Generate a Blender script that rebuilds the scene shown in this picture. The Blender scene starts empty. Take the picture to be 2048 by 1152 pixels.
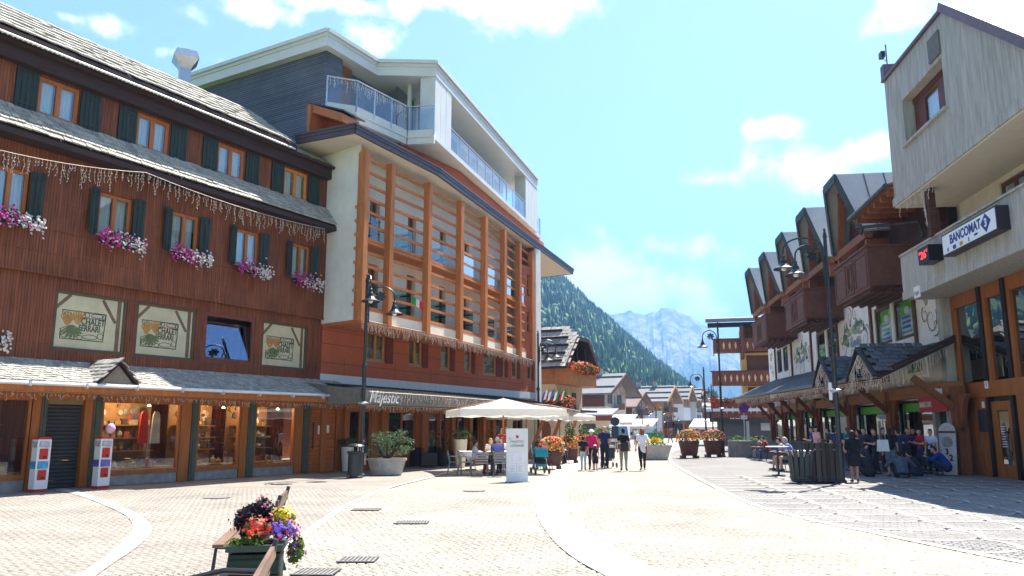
import bpy, bmesh, math, random
import numpy as np
from mathutils import Matrix, Vector, Euler
rnd = random.Random(7)
R = math.radians
scene = bpy.context.scene
COL = scene.collection
# ------------------------------------------------------------------ camera
FPX, CXP, CYP, CAMH = 1593.0, 1024.0, 576.0, 1.65
PITCH = math.atan((858 - 576) / FPX)
cd = bpy.data.cameras.new('camera'); cam = bpy.data.objects.new('camera', cd); COL.objects.link(cam)
cam.location = (0, 0, CAMH); cam.rotation_euler = (math.pi / 2 + PITCH, 0, 0)
cd.sensor_fit = 'HORIZONTAL'; cd.sensor_width = 36; cd.lens = 36 * FPX / 2048; cd.clip_start = .1; cd.clip_end = 20000
scene.camera = cam
# ------------------------------------------------------------------ sky, sun, exposure
SUN_EL, SUN_AZ = 60.0, 35.0            # azimuth measured from +Y towards +X
W = bpy.data.worlds.new('World'); scene.world = W; W.use_nodes = True
nt = W.node_tree; nt.nodes.clear()
def N(t, typ, **kw):
    n = t.nodes.new(typ)
    for k, v in kw.items():
        if k.startswith('i_'): n.inputs[k[2:].replace('_', ' ')].default_value = v
        else: setattr(n, k, v)
    return n
sky = N(nt, 'ShaderNodeTexSky', sky_type='NISHITA', sun_disc=False, sun_elevation=R(SUN_EL), sun_rotation=R(SUN_AZ), altitude=1500, air_density=1.0, dust_density=1.5, ozone_density=1.0)
def clouds(t):
    """broken cumulus: soft puffs by direction, ragged by noise; a looser noise deck elsewhere over the whole sky"""
    tc = N(t, 'ShaderNodeTexCoord'); dirn = tc.outputs['Generated']
    n1 = N(t, 'ShaderNodeTexNoise'); t.links.new(dirn, n1.inputs['Vector']); n1.inputs['Scale'].default_value = 12; n1.inputs['Detail'].default_value = 9; n1.inputs['Roughness'].default_value = .6; n1.inputs['Distortion'].default_value = .3
    acc = None
    for (px, py, rx, rz, k) in PUFFS:
        d = ray(px, py).normalized(); r = rx / FPX; q = rz / FPX
        sb = N(t, 'ShaderNodeVectorMath', operation='SUBTRACT'); t.links.new(dirn, sb.inputs[0]); sb.inputs[1].default_value = d
        ml = N(t, 'ShaderNodeVectorMath', operation='MULTIPLY'); t.links.new(sb.outputs[0], ml.inputs[0]); ml.inputs[1].default_value = (1 / r, 1 / r, 1 / q)
        ln = N(t, 'ShaderNodeVectorMath', operation='LENGTH'); t.links.new(ml.outputs[0], ln.inputs[0])
        s1 = N(t, 'ShaderNodeMath', operation='SUBTRACT'); s1.inputs[0].default_value = k; t.links.new(ln.outputs['Value'], s1.inputs[1])
        if acc is None: acc = s1.outputs[0]
        else: m_ = N(t, 'ShaderNodeMath', operation='MAXIMUM'); t.links.new(acc, m_.inputs[0]); t.links.new(s1.outputs[0], m_.inputs[1]); acc = m_.outputs[0]
    cl = N(t, 'ShaderNodeMath', operation='MAXIMUM'); t.links.new(acc, cl.inputs[0]); cl.inputs[1].default_value = -1.15
    ma = N(t, 'ShaderNodeMath', operation='MULTIPLY_ADD'); t.links.new(n1.outputs['Fac'], ma.inputs[0]); ma.inputs[1].default_value = 5.2; t.links.new(cl.outputs[0], ma.inputs[2])
    r = N(t, 'ShaderNodeMapRange'); r.interpolation_type = 'SMOOTHSTEP'; t.links.new(ma.outputs[0], r.inputs['Value']); r.inputs['From Min'].default_value = 2.35; r.inputs['From Max'].default_value = 3.75
    return r.outputs['Result']
_c, _sn = math.cos(PITCH), math.sin(PITCH)
def ray(px, py):
    x = (px - CXP) / FPX; v = (CYP - py) / FPX
    return Vector((x, _c - v * _sn, _sn + v * _c))
# (pixel x, y of the photograph as a direction, half width, half height, strength)
PUFFS = [(150, 38, 45, 14, .6), (215, 52, 55, 26, .95), (310, 12, 70, 18, .5), (350, 108, 90, 28, .55), (420, 115, 45, 20, .4), (510, 18, 70, 18, .6), (700, 8, 150, 18, .8), (735, 70, 50, 30, .8), (900, 5, 170, 22, .95), (1060, 22, 80, 32, 1.1), (1560, 262, 40, 18, .8), (1510, 258, 25, 12, .5), (1630, 345, 105, 48, 1.05), (1735, 305, 90, 34, .85), (1415, 360, 50, 26, 1.0), (1335, 495, 60, 32, 1.0), (1180, 560, 130, 55, 1.3), (1260, 600, 170, 50, 1.3), (1380, 620, 140, 40, 1.0), (-400, 120, 300, 90, 1.0), (-900, 300, 300, 80, 1.0), (2500, 250, 260, 90, 1.0), (3000, 500, 300, 70, 1.1), (2250, -200, 260, 90, 1.0), (500, -500, 300, 120, 1.0), (1500, -700, 360, 120, 1.0)]
CLOUD_SEED = 3.7
SKY_STR = .072
bg = N(nt, 'ShaderNodeBackground'); bg.inputs['Strength'].default_value = SKY_STR
wo = N(nt, 'ShaderNodeOutputWorld')
mx = N(nt, 'ShaderNodeMix', data_type='RGBA')
nt.links.new(clouds(nt), mx.inputs['Factor']); nt.links.new(sky.outputs[0], mx.inputs['A']); mx.inputs['B'].default_value = (9, 9, 9, 1)
nt.links.new(mx.outputs['Result'], bg.inputs['Color']); nt.links.new(bg.outputs[0], wo.inputs['Surface'])
sd = bpy.data.lights.new('sun', 'SUN'); sd.energy = 4.8; sd.angle = R(.5); sd.color = (1, .95, .87)
sun = bpy.data.objects.new('sun', sd); COL.objects.link(sun)
_s = Vector((math.sin(R(SUN_AZ)) * math.cos(R(SUN_EL)), math.cos(R(SUN_AZ)) * math.cos(R(SUN_EL)), math.sin(R(SUN_EL))))
sun.rotation_euler = _s.to_track_quat('Z', 'Y').to_euler(); sun.location = _s * 100
vs = scene.view_settings; vs.view_transform = 'Standard'; vs.look = 'None'; vs.gamma = 1; vs.use_curve_mapping = False
vs.exposure = 2.08
scene.cycles.max_bounces = 6; scene.cycles.transparent_max_bounces = 12; scene.cycles.volume_bounces = 0
# ------------------------------------------------------------------ pixel -> place
_c, _sn = math.cos(PITCH), math.sin(PITCH)
def ray(px, py):
    x = (px - CXP) / FPX; v = (CYP - py) / FPX
    return Vector((x, _c - v * _sn, _sn + v * _c))
def G(px, py, z=0.0):
    r = ray(px, py); return Vector((0, 0, CAMH)) + r * ((z - CAMH) / r.z)
def A(px, py, Y):
    r = ray(px, py); return Vector((0, 0, CAMH)) + r * (Y / r.y)
class Frame:
    """a facade: x to the right as one faces it, y into the building, z up"""
    def __init__(self, ox, oy, deg, side):
        a = R(deg); self.o = Vector((ox, oy, 0))
        if side == 'L': self.x = Vector((math.sin(a), math.cos(a), 0)); self.y = Vector((-math.cos(a), math.sin(a), 0)); self.rz = math.pi / 2 - a
        else: self.x = Vector((-math.sin(a), -math.cos(a), 0)); self.y = Vector((math.cos(a), -math.sin(a), 0)); self.rz = -math.pi / 2 - a
    def uz(self, px, py, w=0):
        r = ray(px, py); o = self.o + self.y * w; t = o.dot(self.y) / r.dot(self.y)
        p = r * t - o; return p.dot(self.x), CAMH + r.z * t
    def loc(self, p): d = Vector(p) - self.o; return Vector((d.dot(self.x), d.dot(self.y), p[2]))
# ------------------------------------------------------------------ objects
def tag(o, label=None, cat=None, group=None, kind=None):
    if label: o['label'] = label
    if cat: o['category'] = cat
    if group: o['group'] = group
    if kind: o['kind'] = kind
    return o
def empty(name, loc=(0, 0, 0), rz=0, label=None, cat=None, group=None):
    o = bpy.data.objects.new(name, None); o.empty_display_size = .3; COL.objects.link(o)
    o.location = loc; o.rotation_euler = (0, 0, rz); return tag(o, label, cat, group)
def femp(name, F, *a): return empty(name, F.o, F.rz, *a)
def copy_tree(o, parent=None):
    c = o.copy(); COL.objects.link(c)
    if parent is not None: c.parent = parent
    for ch in o.children: copy_tree(ch, c)
    return c
class MB:
    def __init__(s): s.v = []; s.f = []; s.m = []
    def add(s, vs_, fs, mi=0):
        b = len(s.v); s.v += [tuple(p) for p in vs_]
        for f in fs: s.f.append(tuple(b + i for i in f)); s.m.append(mi)
        return s
    def box(s, x0, x1, y0, y1, z0, z1, mi=0, M=None):
        p = [(x, y, z) for z in (z0, z1) for y in (y0, y1) for x in (x0, x1)]
        if M is not None: p = [M @ Vector(q) for q in p]
        return s.add(p, [(0, 2, 3, 1), (4, 5, 7, 6), (0, 1, 5, 4), (2, 6, 7, 3), (0, 4, 6, 2), (1, 3, 7, 5)], mi)
    def bar(s, p, q, w, h, mi=0, up=(0, 0, 1)):
        p, q = Vector(p), Vector(q); d = q - p; L = d.length; d.normalize(); u = Vector(up)
        if abs(d.dot(u)) > .98: u = Vector((0, 1, 0))
        a = d.cross(u).normalized(); b = a.cross(d)
        M = Matrix((( a.x, d.x, b.x, p.x), (a.y, d.y, b.y, p.y), (a.z, d.z, b.z, p.z), (0, 0, 0, 1)))
        return s.box(-w / 2, w / 2, 0, L, -h / 2, h / 2, mi, M)
    def prism(s, poly, n, mi=0):
        """poly: 3D points in one plane, swept by vector n"""
        k = len(poly); a = [Vector(p) for p in poly]; b = [p + Vector(n) for p in a]
        fs = [tuple(range(k))[::-1], tuple(range(k, 2 * k))] + [(i, (i + 1) % k, k + (i + 1) % k, k + i) for i in range(k)]
        return s.add(a + b, fs, mi)
    def quad(s, a, b, c, d, mi=0): return s.add([a, b, c, d], [(0, 1, 2, 3)], mi)
    def tube(s, pts, r, n=8, mi=0, cap=True):
        pts = [Vector(p) for p in pts]; rs = r if isinstance(r, (list, tuple)) else [r] * len(pts)
        V = []; fs = []; prev = None
        for i, p in enumerate(pts):
            d = (pts[min(i + 1, len(pts) - 1)] - pts[max(i - 1, 0)]).normalized()
            if prev is None: u = Vector((0, 0, 1)) if abs(d.z) < .9 else Vector((1, 0, 0)); a = d.cross(u).normalized()
            else: a = (prev - d * prev.dot(d)).normalized()
            prev = a; b = d.cross(a)
            for k in range(n):
                t = 2 * math.pi * k / n; V.append(p + (a * math.cos(t) + b * math.sin(t)) * rs[i])
        for i in range(len(pts) - 1):
            for k in range(n): fs.append((i * n + k, i * n + (k + 1) % n, (i + 1) * n + (k + 1) % n, (i + 1) * n + k))
        if cap: fs.append(tuple(range(n))[::-1]); fs.append(tuple((len(pts) - 1) * n + k for k in range(n)))
        return s.add(V, fs, mi)
    def lathe(s, prof, n=16, c=(0, 0, 0), mi=0, sx=1, sy=1):
        V = []; fs = []
        for r, z in prof:
            for k in range(n):
                t = 2 * math.pi * k / n; V.append((c[0] + r * sx * math.cos(t), c[1] + r * sy * math.sin(t), c[2] + z))
        for i in range(len(prof) - 1):
            for k in range(n): fs.append((i * n + k, i * n + (k + 1) % n, (i + 1) * n + (k + 1) % n, (i + 1) * n + k))
        if prof[0][0] > 1e-4: fs.append(tuple(range(n))[::-1])
        if prof[-1][0] > 1e-4: fs.append(tuple((len(prof) - 1) * n + k for k in range(n)))
        return s.add(V, fs, mi)
    def ball(s, c, r, n=8, mi=0, sz=1): return s.lathe([(max(1e-5, r * math.sin(math.pi * i / 6)), -r * sz * math.cos(math.pi * i / 6)) for i in range(7)], n, c, mi)
    def caps(s, p, q, r0, r1, n=8):
        p, q = Vector(p), Vector(q); d = q - p; L = max(d.length, 1e-4); d = d / L
        pts = []; rs = []
        for a in (-90, -45, 0): pts.append(p + d * (r0 * math.sin(R(a)))); rs.append(max(r0 * math.cos(R(a)), .002))
        for a in (0, 45, 90): pts.append(q + d * (r1 * math.sin(R(a)))); rs.append(max(r1 * math.cos(R(a)), .002))
        return s.tube(pts, rs, n)
    def cloudlet(s, c, rad, n, size, mats=(0,), flat=.6, rg=None):
        """n leaf-sized quads through an ellipsoid"""
        g = rg or rnd
        for _ in range(n):
            while True:
                d = Vector((g.uniform(-1, 1), g.uniform(-1, 1), g.uniform(-1, 1)))
                if .35 < d.length < 1: break
            p = Vector(c) + Vector((d.x * rad[0], d.y * rad[1], d.z * rad[2])); sz = size * g.uniform(.6, 1.3)
            u = Vector((g.gauss(0, 1), g.gauss(0, 1), g.gauss(0, 1))).normalized(); w_ = u.cross(Vector((g.gauss(0, 1), g.gauss(0, 1), g.gauss(0, 1)))).normalized()
            s.quad(p - u * sz / 2, p + w_ * sz * flat / 2, p + u * sz / 2, p - w_ * sz * flat / 2, g.choice(mats))
        return s
    def mesh(s, name, mats):
        me = bpy.data.meshes.new(name); me.from_pydata(s.v, [], s.f)
        for m in (mats if isinstance(mats, (list, tuple)) else [mats]): me.materials.append(m)
        if any(s.m): me.polygons.foreach_set('material_index', s.m)
        me.update(); return me
    def build(s, name, mats, parent=None, label=None, cat=None, group=None, kind=None, smooth=False):
        o = bpy.data.objects.new(name, s.mesh(name, mats)); COL.objects.link(o)
        if smooth: o.data.polygons.foreach_set('use_smooth', [True] * len(o.data.polygons))
        if parent is not None: o.parent = parent
        return tag(o, label, cat, group, kind)
def put(name, mesh, parent, M=None):
    o = bpy.data.objects.new(name, mesh); COL.objects.link(o); o.parent = parent
    if M is not None: o.matrix_basis = M
    return o
def pieces(parent, name, plural, mesh, mats4, world=None, limit=300):
    """alike pieces: the nearest ones singly (shared mesh), what is over the limit joined into one part"""
    Mw = world or Matrix.Identity(4)
    key = lambda m: (Mw @ m.translation - Vector((0, 0, CAMH))).length
    mats4 = sorted(mats4, key=key)
    for m in mats4[:limit]: put(name, mesh, parent, m)
    rest = mats4[limit:]
    if rest:
        k = len(mesh.vertices); v = np.empty(k * 3); mesh.vertices.foreach_get('co', v); v = np.c_[v.reshape(-1, 3), np.ones(k)]
        T = np.array([[list(r) for r in m] for m in rest]); V = np.einsum('nij,kj->nki', T, v)[:, :, :3].reshape(-1, 3)
        F_ = [tuple(p.vertices) for p in mesh.polygons]; fs = [tuple(i + b * k for i in f) for b in range(len(rest)) for f in F_]
        me = bpy.data.meshes.new(plural); me.from_pydata(V.tolist(), [], fs); me.materials.append(mesh.materials[0]); me.update()
        o = put(plural, me, parent); o['kind'] = 'stuff'
# ------------------------------------------------------------------ materials
_mats = {}
def M(name, col, rough=.75, var=.18, scale=3.0, metal=0.0, bump=0.0, bscale=40.0, spec=.35, stretch=(1, 1, 1), rand=0.0, island=0.0, emit=0, detail=5, col2=None, thr=None):
    if name in _mats: return _mats[name]
    m = bpy.data.materials.new(name); m.use_nodes = True; t = m.node_tree; b = t.nodes['Principled BSDF']
    b.inputs['Roughness'].default_value = rough; b.inputs['Metallic'].default_value = metal; b.inputs['Specular IOR Level'].default_value = spec
    tc = N(t, 'ShaderNodeTexCoord'); mp = N(t, 'ShaderNodeMapping'); mp.inputs['Scale'].default_value = stretch
    t.links.new(tc.outputs['Object'], mp.inputs[0])
    n = N(t, 'ShaderNodeTexNoise'); n.inputs['Scale'].default_value = scale; n.inputs['Detail'].default_value = detail; n.inputs['Roughness'].default_value = .65
    t.links.new(mp.outputs[0], n.inputs['Vector'])
    mr = N(t, 'ShaderNodeMapRange'); t.links.new(n.outputs['Fac'], mr.inputs['Value'])
    lo, hi = thr or (.3, .7); mr.inputs['From Min'].default_value = lo; mr.inputs['From Max'].default_value = hi
    mix = N(t, 'ShaderNodeMix', data_type='RGBA'); t.links.new(mr.outputs[0], mix.inputs['Factor'])
    c2 = col2 or tuple(min(1, c * (1 + var)) for c in col); c1 = col if col2 else tuple(c * (1 - var) for c in col)
    mix.inputs['A'].default_value = (*c1, 1); mix.inputs['B'].default_value = (*c2, 1)
    out = mix.outputs['Result']
    if rand or island:
        hs = N(t, 'ShaderNodeHueSaturation'); mr2 = N(t, 'ShaderNodeMapRange')
        if island: src = N(t, 'ShaderNodeNewGeometry').outputs['Random Per Island']
        if rand: s1 = N(t, 'ShaderNodeObjectInfo').outputs['Random']
        if island and rand:
            ad = N(t, 'ShaderNodeMath', operation='ADD'); t.links.new(src, ad.inputs[0]); t.links.new(s1, ad.inputs[1])
            fr = N(t, 'ShaderNodeMath', operation='FRACT'); t.links.new(ad.outputs[0], fr.inputs[0]); src = fr.outputs[0]
        elif rand: src = s1
        k = rand or island; t.links.new(src, mr2.inputs['Value']); mr2.inputs['To Min'].default_value = 1 - k; mr2.inputs['To Max'].default_value = 1 + k
        t.links.new(mr2.outputs[0], hs.inputs['Value']); t.links.new(out, hs.inputs['Color']); out = hs.outputs['Color']
    t.links.new(out, b.inputs['Base Color'])
    if emit: t.links.new(out, b.inputs['Emission Color']); b.inputs['Emission Strength'].default_value = emit
    if bump:
        n2 = N(t, 'ShaderNodeTexNoise'); n2.inputs['Scale'].default_value = bscale; n2.inputs['Detail'].default_value = 4; t.links.new(mp.outputs[0], n2.inputs['Vector'])
        bp = N(t, 'ShaderNodeBump'); bp.inputs['Strength'].default_value = bump; bp.inputs['Distance'].default_value = .02
        t.links.new(n2.outputs['Fac'], bp.inputs['Height']); t.links.new(bp.outputs[0], b.inputs['Normal'])
    _mats[name] = m; return m
def planks(name, c1, c2, width=.1, axis='x', rough=.7, gap=.006, length=4.0, gapcol=None, streak=.35):
    """boards as fine relief: rows of 'width' across axis, grain along the other direction"""
    if name in _mats: return _mats[name]
    m = bpy.data.materials.new(name); m.use_nodes = True; t = m.node_tree; b = t.nodes['Principled BSDF']
    b.inputs['Roughness'].default_value = rough; b.inputs['Specular IOR Level'].default_value = .3
    tc = N(t, 'ShaderNodeTexCoord'); sp = N(t, 'ShaderNodeSeparateXYZ'); t.links.new(tc.outputs['Object'], sp.inputs[0])
    cb = N(t, 'ShaderNodeCombineXYZ')
    t.links.new(sp.outputs['Z' if axis in 'xy' else 'X'], cb.inputs[0]); t.links.new(sp.outputs[axis.upper()], cb.inputs[1])
    br = N(t, 'ShaderNodeTexBrick'); t.links.new(cb.outputs[0], br.inputs['Vector']); br.offset = .37
    br.inputs['Scale'].default_value = 1; br.inputs['Mortar Size'].default_value = gap; br.inputs['Brick Width'].default_value = length; br.inputs['Row Height'].default_value = width
    br.inputs['Color1'].default_value = (*c1, 1); br.inputs['Color2'].default_value = (*c2, 1); br.inputs['Mortar'].default_value = (*(gapcol or tuple(c * .35 for c in c1)), 1)
    mp = N(t, 'ShaderNodeMapping'); mp.inputs['Scale'].default_value = (.5, 9, 1); t.links.new(cb.outputs[0], mp.inputs[0])
    n = N(t, 'ShaderNodeTexNoise'); n.inputs['Scale'].default_value = 2.2; n.inputs['Detail'].default_value = 6; t.links.new(mp.outputs[0], n.inputs['Vector'])
    mr = N(t, 'ShaderNodeMapRange'); t.links.new(n.outputs['Fac'], mr.inputs['Value']); mr.inputs['From Min'].default_value = .3; mr.inputs['From Max'].default_value = .7
    mr.inputs['To Min'].default_value = 1 - streak; mr.inputs['To Max'].default_value = 1 + streak
    n3 = N(t, 'ShaderNodeTexNoise'); n3.inputs['Scale'].default_value = .55; n3.inputs['Detail'].default_value = 7; n3.inputs['Roughness'].default_value = .65; t.links.new(tc.outputs['Object'], n3.inputs['Vector'])
    m3 = N(t, 'ShaderNodeMapRange'); t.links.new(n3.outputs['Fac'], m3.inputs['Value']); m3.inputs['From Min'].default_value = .3; m3.inputs['From Max'].default_value = .7; m3.inputs['To Min'].default_value = .70; m3.inputs['To Max'].default_value = 1.22
    mm = N(t, 'ShaderNodeMath', operation='MULTIPLY'); t.links.new(mr.outputs[0], mm.inputs[0]); t.links.new(m3.outputs[0], mm.inputs[1]); mr = mm
    hs = N(t, 'ShaderNodeHueSaturation'); t.links.new(br.outputs['Color'], hs.inputs['Color']); t.links.new(mr.outputs[0], hs.inputs['Value'])
    t.links.new(hs.outputs[0], b.inputs['Base Color'])
    bp = N(t, 'ShaderNodeBump'); bp.inputs['Strength'].default_value = .5; bp.inputs['Distance'].default_value = .01; bp.invert = True
    t.links.new(br.outputs['Fac'], bp.inputs['Height']); t.links.new(bp.outputs[0], b.inputs['Normal'])
    _mats[name] = m; return m
def glass(name, tint=(.8, .85, .85), refl=.12, rough=.01):
    if name in _mats: return _mats[name]
    m = bpy.data.materials.new(name); m.use_nodes = True; t = m.node_tree; t.nodes.clear()
    o = N(t, 'ShaderNodeOutputMaterial'); tr = N(t, 'ShaderNodeBsdfTransparent'); gl = N(t, 'ShaderNodeBsdfGlossy'); mxs = N(t, 'ShaderNodeMixShader')
    tr.inputs[0].default_value = (*tint, 1); gl.inputs['Roughness'].default_value = rough; gl.inputs['Color'].default_value = (.95, .97, 1, 1)
    lw = N(t, 'ShaderNodeFresnel'); lw.inputs['IOR'].default_value = 1.5; ad = N(t, 'ShaderNodeMath', operation='ADD', use_clamp=True); t.links.new(lw.outputs[0], ad.inputs[0]); ad.inputs[1].default_value = refl
    bf = N(t, 'ShaderNodeNewGeometry'); ml = N(t, 'ShaderNodeMath', operation='MULTIPLY_ADD'); t.links.new(bf.outputs['Backfacing'], ml.inputs[0]); t.links.new(ad.outputs[0], ml.inputs[2]); ml.inputs[1].default_value = -2; ml.use_clamp = True
    t.links.new(ml.outputs[0], mxs.inputs[0]); t.links.new(tr.outputs[0], mxs.inputs[1]); t.links.new(gl.outputs[0], mxs.inputs[2]); t.links.new(mxs.outputs[0], o.inputs[0])
    _mats[name] = m; return m
def fabric(name, col, trans=.35):
    if name in _mats: return _mats[name]
    m = M(name, col, .9, .08, 6); t = m.node_tree; b = t.nodes['Principled BSDF']; o = t.nodes['Material Output']
    tl = N(t, 'ShaderNodeBsdfTranslucent'); tl.inputs[0].default_value = (*col, 1); ms = N(t, 'ShaderNodeMixShader'); ms.inputs[0].default_value = trans
    t.links.new(b.outputs[0], ms.inputs[1]); t.links.new(tl.outputs[0], ms.inputs[2]); t.links.new(ms.outputs[0], o.inputs[0]); return m
def leafmat(name, col, var=.3, trans=.3):
    m = M(name, col, .6, .2, 5, island=var)
    t = m.node_tree; b = t.nodes['Principled BSDF']; o = t.nodes['Material Output']
    if 'Mix Shader' not in t.nodes:
        src = b.inputs['Base Color'].links[0].from_socket
        tl = N(t, 'ShaderNodeBsdfTranslucent'); t.links.new(src, tl.inputs[0]); ms = N(t, 'ShaderNodeMixShader'); ms.inputs[0].default_value = trans
        t.links.new(b.outputs[0], ms.inputs[1]); t.links.new(tl.outputs[0], ms.inputs[2]); t.links.new(ms.outputs[0], o.inputs[0])
    return m
def RGB(r, g, b):
    f = lambda c: (c / 255 / 12.92) if c <= 10 else ((c / 255 + .055) / 1.055) ** 2.4
    return (f(r), f(g), f(b))
# shared materials
WOOD_WALL = planks('dark chalet boards', (.165, .050, .020), (.225, .068, .027), .085, 'x')
FRAME_W = M('orange window wood', (.40, .125, .03), .55, .25, 2, stretch=(6, 6, .6))
SHUT_G = planks('green shutter boards', (.028, .040, .036), (.034, .050, .044), .14, 'x', gap=.01)
SHINGLE = M('weathered larch shingle', (.37, .345, .30), .85, .4, 7, stretch=(5, .7, 1), rand=.22, island=.22, bump=.4, bscale=30)
DARKWOOD = M('dark stained eaves', (.045, .022, .018), .7, .3, 3, stretch=(.4, 5, 5))
CURTAIN = M('white net curtain', (.72, .74, .74), .9, .22, 5, stretch=(6, 1, .15))
PANE = glass('window glass'); PANE_B = glass('mirror-like glass', (.35, .4, .42), .45)
PLASTER = M('cream plaster', (.72, .64, .52), .9, .1, 1.2, bump=.2, bscale=120)
WHITE_PL = M('white plaster', (.78, .75, .68), .9, .08, 1.5, bump=.2, bscale=120)
HOTEL_RED = M('red panel cladding', (.42, .112, .050), .75, .12, .9, bump=.1)
SLATW = M('larch slat wood', (.47, .165, .050), .6, .25, 2.5, stretch=(4, 4, .5), rand=.12)
FASCIA = M('brown metal fascia', (.055, .036, .040), .45, .12, 2, spec=.5)
LIGHTMETAL = M('pale grey metal sheet', (.56, .56, .53), .45, .06, 1.5, spec=.5)
STEEL = M('brushed steel', (.45, .47, .5), .35, .1, 6, metal=.8)
IRON = M('black painted iron', (.018, .020, .022), .38, .2, 5, spec=.5)
CONCRETE = M('board-marked concrete', (.31, .295, .26), .9, .3, 1.5, bump=.45, bscale=12, stretch=(5, 5, .5), detail=10, col2=(.46, .44, .39), thr=(.36, .62))
ZINC = M('zinc gutter', (.40, .40, .41), .4, .2, 2, metal=.6)
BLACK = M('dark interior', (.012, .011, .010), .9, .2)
LAMPGLOW = M('warm shop spot', (1, .62, .25), emit=6)
WIRE = M('pale light string', (.55, .46, .38), .6, .2)
ORANGEW = M('varnished orange wood', (.33, .105, .022), .45, .25, 2, stretch=(5, 5, .5))
POSTW = M('weathered brown timber', (.20, .065, .022), .65, .35, 2, stretch=(5, 5, .5), rand=.1)
GREENPOST = M('grey green painted post', (.075, .085, .06), .7, .3, 3, stretch=(4, 4, .5))
STONE = M('grey plinth stone', (.26, .25, .235), .9, .25, 4, bump=.4)
RED = M('red paint', (.50, .03, .02), .4, .1); WHITE = M('white paint', (.75, .75, .73), .45, .06)
GRAN = M('pale granite', (.42, .40, .37), .85, .3, 14, bump=.4, bscale=60)
LEAF = leafmat('green leaves', (.055, .105, .022)); LEAF_D = leafmat('dark green leaves', (.022, .05, .018)); LEAF_L = leafmat('light green leaves', (.14, .22, .03))
CONIF = leafmat('blue green needles', (.07, .14, .06))
PET = {k: leafmat(k + ' petals', c, .2, .35) for k, c in dict(pink=(.62, .05, .30), white=(.78, .72, .68), red=(.62, .035, .02), orange=(.72, .16, .02), yellow=(.75, .55, .02), violet=(.16, .10, .58), plum=(.16, .03, .09), salmon=(.70, .16, .10)).items()}
_texts = []
def text(body, size, mat, parent, M4, name='lettering', depth=.006, align='CENTER', sx=1.0, bold=0, shear=0, space=1):
    _texts.append((body, size, mat, parent, M4, name, depth, align, sx, bold, shear, space))
def flush_texts():
    tmp = []
    for (body, size, mat, parent, M4, name, depth, align, sx, bold, shear, space) in _texts:
        c = bpy.data.curves.new('tmp_text', 'FONT'); c.body = body; c.size = size; c.extrude = depth / 2; c.align_x = align; c.align_y = 'CENTER'; c.resolution_u = 3; c.offset = bold; c.shear = shear; c.space_character = space
        o = bpy.data.objects.new('tmp_text', c); COL.objects.link(o); tmp.append(o)
    dg = bpy.context.evaluated_depsgraph_get()
    for o, (body, size, mat, parent, M4, name, depth, align, sx, *_r) in zip(tmp, _texts):
        me = bpy.data.meshes.new_from_object(o.evaluated_get(dg)); me.name = name; me.materials.clear(); me.materials.append(mat)
        put(name, me, parent, M4 @ Matrix.Diagonal((sx, 1, 1, 1)))
    for o in tmp:
        c = o.data; bpy.data.objects.remove(o); bpy.data.curves.remove(c)
# letters stand on a facade: text x -> frame x, text y -> z, facing -y
def onwall(x, y, z): return Matrix(((1, 0, 0, x), (0, 0, -1, y), (0, 1, 0, z), (0, 0, 0, 1)))
def holed_wall(mb, x0, x1, z0, z1, holes, y=0, th=.25, mi=0, rmi=None):
    """wall face at y with rectangular openings and reveals of depth th"""
    rmi = mi if rmi is None else rmi
    xs = sorted({x0, x1, *[h[i] for h in holes for i in (0, 1)]}); zs = sorted({z0, z1, *[h[i] for h in holes for i in (2, 3)]})
    xs = [v for v in xs if x0 <= v <= x1]; zs = [v for v in zs if z0 <= v <= z1]
    for i in range(len(xs) - 1):
        for j in range(len(zs) - 1):
            cx, cz = (xs[i] + xs[i + 1]) / 2, (zs[j] + zs[j + 1]) / 2
            if any(h[0] < cx < h[1] and h[2] < cz < h[3] for h in holes): continue
            mb.quad((xs[i], y, zs[j]), (xs[i + 1], y, zs[j]), (xs[i + 1], y, zs[j + 1]), (xs[i], y, zs[j + 1]), mi)
    for a, b, c, d in [h[:4] for h in holes]:
        mb.quad((a, y, c), (a, y, d), (a, y + th, d), (a, y + th, c), rmi); mb.quad((b, y, c), (b, y + th, c), (b, y + th, d), (b, y, d), rmi)
        mb.quad((a, y, d), (b, y, d), (b, y + th, d), (a, y + th, d), rmi); mb.quad((a, y, c), (a, y + th, c), (b, y + th, c), (b, y, c), rmi)
    return mb
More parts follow.
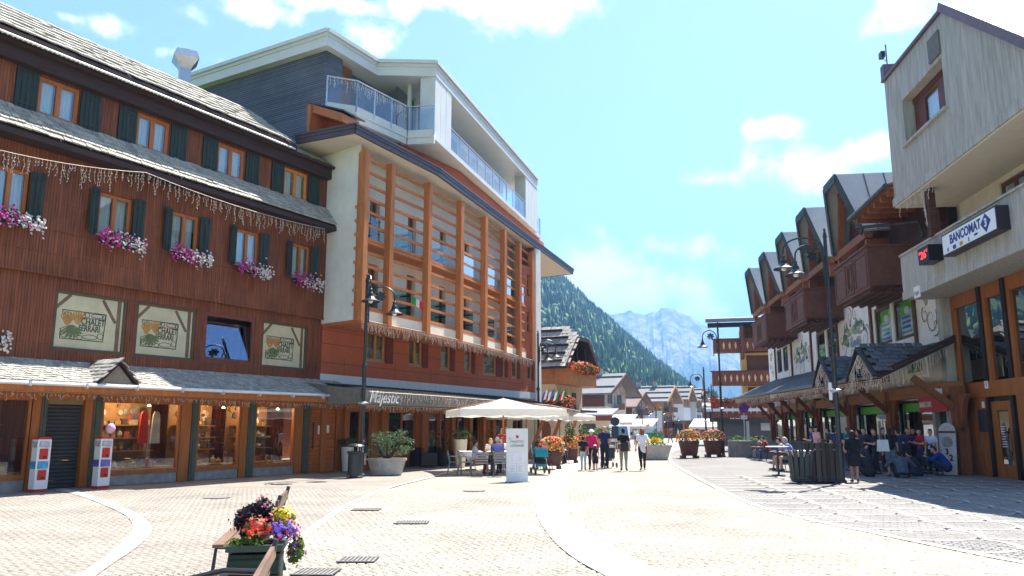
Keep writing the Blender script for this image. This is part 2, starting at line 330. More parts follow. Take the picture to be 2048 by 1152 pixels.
def window(parent, x0, x1, z0, z1, y=.06, fm=None, leaves=2, fw=.1, curtain=True, glassm=None, name='window', sill=None, cm=None, d=.07, trans=0):
    fm = fm or FRAME_W; mb = MB()
    mb.box(x0, x0 + fw, y, y + d, z0, z1); mb.box(x1 - fw, x1, y, y + d, z0, z1); mb.box(x0 + fw, x1 - fw, y, y + d, z1 - fw, z1); mb.box(x0 + fw, x1 - fw, y, y + d, z0, z0 + fw)
    for k in range(1, leaves):
        xm = x0 + (x1 - x0) * k / leaves; mb.box(xm - fw * .6, xm + fw * .6, y - .012, y + d - .01, z0 + fw, z1 - fw)
    if trans: zt = z1 - trans; mb.box(x0 + fw, x1 - fw, y - .008, y + d - .015, zt - fw / 2, zt + fw / 2)
    w = mb.build(name, fm, parent)
    MB().box(x0 + fw * .8, x1 - fw * .8, y + d * .45, y + d * .45 + .008, z0 + fw * .8, z1 - fw * .8).build('pane', glassm or PANE, w)
    if curtain:
        c = MB(); n = max(6, int((x1 - x0) / .07)); amp = .02
        P = [(x0 + fw + (x1 - x0 - 2 * fw) * i / n, y + d + .07 + amp * (i % 2)) for i in range(n + 1)]
        for i in range(n):
            if leaves == 2 and abs(i + .5 - n / 2) < n * .06: continue
            (xa, ya), (xb, yb) = P[i], P[i + 1]; c.quad((xa, ya, z0 + .02), (xb, yb, z0 + .02), (xb, yb, z1), (xa, ya, z1))
        c.build('curtain', cm or CURTAIN, w)
    else:
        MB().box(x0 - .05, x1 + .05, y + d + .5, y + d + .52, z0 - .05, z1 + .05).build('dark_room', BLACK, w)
    if sill: MB().box(x0 - .06, x1 + .06, y - sill, y + d * .3, z0 - .045, z0 - .003).build('sill', STEEL, w)
    return w
def icicles(parent_or_none, path, drop, step=.11, name='icicle_lights', label=None, cat=None, group=None, rz=0, loc=(0, 0, 0), bulbs=True, r=.006, seed=1, parent=None):
    g = random.Random(seed); mb = MB(); pts = [Vector(p) for p in path]; mb.tube(pts, r * 1.5, 4)
    dr = MB(); acc = 0
    for a, b in zip(pts[:-1], pts[1:]):
        L = (b - a).length; n = max(1, int(L / step))
        for i in range(n):
            p = a.lerp(b, (i + g.random()) / n); l = drop * g.choice((.35, .6, .8, 1.0)) * g.uniform(.8, 1.2); q = [p]
            k = max(2, int(l / .09))
            for j in range(k): q.append(p + Vector((g.uniform(-.025, .025), g.uniform(-.025, .025), -l * (j + 1) / k)))
            dr.tube(q, r, 3, cap=False)
            if bulbs:
                for s_ in q[1:]:
                    e = s_ + Vector((g.choice((-1, 1)) * g.uniform(.015, .045), g.uniform(-.02, .02), -.035)); dr.tube([s_, e], [r, r * 1.9], 3)
    root = empty(name, loc, rz, label, cat, group) if parent is None else None
    tgt = root or parent
    mb.build('wire' if root else 'light_wire', WIRE, tgt); dr.build('strands' if root else 'light_strands', WIRE, tgt, kind='stuff')
    return root
def shingle_field(parent, F_world, o, eu, ev, nu, nv, w, h, t=.03, mat=None, lap=1.35, name='shingle', plural='shingles', skip=None, seed=3):
    g = random.Random(seed); o = Vector(o); eu = Vector(eu).normalized(); ev = Vector(ev).normalized(); n = eu.cross(ev).normalized()
    me = MB().box(-.5, .5, 0, 1, 0, 1).mesh(name, mat or SHINGLE); L = []
    for j in range(nv):
        for i in range(nu):
            u = (i + .5 + (.5 if j % 2 else 0)) * w + g.uniform(-.03, .03) * w; v = j * h + g.uniform(-.06, .06) * h
            if skip and skip(u, v): continue
            p = o + eu * u + ev * v + n * (.012 + .004 * (i % 3))
            tilt = -t * 1.15 / (h * lap); d = (ev + n * tilt).normalized(); nn = eu.cross(d).normalized(); e2 = (eu + ev * g.uniform(-.03, .03)).normalized()
            s = Matrix.Diagonal((w * g.uniform(.86, .97), h * lap * g.uniform(.92, 1.05), t * g.uniform(.7, 1.2), 1))
            p = p + n * t * 1.1
            L.append(Matrix(((e2.x, d.x, nn.x, p.x), (e2.y, d.y, nn.y, p.y), (e2.z, d.z, nn.z, p.z), (0, 0, 0, 1))) @ s)
    pieces(parent, name, plural, me, L, F_world)
def fmat(F): return Matrix.Translation(F.o) @ Matrix.Rotation(F.rz, 4, 'Z')
# ================================================================== ground
def sheet(name, pts, z, mat, kind='structure', parent=None, thick=0):
    me = bpy.data.meshes.new(name); bm = bmesh.new(); bm.faces.new([bm.verts.new((p[0], p[1], z)) for p in pts])
    bmesh.ops.triangulate(bm, faces=bm.faces[:]); bmesh.ops.recalc_face_normals(bm, faces=bm.faces[:])
    for f in bm.faces:
        if f.normal.z < 0: f.normal_flip()
    bm.to_mesh(me); bm.free(); me.materials.append(mat); o = bpy.data.objects.new(name, me); COL.objects.link(o)
    if parent is not None: o.parent = parent
    return tag(o, kind=kind)
def setmat(name, c1, c2, mortar, size=.1, warp=0.0):
    m = bpy.data.materials.new(name); m.use_nodes = True; t = m.node_tree; b = t.nodes['Principled BSDF']; b.inputs['Roughness'].default_value = .85; b.inputs['Specular IOR Level'].default_value = .25
    tc = N(t, 'ShaderNodeTexCoord'); br = N(t, 'ShaderNodeTexBrick'); t.links.new(tc.outputs['Object'], br.inputs['Vector']); br.offset = .5
    br.inputs['Scale'].default_value = 1; br.inputs['Brick Width'].default_value = size * 1.15; br.inputs['Row Height'].default_value = size; br.inputs['Mortar Size'].default_value = size * .05
    br.inputs['Color1'].default_value = (*c1, 1); br.inputs['Color2'].default_value = (*c2, 1); br.inputs['Mortar'].default_value = (*mortar, 1)
    n = N(t, 'ShaderNodeTexNoise'); n.inputs['Scale'].default_value = .35; n.inputs['Detail'].default_value = 7; n.inputs['Roughness'].default_value = .7; t.links.new(tc.outputs['Object'], n.inputs['Vector'])
    mr = N(t, 'ShaderNodeMapRange'); t.links.new(n.outputs['Fac'], mr.inputs['Value']); mr.inputs['From Min'].default_value = .3; mr.inputs['From Max'].default_value = .7; mr.inputs['To Min'].default_value = .82; mr.inputs['To Max'].default_value = 1.16
    hs = N(t, 'ShaderNodeHueSaturation'); t.links.new(br.outputs['Color'], hs.inputs['Color']); t.links.new(mr.outputs[0], hs.inputs['Value']); t.links.new(hs.outputs[0], b.inputs['Base Color'])
    bp = N(t, 'ShaderNodeBump'); bp.invert = True; bp.inputs['Strength'].default_value = .4; bp.inputs['Distance'].default_value = .01; t.links.new(br.outputs['Fac'], bp.inputs['Height']); t.links.new(bp.outputs[0], b.inputs['Normal'])
    return m
CREAM = ((.290, .258, .215), (.250, .220, .182)); TAN = ((.245, .218, .185), (.205, .182, .155)); GREY = ((.205, .195, .182), (.160, .152, .144))
M_CREAM = setmat('cream porphyry paving', *CREAM, (.215, .182, .146)); M_TAN = setmat('tan porphyry paving', *TAN, (.17, .152, .13)); M_GREY = setmat('grey cobble paving', *GREY, (.125, .119, .113))
M_STRIPE = M('white stone stripe', (.42, .405, .37), .8, .16, 1.6, bump=.3, rand=.07, detail=9)
M_GRASS = M('valley grass', (.09, .15, .035), .9, .3, .02)
ground = sheet('ground', [(-9000, -400), (9000, -400), (9000, 9000), (-9000, 9000)], -.05, M_GRASS)
KERB = [(2400, 1186), (2048, 1126), (1939, 1105), (1830, 1083), (1738, 1064), (1629, 1042), (1556, 1024), (1494, 1004), (1420, 969), (1375, 945), (1347, 927), (1338, 912), (1345, 903), (1372, 894), (1395, 888)]
LEFTL = [(330, 1300), (480, 1160), (545, 1112), (601, 1076), (650, 1040), (700, 1008), (780, 975), (860, 955), (925, 938)]
kp = [G(*p) for p in KERB]; lp = [G(*p) for p in LEFTL]
sheet('street_paving', [(-16, -2), (60, -2), (60, 330), (-16, 330)], -.012, M_CREAM)
sheet('side_paving', [(p.x, p.y) for p in lp[1:]] + [(-3.0, 46), (-16, 46), (-16, 3), (lp[1].x, 3)], -.008, M_TAN)
sheet('pavement', [(p.x, p.y) for p in kp] + [(40, 96), (40, 2), (kp[0].x, 2)], -.008, M_GREY)
def ribbon(name, pts, w, z, mat, left=0):
    P = [Vector((p[0], p[1], 0)) for p in pts]; V = []
    for i, p in enumerate(P):
        d = (P[min(i + 1, len(P) - 1)] - P[max(i - 1, 0)]).normalized(); n = Vector((-d.y, d.x, 0)); ww = w[i] if isinstance(w, list) else w
        V.append((p + n * ww / 2, p - n * ww / 2))
    mb = MB()
    for i in range(len(V) - 1): mb.quad(V[i][1] + Vector((0, 0, z)), V[i + 1][1] + Vector((0, 0, z)), V[i + 1][0] + Vector((0, 0, z)), V[i][0] + Vector((0, 0, z)))
    return tag(mb.build(name, mat), kind='structure')
def smooth(pts, k=6):
    P = [Vector((p[0], p[1], 0)) for p in pts]; out = []
    for i in range(len(P) - 1):
        a, b, c, d = P[max(i - 1, 0)], P[i], P[i + 1], P[min(i + 2, len(P) - 1)]
        for j in range(k):
            t = j / k; out.append(.5 * ((2 * b) + (c - a) * t + (2 * a - 5 * b + 4 * c - d) * t * t + (3 * b - a - 3 * c + d) * t ** 3))
    return out + [P[-1]]
ZS = .010
ribbon('kerb_line', smooth(kp), .16, ZS, M_STRIPE); ribbon('stone_line', smooth(lp), .16, ZS, M_STRIPE)
SL = [(1180, 880), (1160, 905), (1140, 922), (1110, 940), (1086, 971), (1071, 998), (1071, 1019), (1079, 1042), (1103, 1077), (1144, 1114), (1206, 1150), (1300, 1200)]
SR = [(1205, 880), (1192, 905), (1178, 922), (1158, 940), (1141, 964), (1131, 991), (1132, 1012), (1144, 1036), (1172, 1060), (1213, 1087), (1264, 1114), (1330, 1148), (1440, 1200)]
def resample(P, n):
    d = [0]
    for a, b in zip(P[:-1], P[1:]): d.append(d[-1] + (b - a).length)
    out = []; k = 0
    for i in range(n):
        t = d[-1] * i / (n - 1)
        while k < len(P) - 2 and d[k + 1] < t: k += 1
        out.append(P[k].lerp(P[k + 1], (t - d[k]) / max(d[k + 1] - d[k], 1e-6)))
    return out
def band(name, a, b):
    a = smooth([G(*p) for p in a], 5); b = smooth([G(*p) for p in b], 5); L_ = sum((q - p).length for p, q in zip(a[:-1], a[1:])); n = max(8, int(L_ / .75)); K_ = 3
    a = resample(a, n * K_ + 1); b = resample(b, n * K_ + 1); root = empty(name); root['kind'] = 'structure'
    for i in range(n):
        V = []
        for k in range(K_ + 1):
            f = i * K_ + k; e = (.018 if k == 0 else -.018 if k == K_ else 0); j = min(max(f + (1 if e > 0 else -1), 0), n * K_)
            da, db = (a[j] - a[f]), (b[j] - b[f]); V.append((a[f] + da.normalized() * abs(e) * .5, b[f] + db.normalized() * abs(e) * .5))
        m = MB()
        for p, q in zip(V[:-1], V[1:]): z = Vector((0, 0, ZS)); m.quad(p[0] + z, p[1] + z, q[1] + z, q[0] + z)
        for p, q in ((V[0][0], V[0][1]), (V[-1][0], V[-1][1])): m.quad(p, q, q + Vector((0, 0, ZS)), p + Vector((0, 0, ZS)))
        m.build('slab', M_STRIPE, root)
    return [(p.x, p.y) for p in a] + [(p.x, p.y) for p in b[::-1]], root
S1, _ = band('white_stripe', SL, SR)
S2, _ = band('white_stripe', [(110, 981), (160, 992), (219, 1015), (253, 1033), (265, 1050), (260, 1071), (232, 1097), (191, 1129), (140, 1160), (60, 1200)], [(118, 974), (168, 987), (222, 1006), (273, 1027), (301, 1050), (301, 1068), (273, 1095), (219, 1132), (180, 1160), (100, 1210)])
# scalloped lines of pale setts in the right pavement
def inside(pl, x, y):
    c = False; n = len(pl)
    for i in range(n):
        x1, y1 = pl[i][:2]; x2, y2 = pl[i - 1][:2]
        if (y1 > y) != (y2 > y) and x < (x2 - x1) * (y - y1) / (y2 - y1) + x1: c = not c
    return c
PAVE = [(p.x, p.y) for p in smooth(kp[:11])] + [(15.5, 37), (18, 20), (16, 2)]
fan = MB(); fr = .92
ux, uy = Vector((math.cos(R(42)), math.sin(R(42)), 0)), Vector((-math.sin(R(42)), math.cos(R(42)), 0))
for j in range(-10, 45):
    for i in range(-20, 30):
        c = ux * (2 * fr * (i + (.5 if j % 2 else 0))) + uy * (fr * .86 * j) + Vector((2, 6, 0))
        if not inside(PAVE, c.x, c.y) or c.length > 31: continue
        pr = None
        for k in range(13):
            a = math.pi * (1.0 + k / 12); p, q = c + (ux * math.cos(a) + uy * math.sin(a)) * (fr + .0), c + (ux * math.cos(a) + uy * math.sin(a)) * (fr - .10)
            if pr and inside(PAVE, p.x, p.y): fan.quad(pr[0] + Vector((0, 0, .0055)), p + Vector((0, 0, .0055)), q + Vector((0, 0, .0055)), pr[1] + Vector((0, 0, .0055)))
            pr = (p, q)
tag(fan.build('scallop_lines', M('pale scallop setts', (.36, .35, .33), .8, .2, 6)), kind='structure')
# cut setts standing proud of their joints, as far out as each can be told apart
def sett_field(name, pl, mat, y0, y1, ang, seed, arc, limit=.0, avoid=(), s=.105):
    g = random.Random(seed); rng = np.random.default_rng(seed); ca, sa = math.cos(ang), math.sin(ang); L = []
    n = int(90 / s)
    for j in range(n):
        for i in range(n):
            u = (i - n / 2 + .5 * (j % 2)) * s * 1.12; v = (j - n / 2) * s
            v2 = v + arc * abs(math.sin(u * math.pi / 1.5)) if arc else v
            v2 += .05 * math.sin(u * .9 + .6 * math.sin(u * .37)); u += .018 * math.sin(j * 2.1); x, y = u * ca - v2 * sa + 2 + g.uniform(-.006, .006), u * sa + v2 * ca + 14 + g.uniform(-.006, .006)
            if y < y0 or y > y1 or abs(x) > .70 * y + .3: continue
            if not inside(pl, x, y) or any(inside(a, x, y) for a in avoid): continue
            L.append((x, y))
    L.sort(key=lambda p: p[0] ** 2 + p[1] ** 2)
    h = s * .482; prof = [(-h, -h, -.009), (h * 1.1, -h, -.009), (h * 1.1, h, -.009), (-h, h, -.009)]; e = .86
    base = np.array(prof + [(-h * e, -h * e, .001), (h * 1.1 * e, -h * e, .001), (h * 1.1 * e, h * e, .001), (-h * e, h * e, .001)])
    F_ = [(4, 5, 6, 7), (0, 1, 5, 4), (1, 2, 6, 5), (2, 3, 7, 6), (3, 0, 4, 7)]
    me = bpy.data.meshes.new('sett'); me.from_pydata(base.tolist(), [], F_); me.materials.append(mat); me.update()
    root = empty(name); root['kind'] = 'structure'
    for x, y in L[:300]: put('sett', me, root, Matrix.Translation((x, y, g.uniform(-.002, .003))) @ Matrix.Rotation(ang + g.uniform(-.09, .09), 4, 'Z') @ Matrix.Diagonal((g.uniform(.9, 1.05), g.uniform(.9, 1.05), 1, 1)))
    P = np.array(L[300:])
    if len(P):
        m = len(P); a = ang + rng.uniform(-.09, .09, m); sc = rng.uniform(.88, 1.06, (m, 2)); dz = rng.uniform(-.003, .003, m)
        bx = base[None, :, 0] * sc[:, :1]; by = base[None, :, 1] * sc[:, 1:]
        X = bx * np.cos(a)[:, None] - by * np.sin(a)[:, None] + P[:, :1]; Y = bx * np.sin(a)[:, None] + by * np.cos(a)[:, None] + P[:, 1:]; Z = base[None, :, 2] + dz[:, None]
        V = np.stack([X, Y, Z], -1).reshape(-1, 3); fc = (np.array(F_)[None] + (np.arange(m) * 8)[:, None, None]).reshape(-1, 4)
        m2 = bpy.data.meshes.new('setts'); m2.vertices.add(len(V)); m2.vertices.foreach_set('co', V.ravel()); m2.loops.add(fc.size); m2.loops.foreach_set('vertex_index', fc.ravel().astype(np.int32))
        m2.polygons.add(len(fc)); m2.polygons.foreach_set('loop_start', np.arange(0, fc.size, 4, dtype=np.int32)); m2.polygons.foreach_set('loop_total', np.full(len(fc), 4, dtype=np.int32))
        m2.update(calc_edges=True); m2.materials.append(mat); o = put('setts', m2, root); o['kind'] = 'stuff'
    return root
def settstone(name, c): return M(name, tuple(v * .80 for v in c), .85, .22, .45, bump=.35, bscale=45, rand=.09, island=.09, spec=.25, detail=10, col2=tuple(v * 1.16 for v in c), thr=(.33, .62))
STREET = [(p.x, p.y) for p in lp] + [(3, 40), (9, 40)] + [(p.x, p.y) for p in smooth(kp[:11])[::-1]] + [(6, 2), (-2, 2)]
LEFTP = [(p.x, p.y) for p in lp] + [(-14, 40), (-16, 10), (-8, 3)]
sett_field('street_setts', STREET, settstone('cream porphyry sett', CREAM[0]), 8.3, 23, .12, 5, 0, avoid=(S1,))
sett_field('side_setts', LEFTP, settstone('tan porphyry sett', TAN[0]), 8.3, 23, .5, 6, 0, avoid=(S2,))
sett_field('pavement_setts', PAVE, settstone('grey basalt sett', GREY[0]), 8.3, 22, -.25, 8, .0)
# ================================================================== terrain
def wob(x, y, s=1):
    return (math.sin(x * 1.3 + 1.7 * math.sin(y * .7)) + .6 * math.sin(x * 2.9 + y * 1.9 + 1) + .35 * math.sin(x * 6.1 - y * 4.3) + .2 * math.sin(x * 12.7 + y * 9.1)) / 2.15 * s
CREST = [(-700, 640, 1300), (-200, 520, 1290), (250, 400, 1270), (600, 300, 1250), (800, 400, 1230), (950, 470, 1210), (1075, 551, 1200), (1130, 575, 1180), (1180, 622, 1150), (1230, 668, 1110), (1280, 713, 1070), (1320, 748, 1040), (1362, 783, 1010), (1400, 812, 990), (1460, 846, 980)]
cr = [A(*c) for c in CREST]
def crest_at(t):
    i = min(int(t), len(cr) - 2); return cr[i].lerp(cr[i + 1], t - i)
HV = []; NT, NS = 110, 40
for i in range(NT + 1):
    c = crest_at(i / NT * (len(cr) - 1)); foot = Vector((c.x * .35 + 20, 420 + 25 * wob(i * .1, 3), -2))
    for j in range(NS + 12):
        s_ = j / NS
        if s_ <= 1: p = foot.lerp(c, s_); p.z = -2 + (c.z + 2) * (s_ ** 1.15) + 10 * math.sin(s_ * math.pi) * wob(i * .23, j * .2)
        else: k = (s_ - 1) * 3; p = c + Vector((0, 300 * k, -c.z * k * .8))
        HV.append(tuple(p))
HF = [(i * (NS + 12) + j, (i + 1) * (NS + 12) + j, (i + 1) * (NS + 12) + j + 1, i * (NS + 12) + j + 1) for i in range(NT) for j in range(NS + 11)]
hill = MB().add(HV, HF).build('hill', M('forest floor', (.035, .06, .02), .95, .3, .02), smooth=True); tag(hill, kind='structure')
def forest():
    g = np.random.default_rng(4); n = 11000
    t = g.uniform(.1, NT - .1, n); s_ = g.uniform(.02, 1.0, n) ** .8 * (NS - .5)
    H = np.array(HV).reshape(NT + 1, NS + 12, 3); i = t.astype(int); j = s_.astype(int); a = (t - i)[:, None]; b = (s_ - j)[:, None]
    P = (H[i, j] * (1 - a) + H[i + 1, j] * a) * (1 - b) + (H[i, j + 1] * (1 - a) + H[i + 1, j + 1] * a) * b
    n1 = 2600; t1 = np.linspace(.5, NT - .5, n1) + g.uniform(-.3, .3, n1); i1 = t1.astype(int); a1 = (t1 - i1)[:, None]; js = g.integers(NS - 2, NS + 1, n1)
    P = np.vstack([P, H[i1, js] * (1 - a1) + H[i1 + 1, js] * a1])
    n = len(P); hgt = g.uniform(10, 23, n); wid = hgt * g.uniform(.13, .20, n); ph = g.uniform(0, 6.28, n); br = g.random(n) < .28
    hgt = np.where(br, hgt * .62, hgt); wid = np.where(br, wid * 1.5, wid)
    K = 7; prof_c = [(1.0, .08), (.62, .40), (.80, .36), (.42, .68), (.52, .64), (0.02, 1.0)]; prof_b = [(.35, .05), (.95, .3), (1.05, .52), (.85, .75), (.45, .93), (.05, 1.0)]
    pc, pb = np.array(prof_c), np.array(prof_b); ang = np.linspace(0, 2 * np.pi, K, endpoint=False)
    pr = np.where(br[:, None, None], pb[None], pc[None]); jit = g.uniform(.72, 1.28, (n, 6, K))
    r = pr[:, :, 0][:, :, None] * wid[:, None, None] * jit; th = ang[None, None] + ph[:, None, None]
    X = P[:, 0][:, None, None] + r * np.cos(th); Y = P[:, 1][:, None, None] + r * np.sin(th); Z = np.broadcast_to((P[:, 2] - 1)[:, None, None] + (pr[:, :, 1] * hgt[:, None])[:, :, None], X.shape) + g.uniform(-.02, .02, X.shape) * hgt[:, None, None]
    V = np.stack([X, Y, Z], -1).reshape(-1, 3); f = np.array([(q * K + k, q * K + (k + 1) % K, (q + 1) * K + (k + 1) % K, (q + 1) * K + k) for q in range(5) for k in range(K)])
    fc = (f[None] + (np.arange(n) * 6 * K)[:, None, None]).reshape(-1, 4)
    me = bpy.data.meshes.new('forest'); me.vertices.add(len(V)); me.vertices.foreach_set('co', V.ravel()); me.loops.add(fc.size); me.loops.foreach_set('vertex_index', fc.ravel().astype(np.int32))
    me.polygons.add(len(fc)); me.polygons.foreach_set('loop_start', np.arange(0, fc.size, 4, dtype=np.int32)); me.polygons.foreach_set('loop_total', np.full(len(fc), 4, dtype=np.int32)); me.update(calc_edges=True)
    me.materials.append(M('mixed forest crowns', (.030, .085, .018), .85, .35, .012, island=.5, col2=(.085, .155, .030)))
    o = bpy.data.objects.new('forest', me); COL.objects.link(o); tag(o, 'mixed green forest of spruce and larch covering the steep hillside behind the village', 'forest', kind='stuff')
forest()
PEAK = [(700, 560), (1000, 600), (1080, 553), (1136, 571), (1165, 600), (1196, 626), (1210, 623), (1229, 629), (1245, 627), (1260, 621), (1276, 629), (1290, 628), (1302, 623), (1312, 626), (1322, 617), (1338, 617), (1352, 622), (1371, 628), (1393, 640), (1415, 657), (1450, 680), (1500, 705), (1600, 735), (1750, 760), (2000, 790)]
def mountain():
    g = random.Random(2); NX, NY = 300, 90; Y0, Y1 = 1500, 4300; V = []
    for i in range(NX + 1):
        px = 900 + 1100 * i / NX
        k = 0
        while k < len(PEAK) - 2 and PEAK[k + 1][0] < px: k += 1
        (xa, ya), (xb, yb) = PEAK[k], PEAK[k + 1]; py = ya + (yb - ya) * (px - xa) / (xb - xa) + 3.0 * wob(px * .06, 1) + 1.5 * wob(px * .21, 4)
        c = A(px, py, Y1)
        for j in range(NY + 12):
            s_ = j / NY
            if s_ <= 1:
                y = Y0 + (Y1 - Y0) * s_; x = c.x * (y / Y1) ** .9; prof = (.50 * s_ ** 1.2 + .50 * s_ ** 4.0)
                rg = abs(wob(i * .085 + s_ * 1.4, s_ * 3.1)) * .5 + abs(wob(i * .24 - s_ * 2, s_ * 7 + 2)) * .28 + abs(wob(i * .61, s_ * 15)) * .14
                z = -5 + (c.z + 5) * (prof - .30 * rg * (s_ * (1 - s_) * 3.2) * (.35 + s_))
            else: kk = (s_ - 1) * 4; y = Y1 + 900 * kk; x = c.x; z = c.z * (1 - kk * 1.3)
            V.append((x, y, z))
    st = NY + 12; fs = [(i * st + j, (i + 1) * st + j, (i + 1) * st + j + 1, i * st + j + 1) for i in range(NX) for j in range(st - 1)]
    m = bpy.data.materials.new('limestone mountain'); m.use_nodes = True; t = m.node_tree; b = t.nodes['Principled BSDF']; b.inputs['Roughness'].default_value = .95; b.inputs['Specular IOR Level'].default_value = .1
    ge = N(t, 'ShaderNodeNewGeometry'); sp = N(t, 'ShaderNodeSeparateXYZ'); t.links.new(ge.outputs['Normal'], sp.inputs[0]); ps = N(t, 'ShaderNodeSeparateXYZ'); t.links.new(ge.outputs['Position'], ps.inputs[0])
    n = N(t, 'ShaderNodeTexNoise'); n.inputs['Scale'].default_value = .006; n.inputs['Detail'].default_value = 9; n.inputs['Roughness'].default_value = .7; t.links.new(ge.outputs['Position'], n.inputs['Vector'])
    # scree and rock high up, dwarf pine and meadow below
    ad = N(t, 'ShaderNodeMath', operation='MULTIPLY_ADD'); t.links.new(n.outputs['Fac'], ad.inputs[0]); ad.inputs[1].default_value = 520; t.links.new(ps.outputs['Z'], ad.inputs[2])
    mr = N(t, 'ShaderNodeMapRange'); mr.interpolation_type = 'SMOOTHSTEP'; t.links.new(ad.outputs[0], mr.inputs['Value']); mr.inputs['From Min'].default_value = 480; mr.inputs['From Max'].default_value = 640
    n2 = N(t, 'ShaderNodeTexNoise'); n2.inputs['Scale'].default_value = .02; n2.inputs['Detail'].default_value = 8; t.links.new(ge.outputs['Position'], n2.inputs['Vector'])
    rk = N(t, 'ShaderNodeValToRGB'); t.links.new(n2.outputs['Fac'], rk.inputs[0]); rk.color_ramp.elements[0].position = .38; rk.color_ramp.elements[0].color = (.08, .082, .085, 1); rk.color_ramp.elements[1].position = .62; rk.color_ramp.elements[1].color = (.30, .30, .295, 1)
    mxr = N(t, 'ShaderNodeMix', data_type='RGBA'); t.links.new(mr.outputs[0], mxr.inputs['Factor']); mxr.inputs['A'].default_value = (.035, .06, .025, 1); t.links.new(rk.outputs[0], mxr.inputs['B']); t.links.new(mxr.outputs['Result'], b.inputs['Base Color'])
    o = MB().add(V, fs).build('mountain', m); tag(o, kind='structure')
mountain()
HAZE_D = 2.6e-4
hz = bpy.data.materials.new('valley air'); hz.use_nodes = True; hz.node_tree.nodes.clear()
pv = N(hz.node_tree, 'ShaderNodeVolumePrincipled'); ho = N(hz.node_tree, 'ShaderNodeOutputMaterial'); pv.inputs['Color'].default_value = (.20, .43, .82, 1); pv.inputs['Density'].default_value = HAZE_D; pv.inputs['Anisotropy'].default_value = .2
hz.node_tree.links.new(pv.outputs[0], ho.inputs['Volume'])
MB().box(-9500, 9500, -500, 9500, -60, 1150).build('haze', hz, kind='stuff')
# ================================================================== wooden chalet (left)
L = Frame(-10.481, 26.458, 30.6, 'L'); LM = fmat(L)
ch = femp('wooden_chalet', L, 'long dark brown wooden chalet with green shutters and three pale sign windows above its shops', 'building')
UL, UR = -9.2, 5.8                                     # left end (outside the picture) and right end
F1 = [(-4.25 + 2.62 * 0, 0)]                           # window columns of the flower floor
FX = [(-6.95, -5.95), (-3.92, -2.82), (-1.42, -.36), (1.20, 2.24), (3.85, 4.80)]
SX = [(-9.0, -6.62), (-4.84, -2.61), (-2.30, -.11), (.21, 2.41), (2.74, 5.0)]
UX = [(-5.93, -4.73), (-2.85, -1.66), (.27, 1.47), (3.36, 4.60)]
wl = MB()
holed_wall(wl, UL, UR, 3.2, 5.92, [(a, b, 3.86, 5.57) for a, b in SX[1:]] + [(-9.0, -6.55, 3.86, 5.57)], 0, .25)
holed_wall(wl, UL, UR + .4, 5.92, 9.75, [(a, b, 7.36, 8.68) for a, b in FX], -.14, .3)
wl.quad((UL, -.14, 5.92), (UL, 0, 5.92), (UR + .4, 0, 5.92), (UR + .4, -.14, 5.92))
holed_wall(wl, UL, UR + .3, 9.75, 12.2, [(a, b, 10.45, 11.6) for a, b in UX], -.02, .28)
wl.quad((UR, 0, 3.2), (UR, 9, 3.2), (UR, 9, 5.92), (UR, 0, 5.92)); wl.quad((UR + .4, -.14, 5.92), (UR + .4, 9, 5.92), (UR + .4, 9, 12.2), (UR + .4, -.14, 12.2))
wl.quad((UL, 0, 0), (UL, 0, 12.2), (UL, 9, 12.2), (UL, 9, 0)); wl.quad((UL, 9, 0), (UL, 9, 12.2), (UR + .4, 9, 12.2), (UR + .4, 9, 0))
wl.box(UL, UR, 1.9, 2.0, 0, 3.3)                       # back of the shop windows
wl.build('wall', WOOD_WALL, ch)
mb = MB(); mb.box(UL, UR + .42, -.17, -.142, 5.9, 5.99); mb.box(UL, UR + .1, -.16, -.142, 7.17, 7.19); mb.build('trim_board', WOOD_WALL, ch)
def shutter(x0, x1, z0, z1, y, ang=0, hinge='l'):
    w_ = x1 - x0; m = MB(); k = max(2, round(w_ / .14))
    for i in range(k): m.box(w_ * i / k + .004, w_ * (i + 1) / k - .004, -.02, .02, 0, z1 - z0)
    for z in (.15, z1 - z0 - .22): m.box(.03, w_ - .03, -.034, -.021, z, z + .08)
    o = m.build('shutter', SHUT_G, ch)
    o.location = (x0, y, z0) if hinge == 'l' else (x1, y, z0); o.rotation_euler = (0, 0, ang)
    if hinge == 'r': o.data.transform(Matrix.Translation((-w_, 0, 0)))
for i, (a, b) in enumerate(UX):
    window(ch, a, b, 10.45, 11.6, .03, leaves=2, fw=.12, fm=FRAME_W if i < 3 else M('bright window wood', (.55, .21, .04), .5, .2), curtain=True, sill=.08)
    shutter(a - .64, a - .01, 10.42, 11.62, -.05); shutter(b + .02, b + .66, 10.42, 11.62, -.05)
for a, b in FX:
    window(ch, a, b, 7.36, 8.68, -.06, leaves=2, fw=.1, sill=.2)
    shutter(a - .36, a - .01, 7.34, 8.7, -.17, .35, 'r'); shutter(b + .01, b + .36, 7.34, 8.7, -.17, -.35, 'l')
